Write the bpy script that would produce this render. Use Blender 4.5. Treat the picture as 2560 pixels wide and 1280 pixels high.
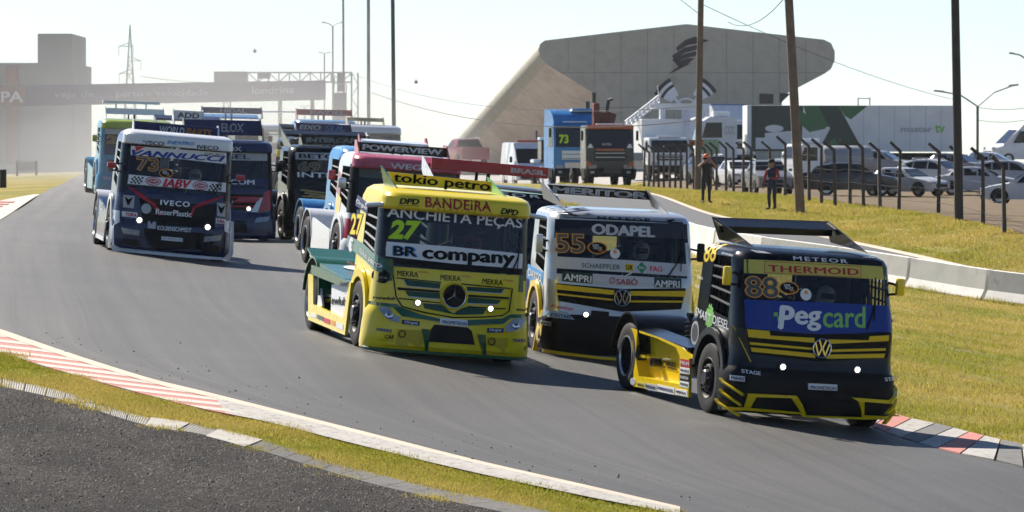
import bpy, bmesh, math, random
import numpy as np
from mathutils import Vector, Matrix, Euler
from mathutils.geometry import tessellate_polygon

random.seed(7)
rad = math.radians
SC = bpy.context.scene
COL = SC.collection
for o in list(bpy.data.objects):
    bpy.data.objects.remove(o, do_unlink=True)

# ------------------------------------------------------------------ camera
FPX = 13500.0                     # focal length in pixels of a 2560 px wide frame
PIT = math.atan(240.0 / FPX)      # the lens looks down about one degree
cam = bpy.data.cameras.new('camera')
cam.sensor_width = 36.0
cam.lens = FPX / 2560.0 * 36.0
cam.clip_start = 1.0
cam.clip_end = 9000.0
cam.dof.use_dof = True
cam.dof.focus_distance = 80.0
cam.dof.aperture_fstop = 9.0
CAM = bpy.data.objects.new('camera', cam)
COL.objects.link(CAM)
CAM.rotation_euler = (math.pi / 2 - PIT, 0, 0)
SC.camera = CAM

# ------------------------------------------------------------------ sky, sun, exposure
SUN_EL, SUN_AZ = rad(38), rad(-32)          # sun stands behind the trucks, to the left
W = bpy.data.worlds.new('World')
SC.world = W
W.use_nodes = True
nt = W.node_tree
bg = nt.nodes['Background']
sky = nt.nodes.new('ShaderNodeTexSky')
sky.sky_type = 'NISHITA'
sky.sun_disc = False
sky.sun_elevation = SUN_EL
sky.sun_rotation = SUN_AZ
sky.altitude = 600
sky.air_density = 0.75
sky.dust_density = 0.3
sky.ozone_density = 4.0
nt.links.new(sky.outputs[0], bg.inputs[0])
bg.inputs[1].default_value = 0.066
sl = bpy.data.lights.new('sun', 'SUN')
sl.energy = 5.0
sl.angle = rad(0.55)
sl.color = (1.0, 0.93, 0.82)
SUN = bpy.data.objects.new('sun', sl)
COL.objects.link(SUN)
sd = Vector((math.sin(SUN_AZ) * math.cos(SUN_EL), math.cos(SUN_AZ) * math.cos(SUN_EL), math.sin(SUN_EL)))
SUN.rotation_euler = sd.to_track_quat('Z', 'Y').to_euler()
SUN.location = sd * 60
vs = SC.view_settings
vs.view_transform = 'Standard'
vs.look = 'None'
vs.gamma = 1.0
vs.exposure = 0.95
cy = SC.cycles
cy.use_denoising = True
cy.denoiser = 'OPENIMAGEDENOISE'
cy.use_adaptive_sampling = True
cy.adaptive_threshold = 0.02
cy.max_bounces = 6
cy.transparent_max_bounces = 12
cy.volume_bounces = 0
cy.caustics_reflective = False
cy.caustics_refractive = False
cy.sample_clamp_indirect = 6

# ------------------------------------------------------------------ materials
def srgb(r, g, b):
    f = lambda c: (c / 255 / 12.92) if c <= 10.31 else ((c / 255 + 0.055) / 1.055) ** 2.4
    return (f(r), f(g), f(b))

MATS = {}
def mat(name, col, rough=0.5, metal=0.0, coat=0.0, spec=0.5, var=0.06, scale=3.0, emit=0.0, bump=0.0):
    """plain procedural material: base colour broken up by two noises"""
    if name in MATS:
        return MATS[name]
    m = bpy.data.materials.new(name)
    m.use_nodes = True
    n = m.node_tree
    b = n.nodes['Principled BSDF']
    b.inputs['Roughness'].default_value = rough
    b.inputs['Metallic'].default_value = metal
    b.inputs['Coat Weight'].default_value = coat
    b.inputs['Coat Roughness'].default_value = 0.06
    b.inputs['Specular IOR Level'].default_value = spec
    tc = n.nodes.new('ShaderNodeTexCoord')
    no = n.nodes.new('ShaderNodeTexNoise')
    no.inputs['Scale'].default_value = scale
    no.inputs['Detail'].default_value = 5
    n.links.new(tc.outputs['Object'], no.inputs['Vector'])
    mx = n.nodes.new('ShaderNodeMix')
    mx.data_type = 'RGBA'
    mx.inputs[6].default_value = tuple(max(0, c * (1 - var * 2.2)) for c in col) + (1,)
    mx.inputs[7].default_value = tuple(min(1, c * (1 + var)) for c in col) + (1,)
    n.links.new(no.outputs['Fac'], mx.inputs[0])
    n.links.new(mx.outputs[2], b.inputs['Base Color'])
    if var > 0:
        mr = n.nodes.new('ShaderNodeMapRange')
        mr.inputs[3].default_value = max(0.02, rough * 0.8)
        mr.inputs[4].default_value = min(1, rough * 1.25)
        n.links.new(no.outputs['Fac'], mr.inputs[0])
        n.links.new(mr.outputs[0], b.inputs['Roughness'])
    if emit > 0:
        b.inputs['Emission Color'].default_value = tuple(col) + (1,)
        b.inputs['Emission Strength'].default_value = emit
    if bump > 0:
        bp = n.nodes.new('ShaderNodeBump')
        bp.inputs['Strength'].default_value = bump
        bp.inputs['Distance'].default_value = 0.02
        n.links.new(no.outputs['Fac'], bp.inputs['Height'])
        n.links.new(bp.outputs[0], b.inputs['Normal'])
    MATS[name] = m
    return m

def glass(name, tint, gloss=0.03):
    if name in MATS:
        return MATS[name]
    m = bpy.data.materials.new(name)
    m.use_nodes = True
    n = m.node_tree
    n.nodes.remove(n.nodes['Principled BSDF'])
    out = n.nodes['Material Output']
    tr = n.nodes.new('ShaderNodeBsdfTransparent')
    tr.inputs[0].default_value = tuple(tint) + (1,)
    gl = n.nodes.new('ShaderNodeBsdfGlossy')
    gl.inputs['Roughness'].default_value = gloss
    fr = n.nodes.new('ShaderNodeFresnel')
    fr.inputs[0].default_value = 1.5
    mx = n.nodes.new('ShaderNodeMixShader')
    n.links.new(fr.outputs[0], mx.inputs[0])
    n.links.new(tr.outputs[0], mx.inputs[1])
    n.links.new(gl.outputs[0], mx.inputs[2])
    n.links.new(mx.outputs[0], out.inputs[0])
    MATS[name] = m
    return m

def paint(name, col, rough=0.28):
    dark = max(col) < 0.02
    return mat('paint_' + name, col, rough=rough, coat=0.06 if dark else 0.25, spec=0.22 if dark else 0.35, var=0.05, scale=2.2)

def vinyl(name, col):
    return mat('vinyl_' + name, col, rough=0.45, spec=0.3 if max(col) > 0.03 else 0.12, var=0.05, scale=9)

BLACK = vinyl('black', (0.006, 0.006, 0.0065))
WHITE = vinyl('white', (0.80, 0.80, 0.80))
RUBBER = mat('rubber', (0.014, 0.0135, 0.013), spec=0.3, rough=0.75, var=0.2, scale=14, bump=0.1)
PLASTIC = mat('dark_plastic', (0.007, 0.007, 0.008), spec=0.15, rough=0.5, var=0.15)
STEEL = mat('dark_steel', (0.05, 0.05, 0.055), rough=0.45, metal=0.7)
CHROME = mat('chrome', (0.75, 0.76, 0.78), rough=0.14, metal=1.0)
ALU = mat('aluminium', (0.55, 0.56, 0.58), rough=0.32, metal=0.9)
LAMP = mat('lit_lamp', (1.0, 0.98, 0.92), emit=1.3, var=0)
GLASS = glass('windshield_glass', (0.38, 0.43, 0.42))
GLASSD = glass('tinted_glass', (0.10, 0.12, 0.13))
LENS = mat('headlight_lens', (0.35, 0.37, 0.40), rough=0.08, coat=1.0, var=0.3, scale=20)
NET = mat('window_net', (0.012, 0.012, 0.013), rough=0.8)
NETL = mat('net_strap', (0.42, 0.42, 0.42), rough=0.7)
INTERIOR = mat('interior', (0.012, 0.012, 0.013), spec=0.2, rough=0.7)

# ------------------------------------------------------------------ object helpers
def link(o, parent=None):
    COL.objects.link(o)
    if parent is not None:
        o.parent = parent
    return o

def setmesh(name, verts, faces, material, parent=None, smooth=None, mats=None, fmat=None):
    me = bpy.data.meshes.new(name)
    me.from_pydata([tuple(v) for v in verts], [], [tuple(f) for f in faces])
    for mm in (mats or [material]):
        me.materials.append(mm)
    if fmat is not None:
        me.polygons.foreach_set('material_index', fmat)
    if smooth is not None:
        me.shade_smooth()
        me.set_sharp_from_angle(angle=rad(smooth))
    me.update()
    return link(bpy.data.objects.new(name, me), parent)

def empty(name, loc=(0, 0, 0), rot=(0, 0, 0), parent=None):
    o = bpy.data.objects.new(name, None)
    o.empty_display_size = 0.3
    o.location = loc
    o.rotation_euler = rot
    return link(o, parent)

def tag(o, label=None, cat=None, group=None, kind=None):
    if label: o['label'] = label
    if cat: o['category'] = cat
    if group: o['group'] = group
    if kind: o['kind'] = kind
    return o

class MB:
    """collects faces, then becomes one mesh object"""
    def __init__(self):
        self.v, self.f = [], []
    def add(self, verts, faces):
        k = len(self.v)
        self.v += [Vector(p) for p in verts]
        self.f += [tuple(i + k for i in f) for f in faces]
        return self
    def box(self, c, s, rot=None, bev=0.0):
        x, y, z = s[0] / 2, s[1] / 2, s[2] / 2
        if bev <= 0:
            P = [(-x, -y, -z), (x, -y, -z), (x, y, -z), (-x, y, -z), (-x, -y, z), (x, -y, z), (x, y, z), (-x, y, z)]
            F = [(3, 2, 1, 0), (4, 5, 6, 7), (0, 1, 5, 4), (1, 2, 6, 5), (2, 3, 7, 6), (3, 0, 4, 7)]
        else:
            bm = bmesh.new()
            bmesh.ops.create_cube(bm, size=1)
            for v in bm.verts:
                v.co = Vector((v.co.x * s[0], v.co.y * s[1], v.co.z * s[2]))
            bmesh.ops.bevel(bm, geom=bm.edges[:], offset=bev, segments=2, affect='EDGES', profile=0.6)
            bm.verts.ensure_lookup_table()
            P = [v.co.copy() for v in bm.verts]
            F = [[v.index for v in f.verts] for f in bm.faces]
            bm.free()
        if rot is not None:
            R = Euler(rot).to_matrix()
            P = [R @ Vector(p) for p in P]
        return self.add([Vector(p) + Vector(c) for p in P], F)
    def tube(self, pts, r, n=8, closed=False, cap=True):
        pts = [Vector(p) for p in pts]
        rr = r if isinstance(r, (list, tuple)) else [r] * len(pts)
        V, F = [], []
        m = len(pts)
        for i, p in enumerate(pts):
            a = pts[(i - 1) % m] if (closed or i > 0) else p
            b = pts[(i + 1) % m] if (closed or i < m - 1) else p
            d = (b - a).normalized()
            u = d.orthogonal().normalized() if abs(d.z) > 0.99 else d.cross(Vector((0, 0, 1))).normalized()
            w = d.cross(u)
            for k in range(n):
                t = 2 * math.pi * k / n + math.pi / n
                V.append(p + (u * math.cos(t) + w * math.sin(t)) * rr[i])
        for i in range(m if closed else m - 1):
            j = (i + 1) % m
            for k in range(n):
                l = (k + 1) % n
                F.append((i * n + k, i * n + l, j * n + l, j * n + k))
        if cap and not closed:
            F.append(tuple(range(n))[::-1])
            F.append(tuple(range((m - 1) * n, m * n)))
        return self.add(V, F)
    def lathe(self, prof, n=28, axis='x', c=(0, 0, 0)):
        """prof: list of (axial, radius)"""
        V, F = [], []
        for a, r in prof:
            for k in range(n):
                t = 2 * math.pi * k / n
                p = (a, r * math.cos(t), r * math.sin(t))
                if axis == 'y': p = (p[1], a, p[2])
                if axis == 'z': p = (p[1], p[2], a)
                V.append(Vector(p) + Vector(c))
        for i in range(len(prof) - 1):
            for k in range(n):
                l = (k + 1) % n
                F.append((i * n + k, i * n + l, (i + 1) * n + l, (i + 1) * n + k))
        return self.add(V, F)
    def prism(self, poly, axis, a0, a1):
        """2-D polygon pushed along an axis from a0 to a1"""
        def P(p, a):
            return {'x': (a, p[0], p[1]), 'y': (p[0], a, p[1]), 'z': (p[0], p[1], a)}[axis]
        n = len(poly)
        V = [P(p, a0) for p in poly] + [P(p, a1) for p in poly]
        tri = tessellate_polygon([[Vector((p[0], p[1], 0)) for p in poly]])
        F = [tuple(t) for t in tri] + [tuple(i + n for i in t[::-1]) for t in tri]
        F += [(i, (i + 1) % n, (i + 1) % n + n, i + n) for i in range(n)]
        return self.add(V, F)
    def build(self, name, material, parent=None, smooth=None, fix=True):
        o = setmesh(name, self.v, self.f, material, parent, smooth)
        if fix:
            bm = bmesh.new()
            bm.from_mesh(o.data)
            bmesh.ops.recalc_face_normals(bm, faces=bm.faces[:])
            bm.to_mesh(o.data)
            bm.free()
            if smooth is not None:
                o.data.set_sharp_from_angle(angle=rad(smooth))
        return o

def copy_tree(o, parent=None):
    c = o.copy()
    COL.objects.link(c)
    c.parent = parent
    for ch in list(o.children):
        copy_tree(ch, c)
    return c

TXT = {}
def text_geo(s, bold=0.0, shear=0.0, space=1.0, serif=False):
    """verts (2-D) and faces of a line of text, in font units"""
    key = (s, bold, shear, space)
    if key in TXT:
        return TXT[key]
    cu = bpy.data.curves.new('t', 'FONT')
    cu.body = s
    cu.offset = bold
    cu.shear = shear
    cu.space_character = space
    cu.resolution_u = 3
    ob = bpy.data.objects.new('t', cu)
    COL.objects.link(ob)
    dg = bpy.context.evaluated_depsgraph_get()
    me = bpy.data.meshes.new_from_object(ob.evaluated_get(dg))
    V = [(v.co.x, v.co.y) for v in me.vertices]
    F = [tuple(p.vertices) for p in me.polygons]
    bpy.data.objects.remove(ob, do_unlink=True)
    bpy.data.curves.remove(cu)
    bpy.data.meshes.remove(me)
    TXT[key] = (V, F)
    return V, F

def bbox2(V):
    xs = [v[0] for v in V]
    ys = [v[1] for v in V]
    return min(xs), max(xs), min(ys), max(ys)

def pixel_dir(px, py):
    """direction of the view ray through a point of the 2560 x 1280 frame"""
    x, z = (px - 1280) / FPX, (640 - py) / FPX
    c, s = math.cos(PIT), math.sin(PIT)
    return Vector((x, c + z * s, -s + z * c))
# ------------------------------------------------------------------ lie of the land
def P3(px, py, D):
    return ((px - 1280) / FPX * D, D, -(py - 400) / FPX * D)

def near_plane(X, Y):
    return -3.68 - 0.080 * (X - 4.26) + 0.038 * (Y - 75.6)

CTRL = [(x, y, near_plane(x, y)) for x, y in
        [(-8, 54), (0, 56), (7, 60), (-9, 66), (-9, 74), (-3, 68), (4, 70), (-9, 84), (-8, 45), (4, 46), (12, 50)]]
CTRL += [(3.4, 76.4, -3.66), (5.75, 77.1, -3.93), (1.6, 80.0, -3.41), (-2.4, 83.1, -2.88), (0.0, 83.6, -3.17), (-3.3, 86.6, -2.75),
         (1.73, 86.2, -3.24), (-8.5, 114.1, -1.93), (-6.1, 114.5, -2.18), (-9.0, 117.7, -1.86)]
CTRL += [P3(*q) for q in [
    (2560, 1160, 71), (2560, 951, 95), (2560, 765, 135), (2240, 715, 140), (1740, 640, 150), (2240, 890, 97),
    (1640, 490, 205), (1780, 540, 185), (2010, 585, 168), (2240, 634, 158), (2560, 705, 148),
    (2511, 582, 163), (2200, 523, 190), (1877, 487, 250), (1610, 472, 300),
    (0, 552, 145), (100, 489, 178), (215, 434, 300), (0, 470, 215), (572, 597, 140), (838, 596, 138), (300, 490, 178),
    (1000, 520, 180), (1280, 440, 400), (0, 424, 440), (2300, 428, 400), (1300, 463, 310), (2130, 487, 272), (2560, 500, 262), (1900, 425, 324), (2377, 422, 324), (2560, 412, 335), (1500, 466, 272), (1360, 466, 290)]]
CTRL += [(x, y, -1.75) for x, y in [(-60, 600), (0, 600), (60, 600), (-45, 330), (55, 330), (-34, 200), (45, 200)]]
CTRL += [(-25, 100, -1.2), (-22, 70, -1.9), (30, 100, -4.2), (28, 70, -4.6), (-20, 45, -3.1), (24, 45, -5.0)]
CP = np.array(CTRL)
CS = np.array([1.0, 0.25])       # the land changes slowly in depth
def _tps_k(r2):
    return np.where(r2 > 1e-12, 0.5 * r2 * np.log(np.maximum(r2, 1e-12)), 0.0)
_q = CP[:, :2] * CS
_K = _tps_k(((_q[:, None] - _q[None]) ** 2).sum(-1)) + np.eye(len(_q)) * 0.6
_Pm = np.hstack([np.ones((len(_q), 1)), _q])
_A = np.vstack([np.hstack([_K, _Pm]), np.hstack([_Pm.T, np.zeros((3, 3))])])
_W = np.linalg.solve(_A, np.concatenate([CP[:, 2], np.zeros(3)]))
def gz(X, Y):
    X = np.asarray(X, float)
    Y = np.asarray(Y, float)
    xx = np.clip(X, -60, 60)
    yy = np.clip(Y, 35, 600)
    p = np.stack([xx, yy], -1) * CS
    d2 = ((p[..., None, :] - _q) ** 2).sum(-1)
    z = _tps_k(d2) @ _W[:-3] + _W[-3] + p @ _W[-2:]
    far = np.clip((np.hypot(X, Y) - 420) / 160, 0, 1)
    side = np.clip((np.abs(X) - 32) / 25, 0, 1)
    z = np.clip(z, -7, 0.2)
    z = z * (1 - far) + (-1.75) * far
    return z * (1 - side) + np.where(X > 0, -2.4, -1.6) * side

def g(x, y):
    return float(gz(x, y))

def G(px, py, near=40, farl=900):
    """the spot on the land seen at a point of the frame"""
    d = pixel_dir(px, py)
    t = np.concatenate([np.arange(near, 260, 0.5), np.arange(260, farl, 2.0)])
    hgt = d.z * t - gz(d.x * t, d.y * t)
    k = np.nonzero(hgt < 0)[0]
    i = int(k[0]) if len(k) else len(t) - 1
    a, b = t[max(i - 1, 0)], t[i]
    for _ in range(18):
        m = (a + b) / 2
        if d.z * m - g(d.x * m, d.y * m) < 0: b = m
        else: a = m
    return Vector((d.x * a, d.y * a, g(d.x * a, d.y * a)))

def GD(px, D):
    """the land at a column of the frame and a distance"""
    x = (px - 1280) / FPX * D
    return Vector((x, D, g(x, D)))

def resample(pts, n):
    """n points evenly spaced on a smooth curve through pts (2-D)"""
    p = np.array([(q[0], q[1]) for q in pts], float)
    e = np.vstack([2 * p[0] - p[1], p, 2 * p[-1] - p[-2]])
    out = []
    for i in range(1, len(e) - 2):
        for t in np.linspace(0, 1, 24, endpoint=False):
            a, b, c, d = e[i - 1], e[i], e[i + 1], e[i + 2]
            out.append(0.5 * ((2 * b) + (-a + c) * t + (2 * a - 5 * b + 4 * c - d) * t ** 2 + (-a + 3 * b - 3 * c + d) * t ** 3))
    out.append(p[-1])
    out = np.array(out)
    L = np.concatenate([[0], np.cumsum(np.hypot(*np.diff(out, axis=0).T))])
    s = np.linspace(0, L[-1], n)
    return np.stack([np.interp(s, L, out[:, 0]), np.interp(s, L, out[:, 1])], 1), L[-1]

def sheet(name, A, B, m, off, material, parent=None, uv=True):
    """a ribbon lying on the land between two curves with as many points each"""
    n = len(A)
    t = np.linspace(0, 1, m)[None, :, None]
    XY = A[:, None] * (1 - t) + B[:, None] * t
    Z = gz(XY[..., 0], XY[..., 1]) + off
    V = np.concatenate([XY, Z[..., None]], -1).reshape(-1, 3)
    i, j = np.meshgrid(np.arange(n - 1), np.arange(m - 1), indexing='ij')
    a = (i * m + j).ravel()
    F = np.stack([a, a + 1, a + m + 1, a + m], 1)
    o = setmesh(name, V.tolist(), F.tolist(), material, parent, smooth=60)
    if o.data.polygons[0].normal.z < 0:
        o.data.flip_normals()
    if uv:
        ul = o.data.uv_layers.new(name='UVMap')
        L = np.concatenate([[0], np.cumsum(np.hypot(*np.diff(A, axis=0).T))])
        Wd = np.hypot(*(B - A).T)
        U = (np.linspace(0, 1, m)[None] * Wd[:, None])
        VV = np.repeat(L[:, None], m, 1)
        uvs = np.stack([U, VV], -1).reshape(-1, 2)
        li = np.zeros(len(o.data.loops), int)
        o.data.loops.foreach_get('vertex_index', li)
        ul.data.foreach_set('uv', uvs[li].ravel())
    return o

# ------------------------------------------------------------------ ground materials
def node_mat(name):
    m = bpy.data.materials.new(name)
    m.use_nodes = True
    return m, m.node_tree, m.node_tree.nodes['Principled BSDF']

def noise(n, vec, scale, detail=4, rough=0.55):
    t = n.nodes.new('ShaderNodeTexNoise')
    t.inputs['Scale'].default_value = scale
    t.inputs['Detail'].default_value = detail
    t.inputs['Roughness'].default_value = rough
    n.links.new(vec, t.inputs['Vector'])
    return t.outputs['Fac']

def ramp(n, fac, stops):
    r = n.nodes.new('ShaderNodeValToRGB')
    e = r.color_ramp.elements
    while len(e) < len(stops): e.new(0.5)
    for q, (p, c) in zip(e, stops):
        q.position = p
        q.color = tuple(c) + (1,) if len(c) == 3 else c
    n.links.new(fac, r.inputs[0])
    return r.outputs[0]

def mixc(n, fac, a, b, mode='MIX'):
    x = n.nodes.new('ShaderNodeMix')
    x.data_type = 'RGBA'
    x.blend_type = mode
    for s, q in ((0, fac), (6, a), (7, b)):
        if isinstance(q, (int, float)): x.inputs[s].default_value = q
        elif isinstance(q, tuple): x.inputs[s].default_value = q + (1,) if len(q) == 3 else q
        else: n.links.new(q, x.inputs[s])
    return x.outputs[2]

def bump(n, b, h, strength, dist):
    bp = n.nodes.new('ShaderNodeBump')
    bp.inputs['Strength'].default_value = strength
    bp.inputs['Distance'].default_value = dist
    n.links.new(h, bp.inputs['Height'])
    n.links.new(bp.outputs[0], b.inputs['Normal'])

def mapping(n, out, sc):
    mp = n.nodes.new('ShaderNodeMapping')
    mp.inputs['Scale'].default_value = sc
    n.links.new(out, mp.inputs[0])
    return mp.outputs[0]

def asphalt(name, lo, hi, streak=True, grain=60, bumpv=0.25):
    m, n, b = node_mat(name)
    tc = n.nodes.new('ShaderNodeTexCoord')
    gr = noise(n, tc.outputs['Object'], grain, 3, 0.7)
    cl = noise(n, tc.outputs['Object'], 0.35, 5)
    col = ramp(n, gr, [(0.3, lo), (0.7, hi)])
    col = mixc(n, ramp(n, cl, [(0.3, (0, 0, 0)), (0.75, (1, 1, 1))]), col, mixc(n, 0.5, col, (hi[0] * 1.2, hi[1] * 1.12, hi[2] * 1.0)))
    if streak:
        st = noise(n, mapping(n, tc.outputs['UV'], (1.1, 0.02, 1)), 1.6, 5, 0.6)
        col = mixc(n, 0.5, col, ramp(n, st, [(0.36, (0.25, 0.25, 0.26)), (0.5, (0.5, 0.5, 0.5)), (0.68, (0.80, 0.77, 0.73))]), 'OVERLAY')
        sx = n.nodes.new('ShaderNodeSeparateXYZ')
        n.links.new(tc.outputs['UV'], sx.inputs[0])
        wob = n.nodes.new('ShaderNodeMath')
        wob.operation = 'MULTIPLY_ADD'
        n.links.new(noise(n, mapping(n, tc.outputs['UV'], (0.3, 0.05, 1)), 1.0, 4), wob.inputs[0])
        wob.inputs[1].default_value = 2.4
        n.links.new(sx.outputs[0], wob.inputs[2])
        dv = n.nodes.new('ShaderNodeMath')
        dv.operation = 'DIVIDE'
        n.links.new(wob.outputs[0], dv.inputs[0])
        dv.inputs[1].default_value = 16.0
        lane = ramp(n, dv.outputs[0], [(0.0, (0.66, 0.62, 0.57)), (0.20, (0.60, 0.57, 0.53)), (0.29, (0.36, 0.36, 0.36)), (0.36, (0.48, 0.48, 0.48)), (0.45, (0.38, 0.38, 0.385)), (0.55, (0.47, 0.47, 0.475)), (0.68, (0.36, 0.36, 0.365)), (0.80, (0.52, 0.51, 0.50))])
        col = mixc(n, 0.75, col, lane, 'OVERLAY')
        sk = noise(n, mapping(n, tc.outputs['UV'], (9, 0.035, 1)), 1.0, 2, 0.5)
        col = mixc(n, ramp(n, sk, [(0.62, (0, 0, 0)), (0.72, (0.55, 0.55, 0.55))]), col, (0.014, 0.014, 0.014))
        wv = noise(n, mapping(n, tc.outputs['UV'], (5, 0.06, 1)), 2.5, 3, 0.7)
        col = mixc(n, 0.32, col, ramp(n, wv, [(0.4, (0.35, 0.35, 0.36)), (0.6, (0.55, 0.55, 0.55))]), 'OVERLAY')
    n.links.new(col, b.inputs['Base Color'])
    b.inputs['Roughness'].default_value = 0.62
    b.inputs['Specular IOR Level'].default_value = 0.35
    bump(n, b, gr, bumpv, 0.012)
    return m

ASPH = asphalt('track_asphalt', (0.0125, 0.0124, 0.0122), (0.066, 0.065, 0.0635), True, 30, 0.35)
ASPH2 = asphalt('old_asphalt', (0.05, 0.05, 0.05), (0.09, 0.088, 0.084), False, 25)

def rough_gravel():
    m, n, b = node_mat('crumbling_asphalt')
    tc = n.nodes.new('ShaderNodeTexCoord')
    v = n.nodes.new('ShaderNodeTexVoronoi')
    v.inputs['Scale'].default_value = 30
    n.links.new(tc.outputs['Object'], v.inputs['Vector'])
    c = noise(n, mapping(n, tc.outputs['Object'], (1, 0.45, 1)), 0.9, 6, 0.65)
    fine = noise(n, tc.outputs['Object'], 50, 3)
    col = ramp(n, v.outputs['Color'], [(0.1, (0.010, 0.008, 0.0075)), (0.6, (0.036, 0.030, 0.027)), (0.95, (0.15, 0.13, 0.115))])
    col = mixc(n, ramp(n, c, [(0.40, (0, 0, 0)), (0.60, (1, 1, 1))]), mixc(n, 0.78, col, (0.012, 0.010, 0.009)), col)
    col = mixc(n, ramp(n, noise(n, tc.outputs['Object'], 1.6, 4), [(0.6, (0, 0, 0)), (0.72, (0.35, 0.35, 0.35))]), col, (0.10, 0.075, 0.055))
    n.links.new(col, b.inputs['Base Color'])
    b.inputs['Roughness'].default_value = 0.9
    b.inputs['Specular IOR Level'].default_value = 0.12
    h = n.nodes.new('ShaderNodeMath')
    h.operation = 'ADD'
    n.links.new(v.outputs['Distance'], h.inputs[0])
    n.links.new(fine, h.inputs[1])
    bump(n, b, h.outputs[0], 0.9, 0.035)
    return m
GRAVEL = rough_gravel()

def turf(name, g1, g2, dry, dirt, dirty=0.62):
    m, n, b = node_mat(name)
    tc = n.nodes.new('ShaderNodeTexCoord')
    a = noise(n, mapping(n, tc.outputs['Object'], (1, 0.6, 1)), 0.30, 6, 0.62)
    f = noise(n, tc.outputs['Object'], 18, 4, 0.7)
    w = noise(n, mapping(n, tc.outputs['Object'], (1, 0.35, 1)), 1.3, 5, 0.65)
    col = ramp(n, f, [(0.3, g1), (0.7, g2)])
    col = mixc(n, ramp(n, a, [(0.36, (0, 0, 0)), (0.60, (1, 1, 1))]), col, ramp(n, f, [(0.3, tuple(c * 0.7 for c in dry)), (0.7, dry)]))
    col = mixc(n, ramp(n, w, [(dirty, (0, 0, 0)), (dirty + 0.12, (1, 1, 1))]), col, dirt)
    n.links.new(col, b.inputs['Base Color'])
    b.inputs['Roughness'].default_value = 0.9
    b.inputs['Specular IOR Level'].default_value = 0.15
    bump(n, b, f, 1.0, 0.06)
    return m
TURF = turf('turf', (0.14, 0.15, 0.014), (0.27, 0.26, 0.030), (0.42, 0.31, 0.07), (0.25, 0.16, 0.07), 0.57)
DRYG = turf('dry_verge', (0.15, 0.125, 0.05), (0.22, 0.175, 0.08), (0.22, 0.16, 0.095), (0.17, 0.115, 0.08), 0.45)

def worn(name, col, under, amount=0.62, sc=6):
    m, n, b = node_mat(name)
    tc = n.nodes.new('ShaderNodeTexCoord')
    f = noise(n, tc.outputs['Object'], sc, 6, 0.7)
    f2 = noise(n, tc.outputs['Object'], 45, 3)
    c = mixc(n, ramp(n, f, [(amount, (0, 0, 0)), (amount + 0.1, (1, 1, 1))]), ramp(n, f2, [(0.25, tuple(x * 0.82 for x in col)), (0.7, col)]), under)
    c = mixc(n, ramp(n, noise(n, tc.outputs['Object'], 1.2, 4), [(0.45, (0, 0, 0)), (0.75, (0.5, 0.5, 0.5))]), c, mixc(n, 0.6, c, (0.20, 0.17, 0.13)))
    n.links.new(c, b.inputs['Base Color'])
    b.inputs['Roughness'].default_value = 0.8
    bump(n, b, f2, 0.3, 0.01)
    return m
K_WHITE = worn('kerb_white', (0.60, 0.50, 0.43), (0.20, 0.18, 0.16))
K_RED = worn('kerb_red', (0.50, 0.16, 0.125), (0.24, 0.15, 0.12))
K_CREAM = worn('edge_line', (0.62, 0.50, 0.38), (0.20, 0.17, 0.14), 0.68)
K_GREY = worn('kerb_concrete', (0.28, 0.26, 0.23), (0.15, 0.14, 0.125), 0.55)
K_PALE = worn('kerb_slab', (0.42, 0.395, 0.36), (0.17, 0.155, 0.14), 0.52, 9)
K_SLAB = worn('kerb_slab_pale', (0.40, 0.37, 0.325), (0.22, 0.20, 0.175), 0.56)
K_DARK = worn('kerb_rubbered', (0.13, 0.125, 0.12), (0.07, 0.07, 0.07), 0.5)
CONC = worn('barrier_concrete', (0.80, 0.78, 0.73), (0.50, 0.47, 0.43), 0.60, 1.6)

# ------------------------------------------------------------------ ground sheet
gx = np.concatenate([-np.geomspace(3500, 40, 26), np.arange(-38, -16, 1.5), np.arange(-16, 18, 0.5), np.arange(18, 42, 1.5), np.geomspace(42, 3500, 26)])
gy = np.concatenate([np.array([-300, -100, -30, 0, 15, 25]), np.arange(32, 130, 0.8), np.arange(130, 330, 2.5), np.geomspace(332, 6000, 44)])
GX, GY = np.meshgrid(gx, gy)
GZ = gz(GX, GY)
nv = len(gx)
ii, jj = np.meshgrid(np.arange(len(gy) - 1), np.arange(nv - 1), indexing='ij')
a = (ii * nv + jj).ravel()
o = setmesh('ground', np.stack([GX, GY, GZ], -1).reshape(-1, 3).tolist(), np.stack([a, a + 1, a + nv + 1, a + nv], 1).tolist(), TURF, smooth=60)
tag(o, 'yellowish green turf around the race track', 'ground', kind='structure')

# ------------------------------------------------------------------ race track
E1p = [(0, 831), (156, 885), (270, 922), (390, 958), (559, 999), (900, 1085), (1188, 1158), (1442, 1216), (1700, 1275)]
E1w = [tuple(G(*q)[:2]) for q in E1p]
farL = [(-40, 620), (-27.5, 380)] + [tuple(GD(q, d)[:2]) for q, d in ((212, 300), (100, 178), (2, 145))]
lead = E1w[-1][0] - E1w[-2][0], E1w[-1][1] - E1w[-2][1]
tail = [(E1w[-1][0] + lead[0] * k, E1w[-1][1] + lead[1] * k) for k in (2, 4, 7, 12)]
LE, _ = resample(farL + [(-10.6, 110), (-8.8, 92)] + E1w + tail, 260)
R1p = [(2199, 1080), (2380, 1136), (2560, 1175)]
R1w = [tuple(G(*q)[:2]) for q in R1p]
dR = R1w[-1][0] - R1w[0][0], R1w[-1][1] - R1w[0][1]
RE, _ = resample([(-22, 620), (-16, 400), (-10.5, 300), (-3.6, 200), (0.4, 150), (3.0, 115), (4.3, 92), (4.8, 82)] + R1w
                 + [(R1w[-1][0] + dR[0] * k, R1w[-1][1] + dR[1] * k) for k in (2, 5, 9)], 260)
tag(sheet('race_track', LE, RE, 30, 0.030, ASPH), 'wide grey asphalt race track with rubber streaks', 'track', kind='structure')
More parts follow.
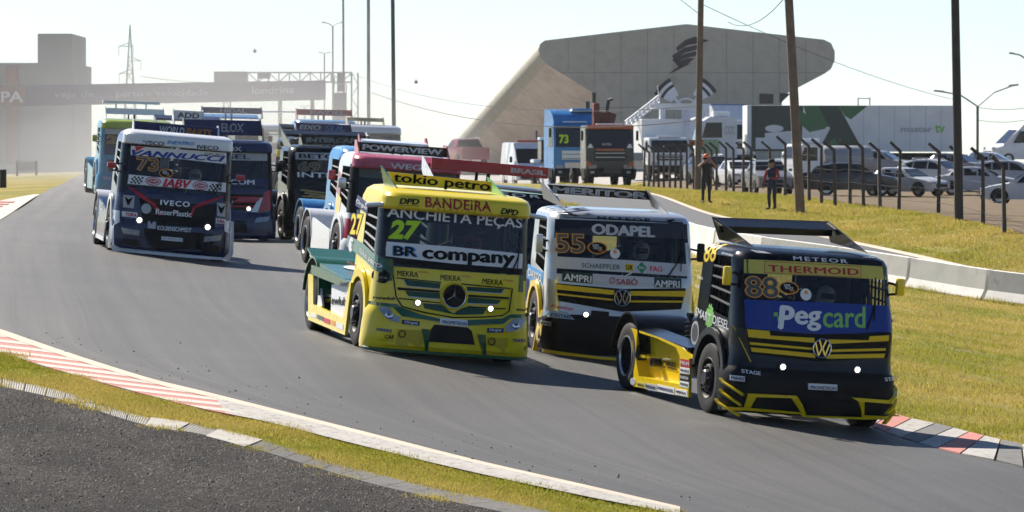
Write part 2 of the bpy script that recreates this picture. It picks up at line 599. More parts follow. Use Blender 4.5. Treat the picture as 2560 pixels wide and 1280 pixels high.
E1, L1 = resample(E1w, 200)

# cream edge line, white strip
E2p = [(0, 887), (137, 930), (340, 987), (508, 1030), (664, 1061), (895, 1119), (1169, 1185), (1442, 1244), (1600, 1275), (1700, 1294)]
E2w = [tuple(G(*q)[:2]) for q in E2p]
E2, L2 = resample(E2w, 200)
tv = np.clip(0.3 / np.maximum(np.hypot(*(E2 - E1).T), 0.02), 0.2, 0.5)[:, None]
EL = E1 * (1 - tv) + E2 * tv
tag(sheet('edge_line', E1 + (E1 - E2) * 0.06, EL, 4, 0.036, K_CREAM), 'cream painted line along the near edge of the track', 'marking', kind='structure')

def hexa(name, low, up, material, parent):
    n = len(low)
    F = [tuple(range(n))[::-1], tuple(range(n, 2 * n))] + [(i, (i + 1) % n, (i + 1) % n + n, i + n) for i in range(n)]
    return MB().add(list(low) + list(up), F).build(name, material, parent)

def kerb_block(parent, name, quad, h, material, tilt=0.0):
    low = [Vector((x, y, g(x, y) - 0.05)) for x, y in quad]
    up = []
    for k, (x, y) in enumerate(quad):
        up.append(Vector((x, y, g(x, y) + h + (tilt if k in (2, 3) else 0))))
    return hexa(name, low, up, material, parent)

def at(C, t):
    """a point at fraction t of a curve"""
    t = min(max(t, 0), 1) * (len(C) - 1)
    i = min(int(t), len(C) - 2)
    return C[i] * (1 - (t - i)) + C[i + 1] * (t - i)

kb = tag(empty('kerb'), 'low kerb of slanting red and white blocks on the near track edge', 'kerb', kind='structure')
NB = 15
step = 0.44 / NB
for k in range(-8, NB):
    t0, t1 = k * step, (k + 1) * step
    sh = 0.20 - 0.14 * max(t0, 0)
    ext = lambda C, t: at(C, t) if t >= 0 else C[0] + (C[4] - C[0]) / 4 * t * 199
    q = [ext(E2, t0), ext(E2, t1), ext(EL, t1 + sh), ext(EL, t0 + sh)]
    red = k % 2 == 0
    kerb_block(kb, 'kerb_block', [tuple(p) for p in q], 0.041 if red else 0.045, K_RED if red else K_WHITE, -0.012)
s0 = int(0.44 * 199)
o = sheet('concrete_strip', EL[s0:], E2[s0:], 5, 0.040, K_PALE)
tag(o, 'pale concrete strip between the cream line and the grass', 'kerb', kind='structure')

# kerb on the right, under the black and yellow truck
Rg = [tuple(G(*q)[:2]) for q in ((2231, 1043), (2356, 1073), (2499, 1109), (2560, 1122))]
dg_ = Rg[-1][0] - Rg[-2][0], Rg[-1][1] - Rg[-2][1]
r_end = [(Rg[-1][0] + dg_[0] * 6, Rg[-1][1] + dg_[1] * 6)]
KR, _ = resample([(4.9, 90), (5.35, 84)] + Rg + r_end, 160)
KL, _ = resample([(4.35, 90), (4.75, 82)] + R1w + [(R1w[-1][0] + dR[0] * 1.1, R1w[-1][1] + dR[1] * 1.1)], 160)
kb = tag(empty('kerb'), 'red, white and rubbered kerb blocks beside the grass on the right', 'kerb', kind='structure')
for k in range(26):
    t0, t1 = k / 26, (k + 1) / 26
    m = (K_RED, K_PALE, K_DARK, K_PALE)[k % 4]
    q = [at(KL, t0), at(KL, t1 - 0.003), at(KR, t1 - 0.003 - 0.01), at(KR, t0 - 0.01)]
    kerb_block(kb, 'kerb_block', [tuple(p) for p in q], 0.045, m, 0.02)

# serrated concrete kerb in the foreground
S1p = [(-40, 942), (0, 952), (148, 985), (351, 1048), (504, 1072), (664, 1112), (895, 1182), (1090, 1228), (1325, 1277), (1480, 1312)]
S2p = [(-40, 962), (0, 972), (156, 1007), (351, 1066), (508, 1094), (664, 1138), (895, 1208), (1070, 1250), (1208, 1278), (1360, 1312)]
S1, LS = resample([tuple(G(*q)[:2]) for q in S1p], 200)
S2, _ = resample([tuple(G(*q)[:2]) for q in S2p], 200)
kb = tag(empty('serrated_kerb'), 'worn grey serrated concrete kerb between grass and crumbling asphalt', 'kerb', kind='structure')
nS = 26
for k in range(nS):
    t0, t1 = k / nS, (k + 1) / nS
    mid = at(S1, (t0 + t1) / 2)
    pxm = 1280 + FPX * mid[0] / mid[1]
    slab = abs(pxm - 440) < 52 or abs(pxm - 600) < 52
    if slab:
        q = [at(S2, t0), at(S2, t1 - 0.0005), at(S1, t1 - 0.0005), at(S1, t0)]
        kerb_block(kb, 'slab', [tuple(p) for p in q], 0.03, K_SLAB, 0.025)
    else:
        b = MB()
        nr = 9
        V, F = [], []
        for r in range(nr * 2 + 1):
            t = t0 + (t1 - t0 - 0.002) * r / (nr * 2)
            h = 0.004 if r % 2 == 0 else 0.013
            for C, hh in ((S2, 0), (S1, 0.035)):
                p = at(C, t)
                z = g(p[0], p[1])
                V += [(p[0], p[1], z - 0.05), (p[0], p[1], z + h + hh)]
        for r in range(nr * 2):
            i = r * 4
            F += [(i + 1, i + 3, i + 7, i + 5), (i, i + 1, i + 5, i + 4), (i + 3, i + 2, i + 6, i + 7)]
        F += [(0, 2, 3, 1), (nr * 8, nr * 8 + 1, nr * 8 + 3, nr * 8 + 2)]
        b.add(V, F).build('serrated_block', K_GREY, kb)

# crumbling asphalt apron at the bottom left
Aout = S2 + np.array([-16.0, -14.0])
tag(sheet('old_apron', S2 + (S2 - S1) * -0.1, Aout, 60, 0.028, GRAVEL), 'dark crumbling asphalt apron in the foreground', 'ground', kind='structure')

# far left kerb and the grass behind it
FK1 = np.array([GD(100, 178)[:2], GD(2, 145)[:2], (-12.6, 128)])
f1, _ = resample(FK1, 40)
f2 = f1 + np.array([-1.0, 0.1]) * np.linspace(0.2, 3.2, 40)[:, None]
tag(sheet('far_kerb', f1, f2, 4, 0.045, K_WHITE), 'faded whitish kerb on the far left track edge', 'kerb', kind='structure')
kb = tag(empty('kerb'), 'faded pink kerb stripes at the left frame edge', 'kerb', kind='structure')
for k in range(11):
    t0 = 0.25 + k * 0.06
    q = [at(f1 * 0.62 + f2 * 0.38, t0), at(f1 * 0.62 + f2 * 0.38, t0 + 0.03), at(f2, t0 + 0.03), at(f2, t0)]
    kerb_block(kb, 'kerb_stripe', [tuple(p) for p in q], 0.065, K_RED)

# service road behind the concrete barrier
Fp = [(1380, 474, 262), (1500, 479, 232), (1640, 490, 205), (1780, 540, 185), (2010, 585, 168), (2240, 634, 158), (2560, 705, 148)]
SRf = [tuple(GD(q, d)[:2]) for q, _, d in Fp] + [(18.5, 140), (26, 128)]
Bp = [(1330, 200), (1480, 183), (1620, 166), (1740, 152), (1900, 146), (2070, 143), (2240, 140), (2400, 137.5), (2560, 135)]
BB = [tuple(GD(q, d)[:2]) for q, d in Bp] + [(17.3, 129), (24, 118)]
SF, _ = resample(SRf, 120)
SB, _ = resample(BB, 120)
nrm = np.array([0.2, 0.98])
tag(sheet('service_road', SB + nrm * 0.5, SF, 12, 0.030, ASPH2), 'grey service road behind the white concrete barrier', 'road', kind='structure')
tag(sheet('road_edge_line', SF - nrm * 0.15, SF + nrm * 0.75, 3, 0.038, K_CREAM), 'pale worn edge line on the far side of the service road', 'marking', kind='structure')

# concrete barrier, cast in sections
bar = tag(empty('concrete_barrier'), 'low white concrete barrier with a crack, beside the grass on the right', 'barrier')
nb = 12
sb0 = next(k for k in range(120) if 1280 + FPX * SB[k][0] / SB[k][1] > 1695) / 119
for k in range(nb):
    A0, A1 = at(SB, sb0 + (1 - sb0) * k / nb), at(SB, sb0 + (1 - sb0) * (k + 1) / nb - 0.0015)
    V, F = [], []
    ns = 5
    for r in range(ns):
        p = A0 + (A1 - A0) * r / (ns - 1)
        d = (A1 - A0) / np.linalg.norm(A1 - A0)
        nn = np.array([-d[1], d[0]])
        z = g(p[0], p[1])
        for w, h in ((-0.30, -0.1), (-0.30, 0.08), (-0.17, 0.30), (-0.10, 0.80), (0.10, 0.80), (0.17, 0.30), (0.30, 0.08), (0.30, -0.1)):
            q = p + nn * w
            V.append((q[0], q[1], z + h))
    for r in range(ns - 1):
        for c in range(8):
            F.append((r * 8 + c, r * 8 + (c + 1) % 8, (r + 1) * 8 + (c + 1) % 8, (r + 1) * 8 + c))
    F += [tuple(range(8))[::-1], tuple(range((ns - 1) * 8, ns * 8))]
    MB().add(V, F).build('barrier_section', CONC, bar)

# dry slope behind the fence
D1, _ = resample([tuple(GD(q, d)[:2]) for q, d in ((1600, 312), (1877, 255), (2060, 210), (2200, 193), (2511, 165))] + [(19, 150), (27, 138)], 60)
D2 = D1 + np.array([16, 60]) * np.linspace(1.4, 0.9, 60)[:, None]
tag(sheet('dry_slope', D1, D2, 20, 0.03, DRYG), 'brown dry slope behind the post fence', 'ground', kind='structure')

# dusty paddock yard
Y1, _ = resample([(-9, 296), (2, 285), (7.6, 318), (14, 292), (20, 262), (30, 235)], 60)
Y2, _ = resample([(-30, 480), (0, 500), (20, 500), (45, 480), (70, 420), (90, 330)], 60)
YARD = worn('yard_dust', (0.36, 0.33, 0.30), (0.24, 0.215, 0.19), 0.5, 0.4)
tag(sheet('paddock_yard', Y1, Y2, 40, 0.02, YARD), 'dusty pale yard round the arena and the parked vehicles', 'ground', kind='structure')
# ------------------------------------------------------------------ race trucks
# local axes of a truck: x to the right seen from the front, y from nose to tail, z up
def lerp_table(tab, z):
    if z <= tab[0][0]: return tab[0][1:]
    for a, b in zip(tab, tab[1:]):
        if z <= b[0]:
            t = (z - a[0]) / (b[0] - a[0])
            return tuple(p + (q - p) * t for p, q in zip(a[1:], b[1:]))
    return tab[-1][1:]

class Cab:
    """skin of a cab: for each height the nose position, half width and corner radii"""
    def __init__(self, tab, bow=0.09, yB=1.95, sill=None):
        self.tab, self.bow, self.yB = tab, bow, yB
        self.sill = sill
    def row(self, z):
        return lerp_table(self.tab, z)          # yF, w, rx, ry
    def front(self, x, z):
        yF, w, rx, ry = self.row(z)
        ax = min(abs(x), w)
        fx = w - rx
        y = yF + self.bow * (min(ax, fx) / w) ** 2
        if ax > fx:
            q = (ax - fx) / rx
            y += ry * (1 - math.sqrt(max(0, 1 - q * q))) + self.bow * ((ax / w) ** 2 - (fx / w) ** 2) * 0.5
        return y
    def side(self, y, z):
        yF, w, rx, ry = self.row(z)
        y0 = yF + self.bow * ((w - rx) / w) ** 2
        if y >= y0 + ry: return w
        q = max(0, 1 - (y - y0) / ry)
        return w - rx + rx * math.sqrt(max(0, 1 - q * q))
    def col(self, c, z):
        yF, w, rx, ry = self.row(z)
        if c[0] == 'x':
            x = c[1] * (w - rx)
            return Vector((x, yF + self.bow * (x / w) ** 2, z))
        y0 = yF + self.bow * ((w - rx) / w) ** 2
        if c[0] == 'a':
            return Vector((c[1] * (w - rx + rx * math.sin(c[2])), y0 + ry * (1 - math.cos(c[2])), z))
        zz = z
        if self.sill:
            zs, zt, zl, slope, ys = self.sill
            k = 0
            if zl < z <= zs: k = (z - zl) / (zs - zl)
            elif zs < z < zt: k = (zt - z) / (zt - zs)
            zz = z + slope * max(0, c[2] - ys) * k
        return Vector((c[1] * w, max(c[2], y0 + ry + 0.001), zz))

NX = 8
def columns(ys):
    L = [('y', -1, y) for y in reversed(ys)] + [('a', -1, rad(a)) for a in (90, 72, 54, 36, 18)]
    M = [('x', -1 + 2 * k / NX) for k in range(NX + 1)]
    return L + M + [('a', 1, rad(a)) for a in (18, 36, 54, 72, 90)] + [('y', 1, y) for y in ys]

def skin(cab, cols, zs, pick):
    """faces of the skin sorted into bins by pick(kind, position, z)"""
    P = [[cab.col(c, z) for c in cols] for z in zs]
    bins = {}
    for j in range(len(zs) - 1):
        for i in range(len(cols) - 1):
            q = [P[j][i], P[j][i + 1], P[j + 1][i + 1], P[j + 1][i]]
            c, d = cols[i], cols[i + 1]
            kind = 'side' if c[0] == 'y' and d[0] == 'y' else 'corner' if 'x' not in (c[0], d[0]) else 'front'
            k = pick(kind, sum(q, Vector()) / 4, (zs[j] + zs[j + 1]) / 2)
            bins.setdefault(k, []).append(q)
    return bins, P

def weld(quads):
    idx, V, F = {}, [], []
    for q in quads:
        f = []
        for p in q:
            k = (round(p.x, 4), round(p.y, 4), round(p.z, 4))
            if k not in idx:
                idx[k] = len(V)
                V.append(p)
            f.append(idx[k])
        F.append(tuple(dict.fromkeys(f)))
    return V, [f for f in F if len(f) > 2]

def slice_poly(poly, dx=0.12, dz=0.25):
    bm = bmesh.new()
    vs_ = [bm.verts.new((p[0], p[1], 0)) for p in poly]
    tri = tessellate_polygon([[Vector((p[0], p[1], 0)) for p in poly]])
    for t in tri:
        try: bm.faces.new([vs_[i] for i in t])
        except ValueError: pass
    x0, x1, y0, y1 = bbox2(poly)
    for a0, a1, d, nrm_ in ((x0, x1, dx, (1, 0, 0)), (y0, y1, dz, (0, 1, 0))):
        k = math.floor(a0 / d) + 1
        while k * d < a1:
            bmesh.ops.bisect_plane(bm, geom=bm.verts[:] + bm.edges[:] + bm.faces[:], plane_co=Vector(nrm_) * (k * d), plane_no=nrm_)
            k += 1
    bm.verts.index_update()
    V = [(v.co.x, v.co.y) for v in bm.verts]
    F = [tuple(v.index for v in f.verts) for f in bm.faces]
    E_ = [(e.verts[0].index, e.verts[1].index) for e in bm.edges if len(e.link_faces) == 1]
    bm.free()
    return V, F, E_

class Truck:
    def __init__(self, cab, pose, label, name='race_truck'):
        X, D, Z, yaw, pitch, roll = pose
        self.cab = cab
        self.root = empty(name)
        tag(self.root, label, 'truck', 'race trucks in the field')
        R = Matrix.Rotation(rad(yaw), 4, 'Z') @ Matrix.Rotation(rad(pitch), 4, 'X') @ Matrix.Rotation(rad(roll), 4, 'Y')
        self.M = Matrix.Translation((X, D, Z)) @ R
        self.root.matrix_world = self.M
        self.I = self.M.inverted()
        self.o = self.I @ Vector((0, 0, 0))
        self.s = FPX / D
    # ---- finding a spot of the truck from the frame
    def ray(self, px, py):
        return (self.I.to_3x3() @ pixel_dir(px, py))
    def fr(self, px, py, y=0.2, cab=None):
        d = self.ray(px, py)
        cab = cab or self.cab
        for _ in range(14):
            t = (y - self.o.y) / d.y
            p = self.o + d * t
            y = 0.5 * y + 0.5 * cab.front(max(-1.3, min(1.3, p.x)), p.z)
        return (p.x, p.z)
    def lf(self, px, py, x=-1.25):
        d = self.ray(px, py)
        t = (x - self.o.x) / d.x
        p = self.o + d * t
        return (-p.y, p.z)
    def pl(self, px, py, y):
        d = self.ray(px, py)
        p = self.o + d * ((y - self.o.y) / d.y)
        return (p.x, p.z)
    # ---- surfaces: map a flat (a, b) to the truck
    def S_front(self, off, cab=None):
        cab = cab or self.cab
        return lambda a, b: Vector((a, cab.front(a, b) - off, b))
    def S_left(self, off, x=None):
        if x is None:
            return lambda a, b: Vector((-self.cab.side(-a, b) - off, -a, b))
        return lambda a, b: Vector((x - off, -a, b))
    def S_plane(self, y, slope=0.0, z0=0.0):
        return lambda a, b: Vector((a, y + slope * (b - z0), b))
    # ---- parts
    def panel(self, name, poly, m, S=None, off=0.012, thick=0.012, parent=None, dx=0.12):
        if S is None and max(abs(p[0]) for p in poly) > 0.9: dx = 0.05
        S = S or self.S_front
        V, F, E_ = slice_poly(poly, dx)
        n = len(V)
        So, Si = S(off), S(off - thick)
        P = [So(*v) for v in V] + [Si(*v) for v in V]
        F2 = F + [(a, b, b + n, a + n) for a, b in E_]
        o = MB().add(P, F2).build(name, m, parent or self.root)
        return o
    def text(self, s, a, b, h, m, S=None, off=0.005, bold=0.0, shear=0.0, space=1.0, ref=None, name='lettering', parent=None, dy=0.0):
        """text between two points of a surface (its middle line), h high"""
        if ref is not None or (bold >= 0.04 and s.isdigit()):      # outlined figures: true contour offset
            V, F = text_geo(s, bold, shear, space)
            layers = [(0, 0)]
            x0, x1, y0, y1 = bbox2(text_geo(s, ref, shear, space)[0] if ref is not None else V)
        else:                                                       # heavier weights: overprinted copies
            V, F = text_geo(s, 0.0, shear, space)
            x0, x1, y0, y1 = bbox2(V)
            d = bold * 0.9
            layers = [(0, 0), (-d, 0), (d, 0), (0, d * 0.6), (0, -d * 0.6)] if bold > 0 else [(0, 0)]
            x0, x1, y0, y1 = x0 - d, x1 + d, y0 - d * 0.6, y1 + d * 0.6
        a, b = Vector(a), Vector(b)
        u = b - a
        w = Vector((-u.y, u.x)).normalized() * h
        flat = lambda x, y: a + u * ((x - x0) / (x1 - x0)) + w * ((y - y0) / (y1 - y0) - 0.5 + dy)
        q = [flat(*v) for v in V]
        if S is None and max(abs(a.x), abs(b.x)) > 0.85:           # wraps round a corner: cut into narrow strips
            bm = bmesh.new()
            vv = [bm.verts.new((p.x, p.y, 0)) for p in q]
            for f in F:
                try: bm.faces.new([vv[i] for i in f])
                except ValueError: pass
            k = math.floor(min(a.x, b.x) / 0.05)
            while k * 0.05 < max(a.x, b.x):
                bmesh.ops.bisect_plane(bm, geom=bm.verts[:] + bm.edges[:] + bm.faces[:], plane_co=(k * 0.05, 0, 0), plane_no=(1, 0, 0))
                k += 1
            bm.verts.index_update()
            q = [Vector((v.co.x, v.co.y)) for v in bm.verts]
            F = [tuple(v.index for v in f.verts) for f in bm.faces]
            bm.free()
            off = off + 0.004
        SF_ = S or self.S_front
        P, FF = [], []
        o0 = flat(0, 0)
        for k, (lx, ly) in enumerate(layers):
            mp = SF_(off + 0.0007 * k)
            dlt = flat(lx, ly) - o0
            n0 = len(P)
            P += [mp(p.x + dlt.x, p.y + dlt.y) for p in q]
            FF += [tuple(i + n0 for i in f) for f in F]
        return setmesh(name, P, FF, m, parent or self.root)
    def ftext(self, s, pa, pb, hpx, m, cab=None, **k):
        if cab: k['S'] = lambda off: self.S_front(off, cab)
        return self.text(s, self.fr(*pa, cab=cab), self.fr(*pb, cab=cab), hpx / self.s, m, **k)
    def ltext(self, s, pa, pb, hpx, m, x=None, **k):
        k.setdefault('off', 0.006)
        S = k.pop('S', None) or (lambda off: self.S_left(off, x))
        return self.text(s, self.lf(*pa, x=x or -1.22), self.lf(*pb, x=x or -1.22), hpx / self.s, m, S=S, **k)
    def fpanel(self, name, pts, m, cab=None, **k):
        if cab: k['S'] = lambda off: self.S_front(off, cab)
        return self.panel(name, [self.fr(*p, cab=cab) for p in pts], m, **k)
    def lpanel(self, name, pts, m, x=None, **k):
        S = lambda off: self.S_left(off, x)
        return self.panel(name, [self.lf(*p, x=x or -1.22) for p in pts], m, S=S, **k)
    def mirror_both(self, fn):
        for s in (-1, 1): fn(s)

def disc_pts(c, rx, rz=None, n=20):
    rz = rz or rx
    return [(c[0] + rx * math.cos(2 * math.pi * k / n), c[1] + rz * math.sin(2 * math.pi * k / n)) for k in range(n)]

# ---- wheels -------------------------------------------------------
TYRE_P = [(-0.15, 0.30), (-0.155, 0.36), (-0.155, 0.44), (-0.14, 0.485), (-0.115, 0.50), (0.115, 0.50), (0.14, 0.485), (0.155, 0.44), (0.155, 0.36), (0.15, 0.30)]
def tyre_mesh():
    b = MB().lathe([(0.13, 0.285)] + [(-a, r) for a, r in TYRE_P] + [(-0.13, 0.285)], 40)
    for gy_ in (-0.06, 0.0, 0.06):      # tread ribs stand proud between grooves
        b.lathe([(gy_ - 0.02, 0.498), (gy_ - 0.018, 0.505), (gy_ + 0.018, 0.505), (gy_ + 0.02, 0.498)], 40)
    return b
WHEELS = {}
def wheel(parent, x, y, z, r=0.5, kind='front', side=-1, steer=0.0, rimm=None, lip=None, wide=1.0):
    """a wheel with tyre and rim; side -1 faces left"""
    key = (kind, id(rimm), id(lip))
    if key not in WHEELS:
        rt = empty('wheel')
        tyre_mesh().build('tyre', RUBBER, rt, smooth=40)
        rb = MB()
        if kind == 'front':      # dish pushed out, hub with bolts
            rb.lathe([(0.10, 0.30), (-0.145, 0.30), (-0.155, 0.285), (-0.13, 0.265), (-0.06, 0.25), (-0.09, 0.215), (-0.155, 0.195), (-0.165, 0.18), (-0.165, 0.13), (-0.15, 0.125)], 36)
            rim = rb.build('rim', rimm or PLASTIC, rt, smooth=30)
            MB().lathe([(-0.15, 0.125), (-0.20, 0.115), (-0.215, 0.10), (-0.215, 0.0)], 24).build('hub', STEEL, rt, smooth=30)
            bl = MB()
            for k in range(10):
                t = 2 * math.pi * k / 10
                bl.lathe([(-0.16, 0.014), (-0.195, 0.014), (-0.2, 0.009), (-0.2, 0.0)], 6, c=(0, 0.155 * math.cos(t), 0.155 * math.sin(t)))
            tag(bl.build('wheel_nuts', lip or STEEL, rt), kind='stuff')
        else:                    # deep dish
            rb.lathe([(0.10, 0.30), (-0.13, 0.30)], 36)
            rb.lathe([(-0.135, 0.285), (-0.05, 0.255), (0.06, 0.25), (0.09, 0.235), (0.10, 0.15), (0.085, 0.12), (0.03, 0.11), (0.02, 0.0)], 36)
            rb.build('rim', rimm or PLASTIC, rt, smooth=30)
            MB().lathe([(-0.13, 0.30), (-0.158, 0.305), (-0.162, 0.29), (-0.14, 0.278), (-0.13, 0.285)], 40).build('rim_lip', lip or ALU, rt, smooth=40)
        WHEELS[key] = rt
        w = rt
        w.parent = parent
    else:
        w = copy_tree(WHEELS[key], parent)
    w.location = (x, y, z)
    w.rotation_euler = (0, 0, (0 if side < 0 else math.pi) + steer)
    s = r / 0.503
    w.scale = (s * wide, s, s)
    return w

def set_wheels(T, xf, yf, yr, r, rimm=None, lip=None, steer=0.0, rear_lip=None, drop=True):
    """four wheels, each resting on the land"""
    for x, y, k in ((-xf, yf, 'front'), (xf, yf, 'front'), (-xf + 0.02, yr, 'rear'), (xf - 0.02, yr, 'rear')):
        z = r
        if drop:
            p = T.M @ Vector((x, y, r))
            z += min(0.12, max(-0.2, (g(p.x, p.y) + 0.028 + r) - p.z))
        wheel(T.root, x, y, z, r, k, -1 if x < 0 else 1, steer if k == 'front' else 0, rimm, (lip if k == 'front' else (rear_lip or ALU)), 1.0 if k == 'front' else 1.25)

# ---- chassis, axle, seats, roll cage -------------------------------
def chassis(T, yr, z=0.62):
    b = MB()
    for s in (-1, 1):
        b.box((s * 0.42, yr / 2 + 0.9, z), (0.09, yr + 0.6, 0.22))
    for y in (1.4, 2.4, 3.4, yr + 0.4):
        b.box((0, y, z), (0.75, 0.1, 0.16))
    b.box((0, yr, 0.5), (1.9, 0.2, 0.22), bev=0.05)
    b.lathe([(-0.22, 0.12), (-0.2, 0.24), (0.2, 0.24), (0.22, 0.12)], 14, c=(0, yr, 0.5))
    b.box((0, 1.2, 0.72), (1.5, 1.5, 0.5))
    b.box((0, 1.15, 0.45), (2.0, 0.16, 0.16))
    b.build('chassis', PLASTIC, T.root)
    for s in (-1, 1):          # coil over shock standing by the rear axle
        c = MB()
        pts = [(s * 0.62 + 0.06 * math.cos(t), yr - 0.9 + 0.06 * math.sin(t), 0.72 + 0.011 * t) for t in np.arange(0, 36, 0.55)]
        c.tube(pts, 0.011, 5)
        c.lathe([(0.66, 0.03), (1.16, 0.03), (1.18, 0.06), (1.24, 0.06), (1.24, 0)], 10, 'z', (s * 0.62, yr - 0.9, 0))
        c.build('shock_absorber', STEEL, T.root)
    t = MB().lathe([(-0.3, 0), (-0.3, 0.26), (0.3, 0.26), (0.3, 0)], 16, 'y', (0.25, 2.7, 0.62))
    t.build('fuel_tank', STEEL, T.root, smooth=40)

def cockpit(T, z0=1.2, top=2.2, yB=1.85, driver=True):
    b = MB()
    b.box((0, 0.85, z0 - 0.12), (2.1, 0.5, 0.26), bev=0.05)
    b.box((0, yB, z0 - 0.1), (2.2, 0.05, 0.8)).box((-0.66, yB, (z0 + top) / 2 + 0.15), (0.88, 0.05, top - z0 - 0.3)).box((0.66, yB, (z0 + top) / 2 + 0.15), (0.88, 0.05, top - z0 - 0.3))
    b.box((0, 1.3, z0 - 0.35), (2.2, 1.2, 0.06))
    b.build('dashboard', INTERIOR, T.root)
    c = MB()
    for s in (-1, 1):
        c.tube([(s * 0.95, 0.62, z0), (s * 0.95, 0.92, top - 0.08), (s * 0.95, 1.6, top - 0.04), (s * 0.95, 1.65, z0 - 0.3)], 0.028, 8)
        c.tube([(s * 0.95, 1.6, z0), (-s * 0.95, 1.62, top - 0.1)], 0.024, 8)
    c.tube([(-0.95, 0.92, top - 0.08), (0.95, 0.92, top - 0.08)], 0.028, 8)
    c.build('roll_cage', STEEL, T.root)
    s_ = MB()
    s_.box((0.5, 1.45, z0 + 0.15), (0.5, 0.14, 0.95), bev=0.05).box((0.5, 1.2, z0 - 0.25), (0.5, 0.5, 0.16), bev=0.05)
    s_.box((0.5, 1.42, z0 + 0.55), (0.62, 0.2, 0.18), bev=0.05)
    s_.build('seat', INTERIOR, T.root)
    w = MB()
    w.tube([(0.5 + 0.19 * math.cos(t), 0.98 + 0.1 * math.sin(t), z0 + 0.12 + 0.16 * math.sin(t)) for t in np.arange(0, 6.28, 0.4)], 0.016, 6, closed=True)
    w.build('steering_wheel', PLASTIC, T.root)

def arch(T, s, yc, zc, r, zt, y0, y1, m, x=1.25, flare=0.0, name='wheel_arch', depth=0.26, n=18, a0=-5, a1=185):
    """side panel round a wheel opening: arc below, flat top at zt, plus the lip turned inwards"""
    V, F = [], []
    for k in range(n + 1):
        t = rad(a0 + (a1 - a0) * k / n)
        y, z = yc + r * math.cos(t), zc + r * math.sin(t)
        yo = yc + (r + flare) * math.cos(t)
        zo = zc + (r + flare) * math.sin(t)
        if flare == 0:
            yo = max(y0, min(y1, yc + (r * 1.35) * math.cos(t)))
            zo = max(z, zt)
        V += [(s * (x - depth), y, z), (s * x, y, z), (s * x, yo, zo), (s * (x - 0.05 if flare else x - 0.02), yo, zo)]
    for k in range(n):
        i = k * 4
        for c in range(3):
            F.append((i + c, i + c + 1, i + c + 5, i + c + 4))
    return MB().add(V, F).build(name, m, T.root, smooth=40)

def net(T, side, ya, yb, za, zb, sl=0.0, nv=6, straps=4, x=None, strapm=None):
    """window net: dark webbing with pale straps, in the side opening"""
    b, c = MB(), MB()
    X = lambda y, z: side * ((x if x else T.cab.side(y, z)) - 0.03)
    zlow = lambda y: za + sl * (y - ya)
    for k in range(nv + 1):
        y = ya + (yb - ya) * k / nv
        b.tube([(X(y, zlow(y)), y, zlow(y)), (X(y, zb), y, zb)], 0.017, 4)
    for k in range(1, straps + 1):
        t = k / (straps + 1)
        p = [(X(y, zlow(y) + (zb - zlow(y)) * t), y, zlow(y) + (zb - zlow(y)) * t) for y in (ya, (ya + yb) / 2, yb)]
        c.tube([(a[0] + side * 0.012, a[1], a[2]) for a in p], 0.018, 4)
    tag(b.build('window_net', NET, T.root), kind='stuff')
    tag(c.build('net_strap', strapm or NETL, T.root), kind='stuff')

def side_mirror(T, s, z, y, m, size=(0.09, 0.14, 0.34), x=1.34, arm=True):
    r = MB().box((s * x, y, z), size, bev=0.035).build('mirror', m, T.root, smooth=50)
    a = MB()
    a.tube([(s * 1.15, y + 0.1, z + 0.05), (s * x, y + 0.04, z + 0.02)], 0.018, 6)
    a.tube([(s * 1.15, y + 0.1, z - 0.12), (s * x, y + 0.04, z - 0.1)], 0.018, 6)
    a.build('mirror_arm', PLASTIC, r)

def spot_lamp(T, p, r=0.05):
    """round lit lamp on the nose, made of small lenses"""
    x, z = p
    y = T.cab.front(x, z)
    h = MB().lathe([(0.03, r * 1.15), (-0.02, r * 1.15), (-0.025, r * 1.0), (-0.012, r * 0.95), (-0.012, 0)], 18, 'y', (x, y - 0.012, z))
    h = h.build('spot_lamp', PLASTIC, T.root)
    b = MB()
    for k in range(13):
        rr, t = (0, 0) if k == 0 else (r * 0.42, k * 1.0472) if k < 5 else (r * 0.72, k * 0.785)
        rr, t = (0, 0) if k == 0 else ((r * 0.36, (k - 1) * math.pi / 2) if k < 5 else (r * 0.70, (k - 5) * math.pi / 4 + 0.3))
        b.lathe([(-0.012, r * 0.24), (-0.022, r * 0.20), (-0.026, 0)], 8, 'y', (x + rr * math.cos(t), y - 0.012, z + rr * math.sin(t)))
    tag(b.build('lens', LAMP, h), kind='stuff')

def emblem_vw(T, c, r, ringm=CHROME):
    x, z = c
    y = T.cab.front(x, z) - 0.03
    e = MB().lathe([(0.03, r), (-0.01, r), (-0.014, 0)], 28, 'y', (x, y, z)).build('emblem', BLACK, T.root)
    b = MB()
    b.lathe([(-0.014, r * 0.86), (-0.03, r * 0.88), (-0.034, r * 0.93), (-0.03, r * 0.99), (-0.01, r)], 32, 'y', (x, y, z))
    def stroke(p, q, w):
        d = (Vector(q) - Vector(p)).normalized()
        nn = Vector((-d.y, d.x)) * w / 2
        pts = [Vector(p) + nn, Vector(q) + nn, Vector(q) - nn, Vector(p) - nn]
        b.prism([(x + a.x * r, z + a.y * r) for a in pts], 'y', y - 0.032, y - 0.012)
    w = 0.15
    for s in (-1, 1):
        stroke((s * 0.36, 0.82), (s * 0.06, 0.06), w)
        stroke((s * 0.74, 0.50), (s * 0.34, -0.72), w)
        stroke((s * 0.34, -0.72), (s * 0.05, 0.02), w)
    b.build('badge', ringm, e)

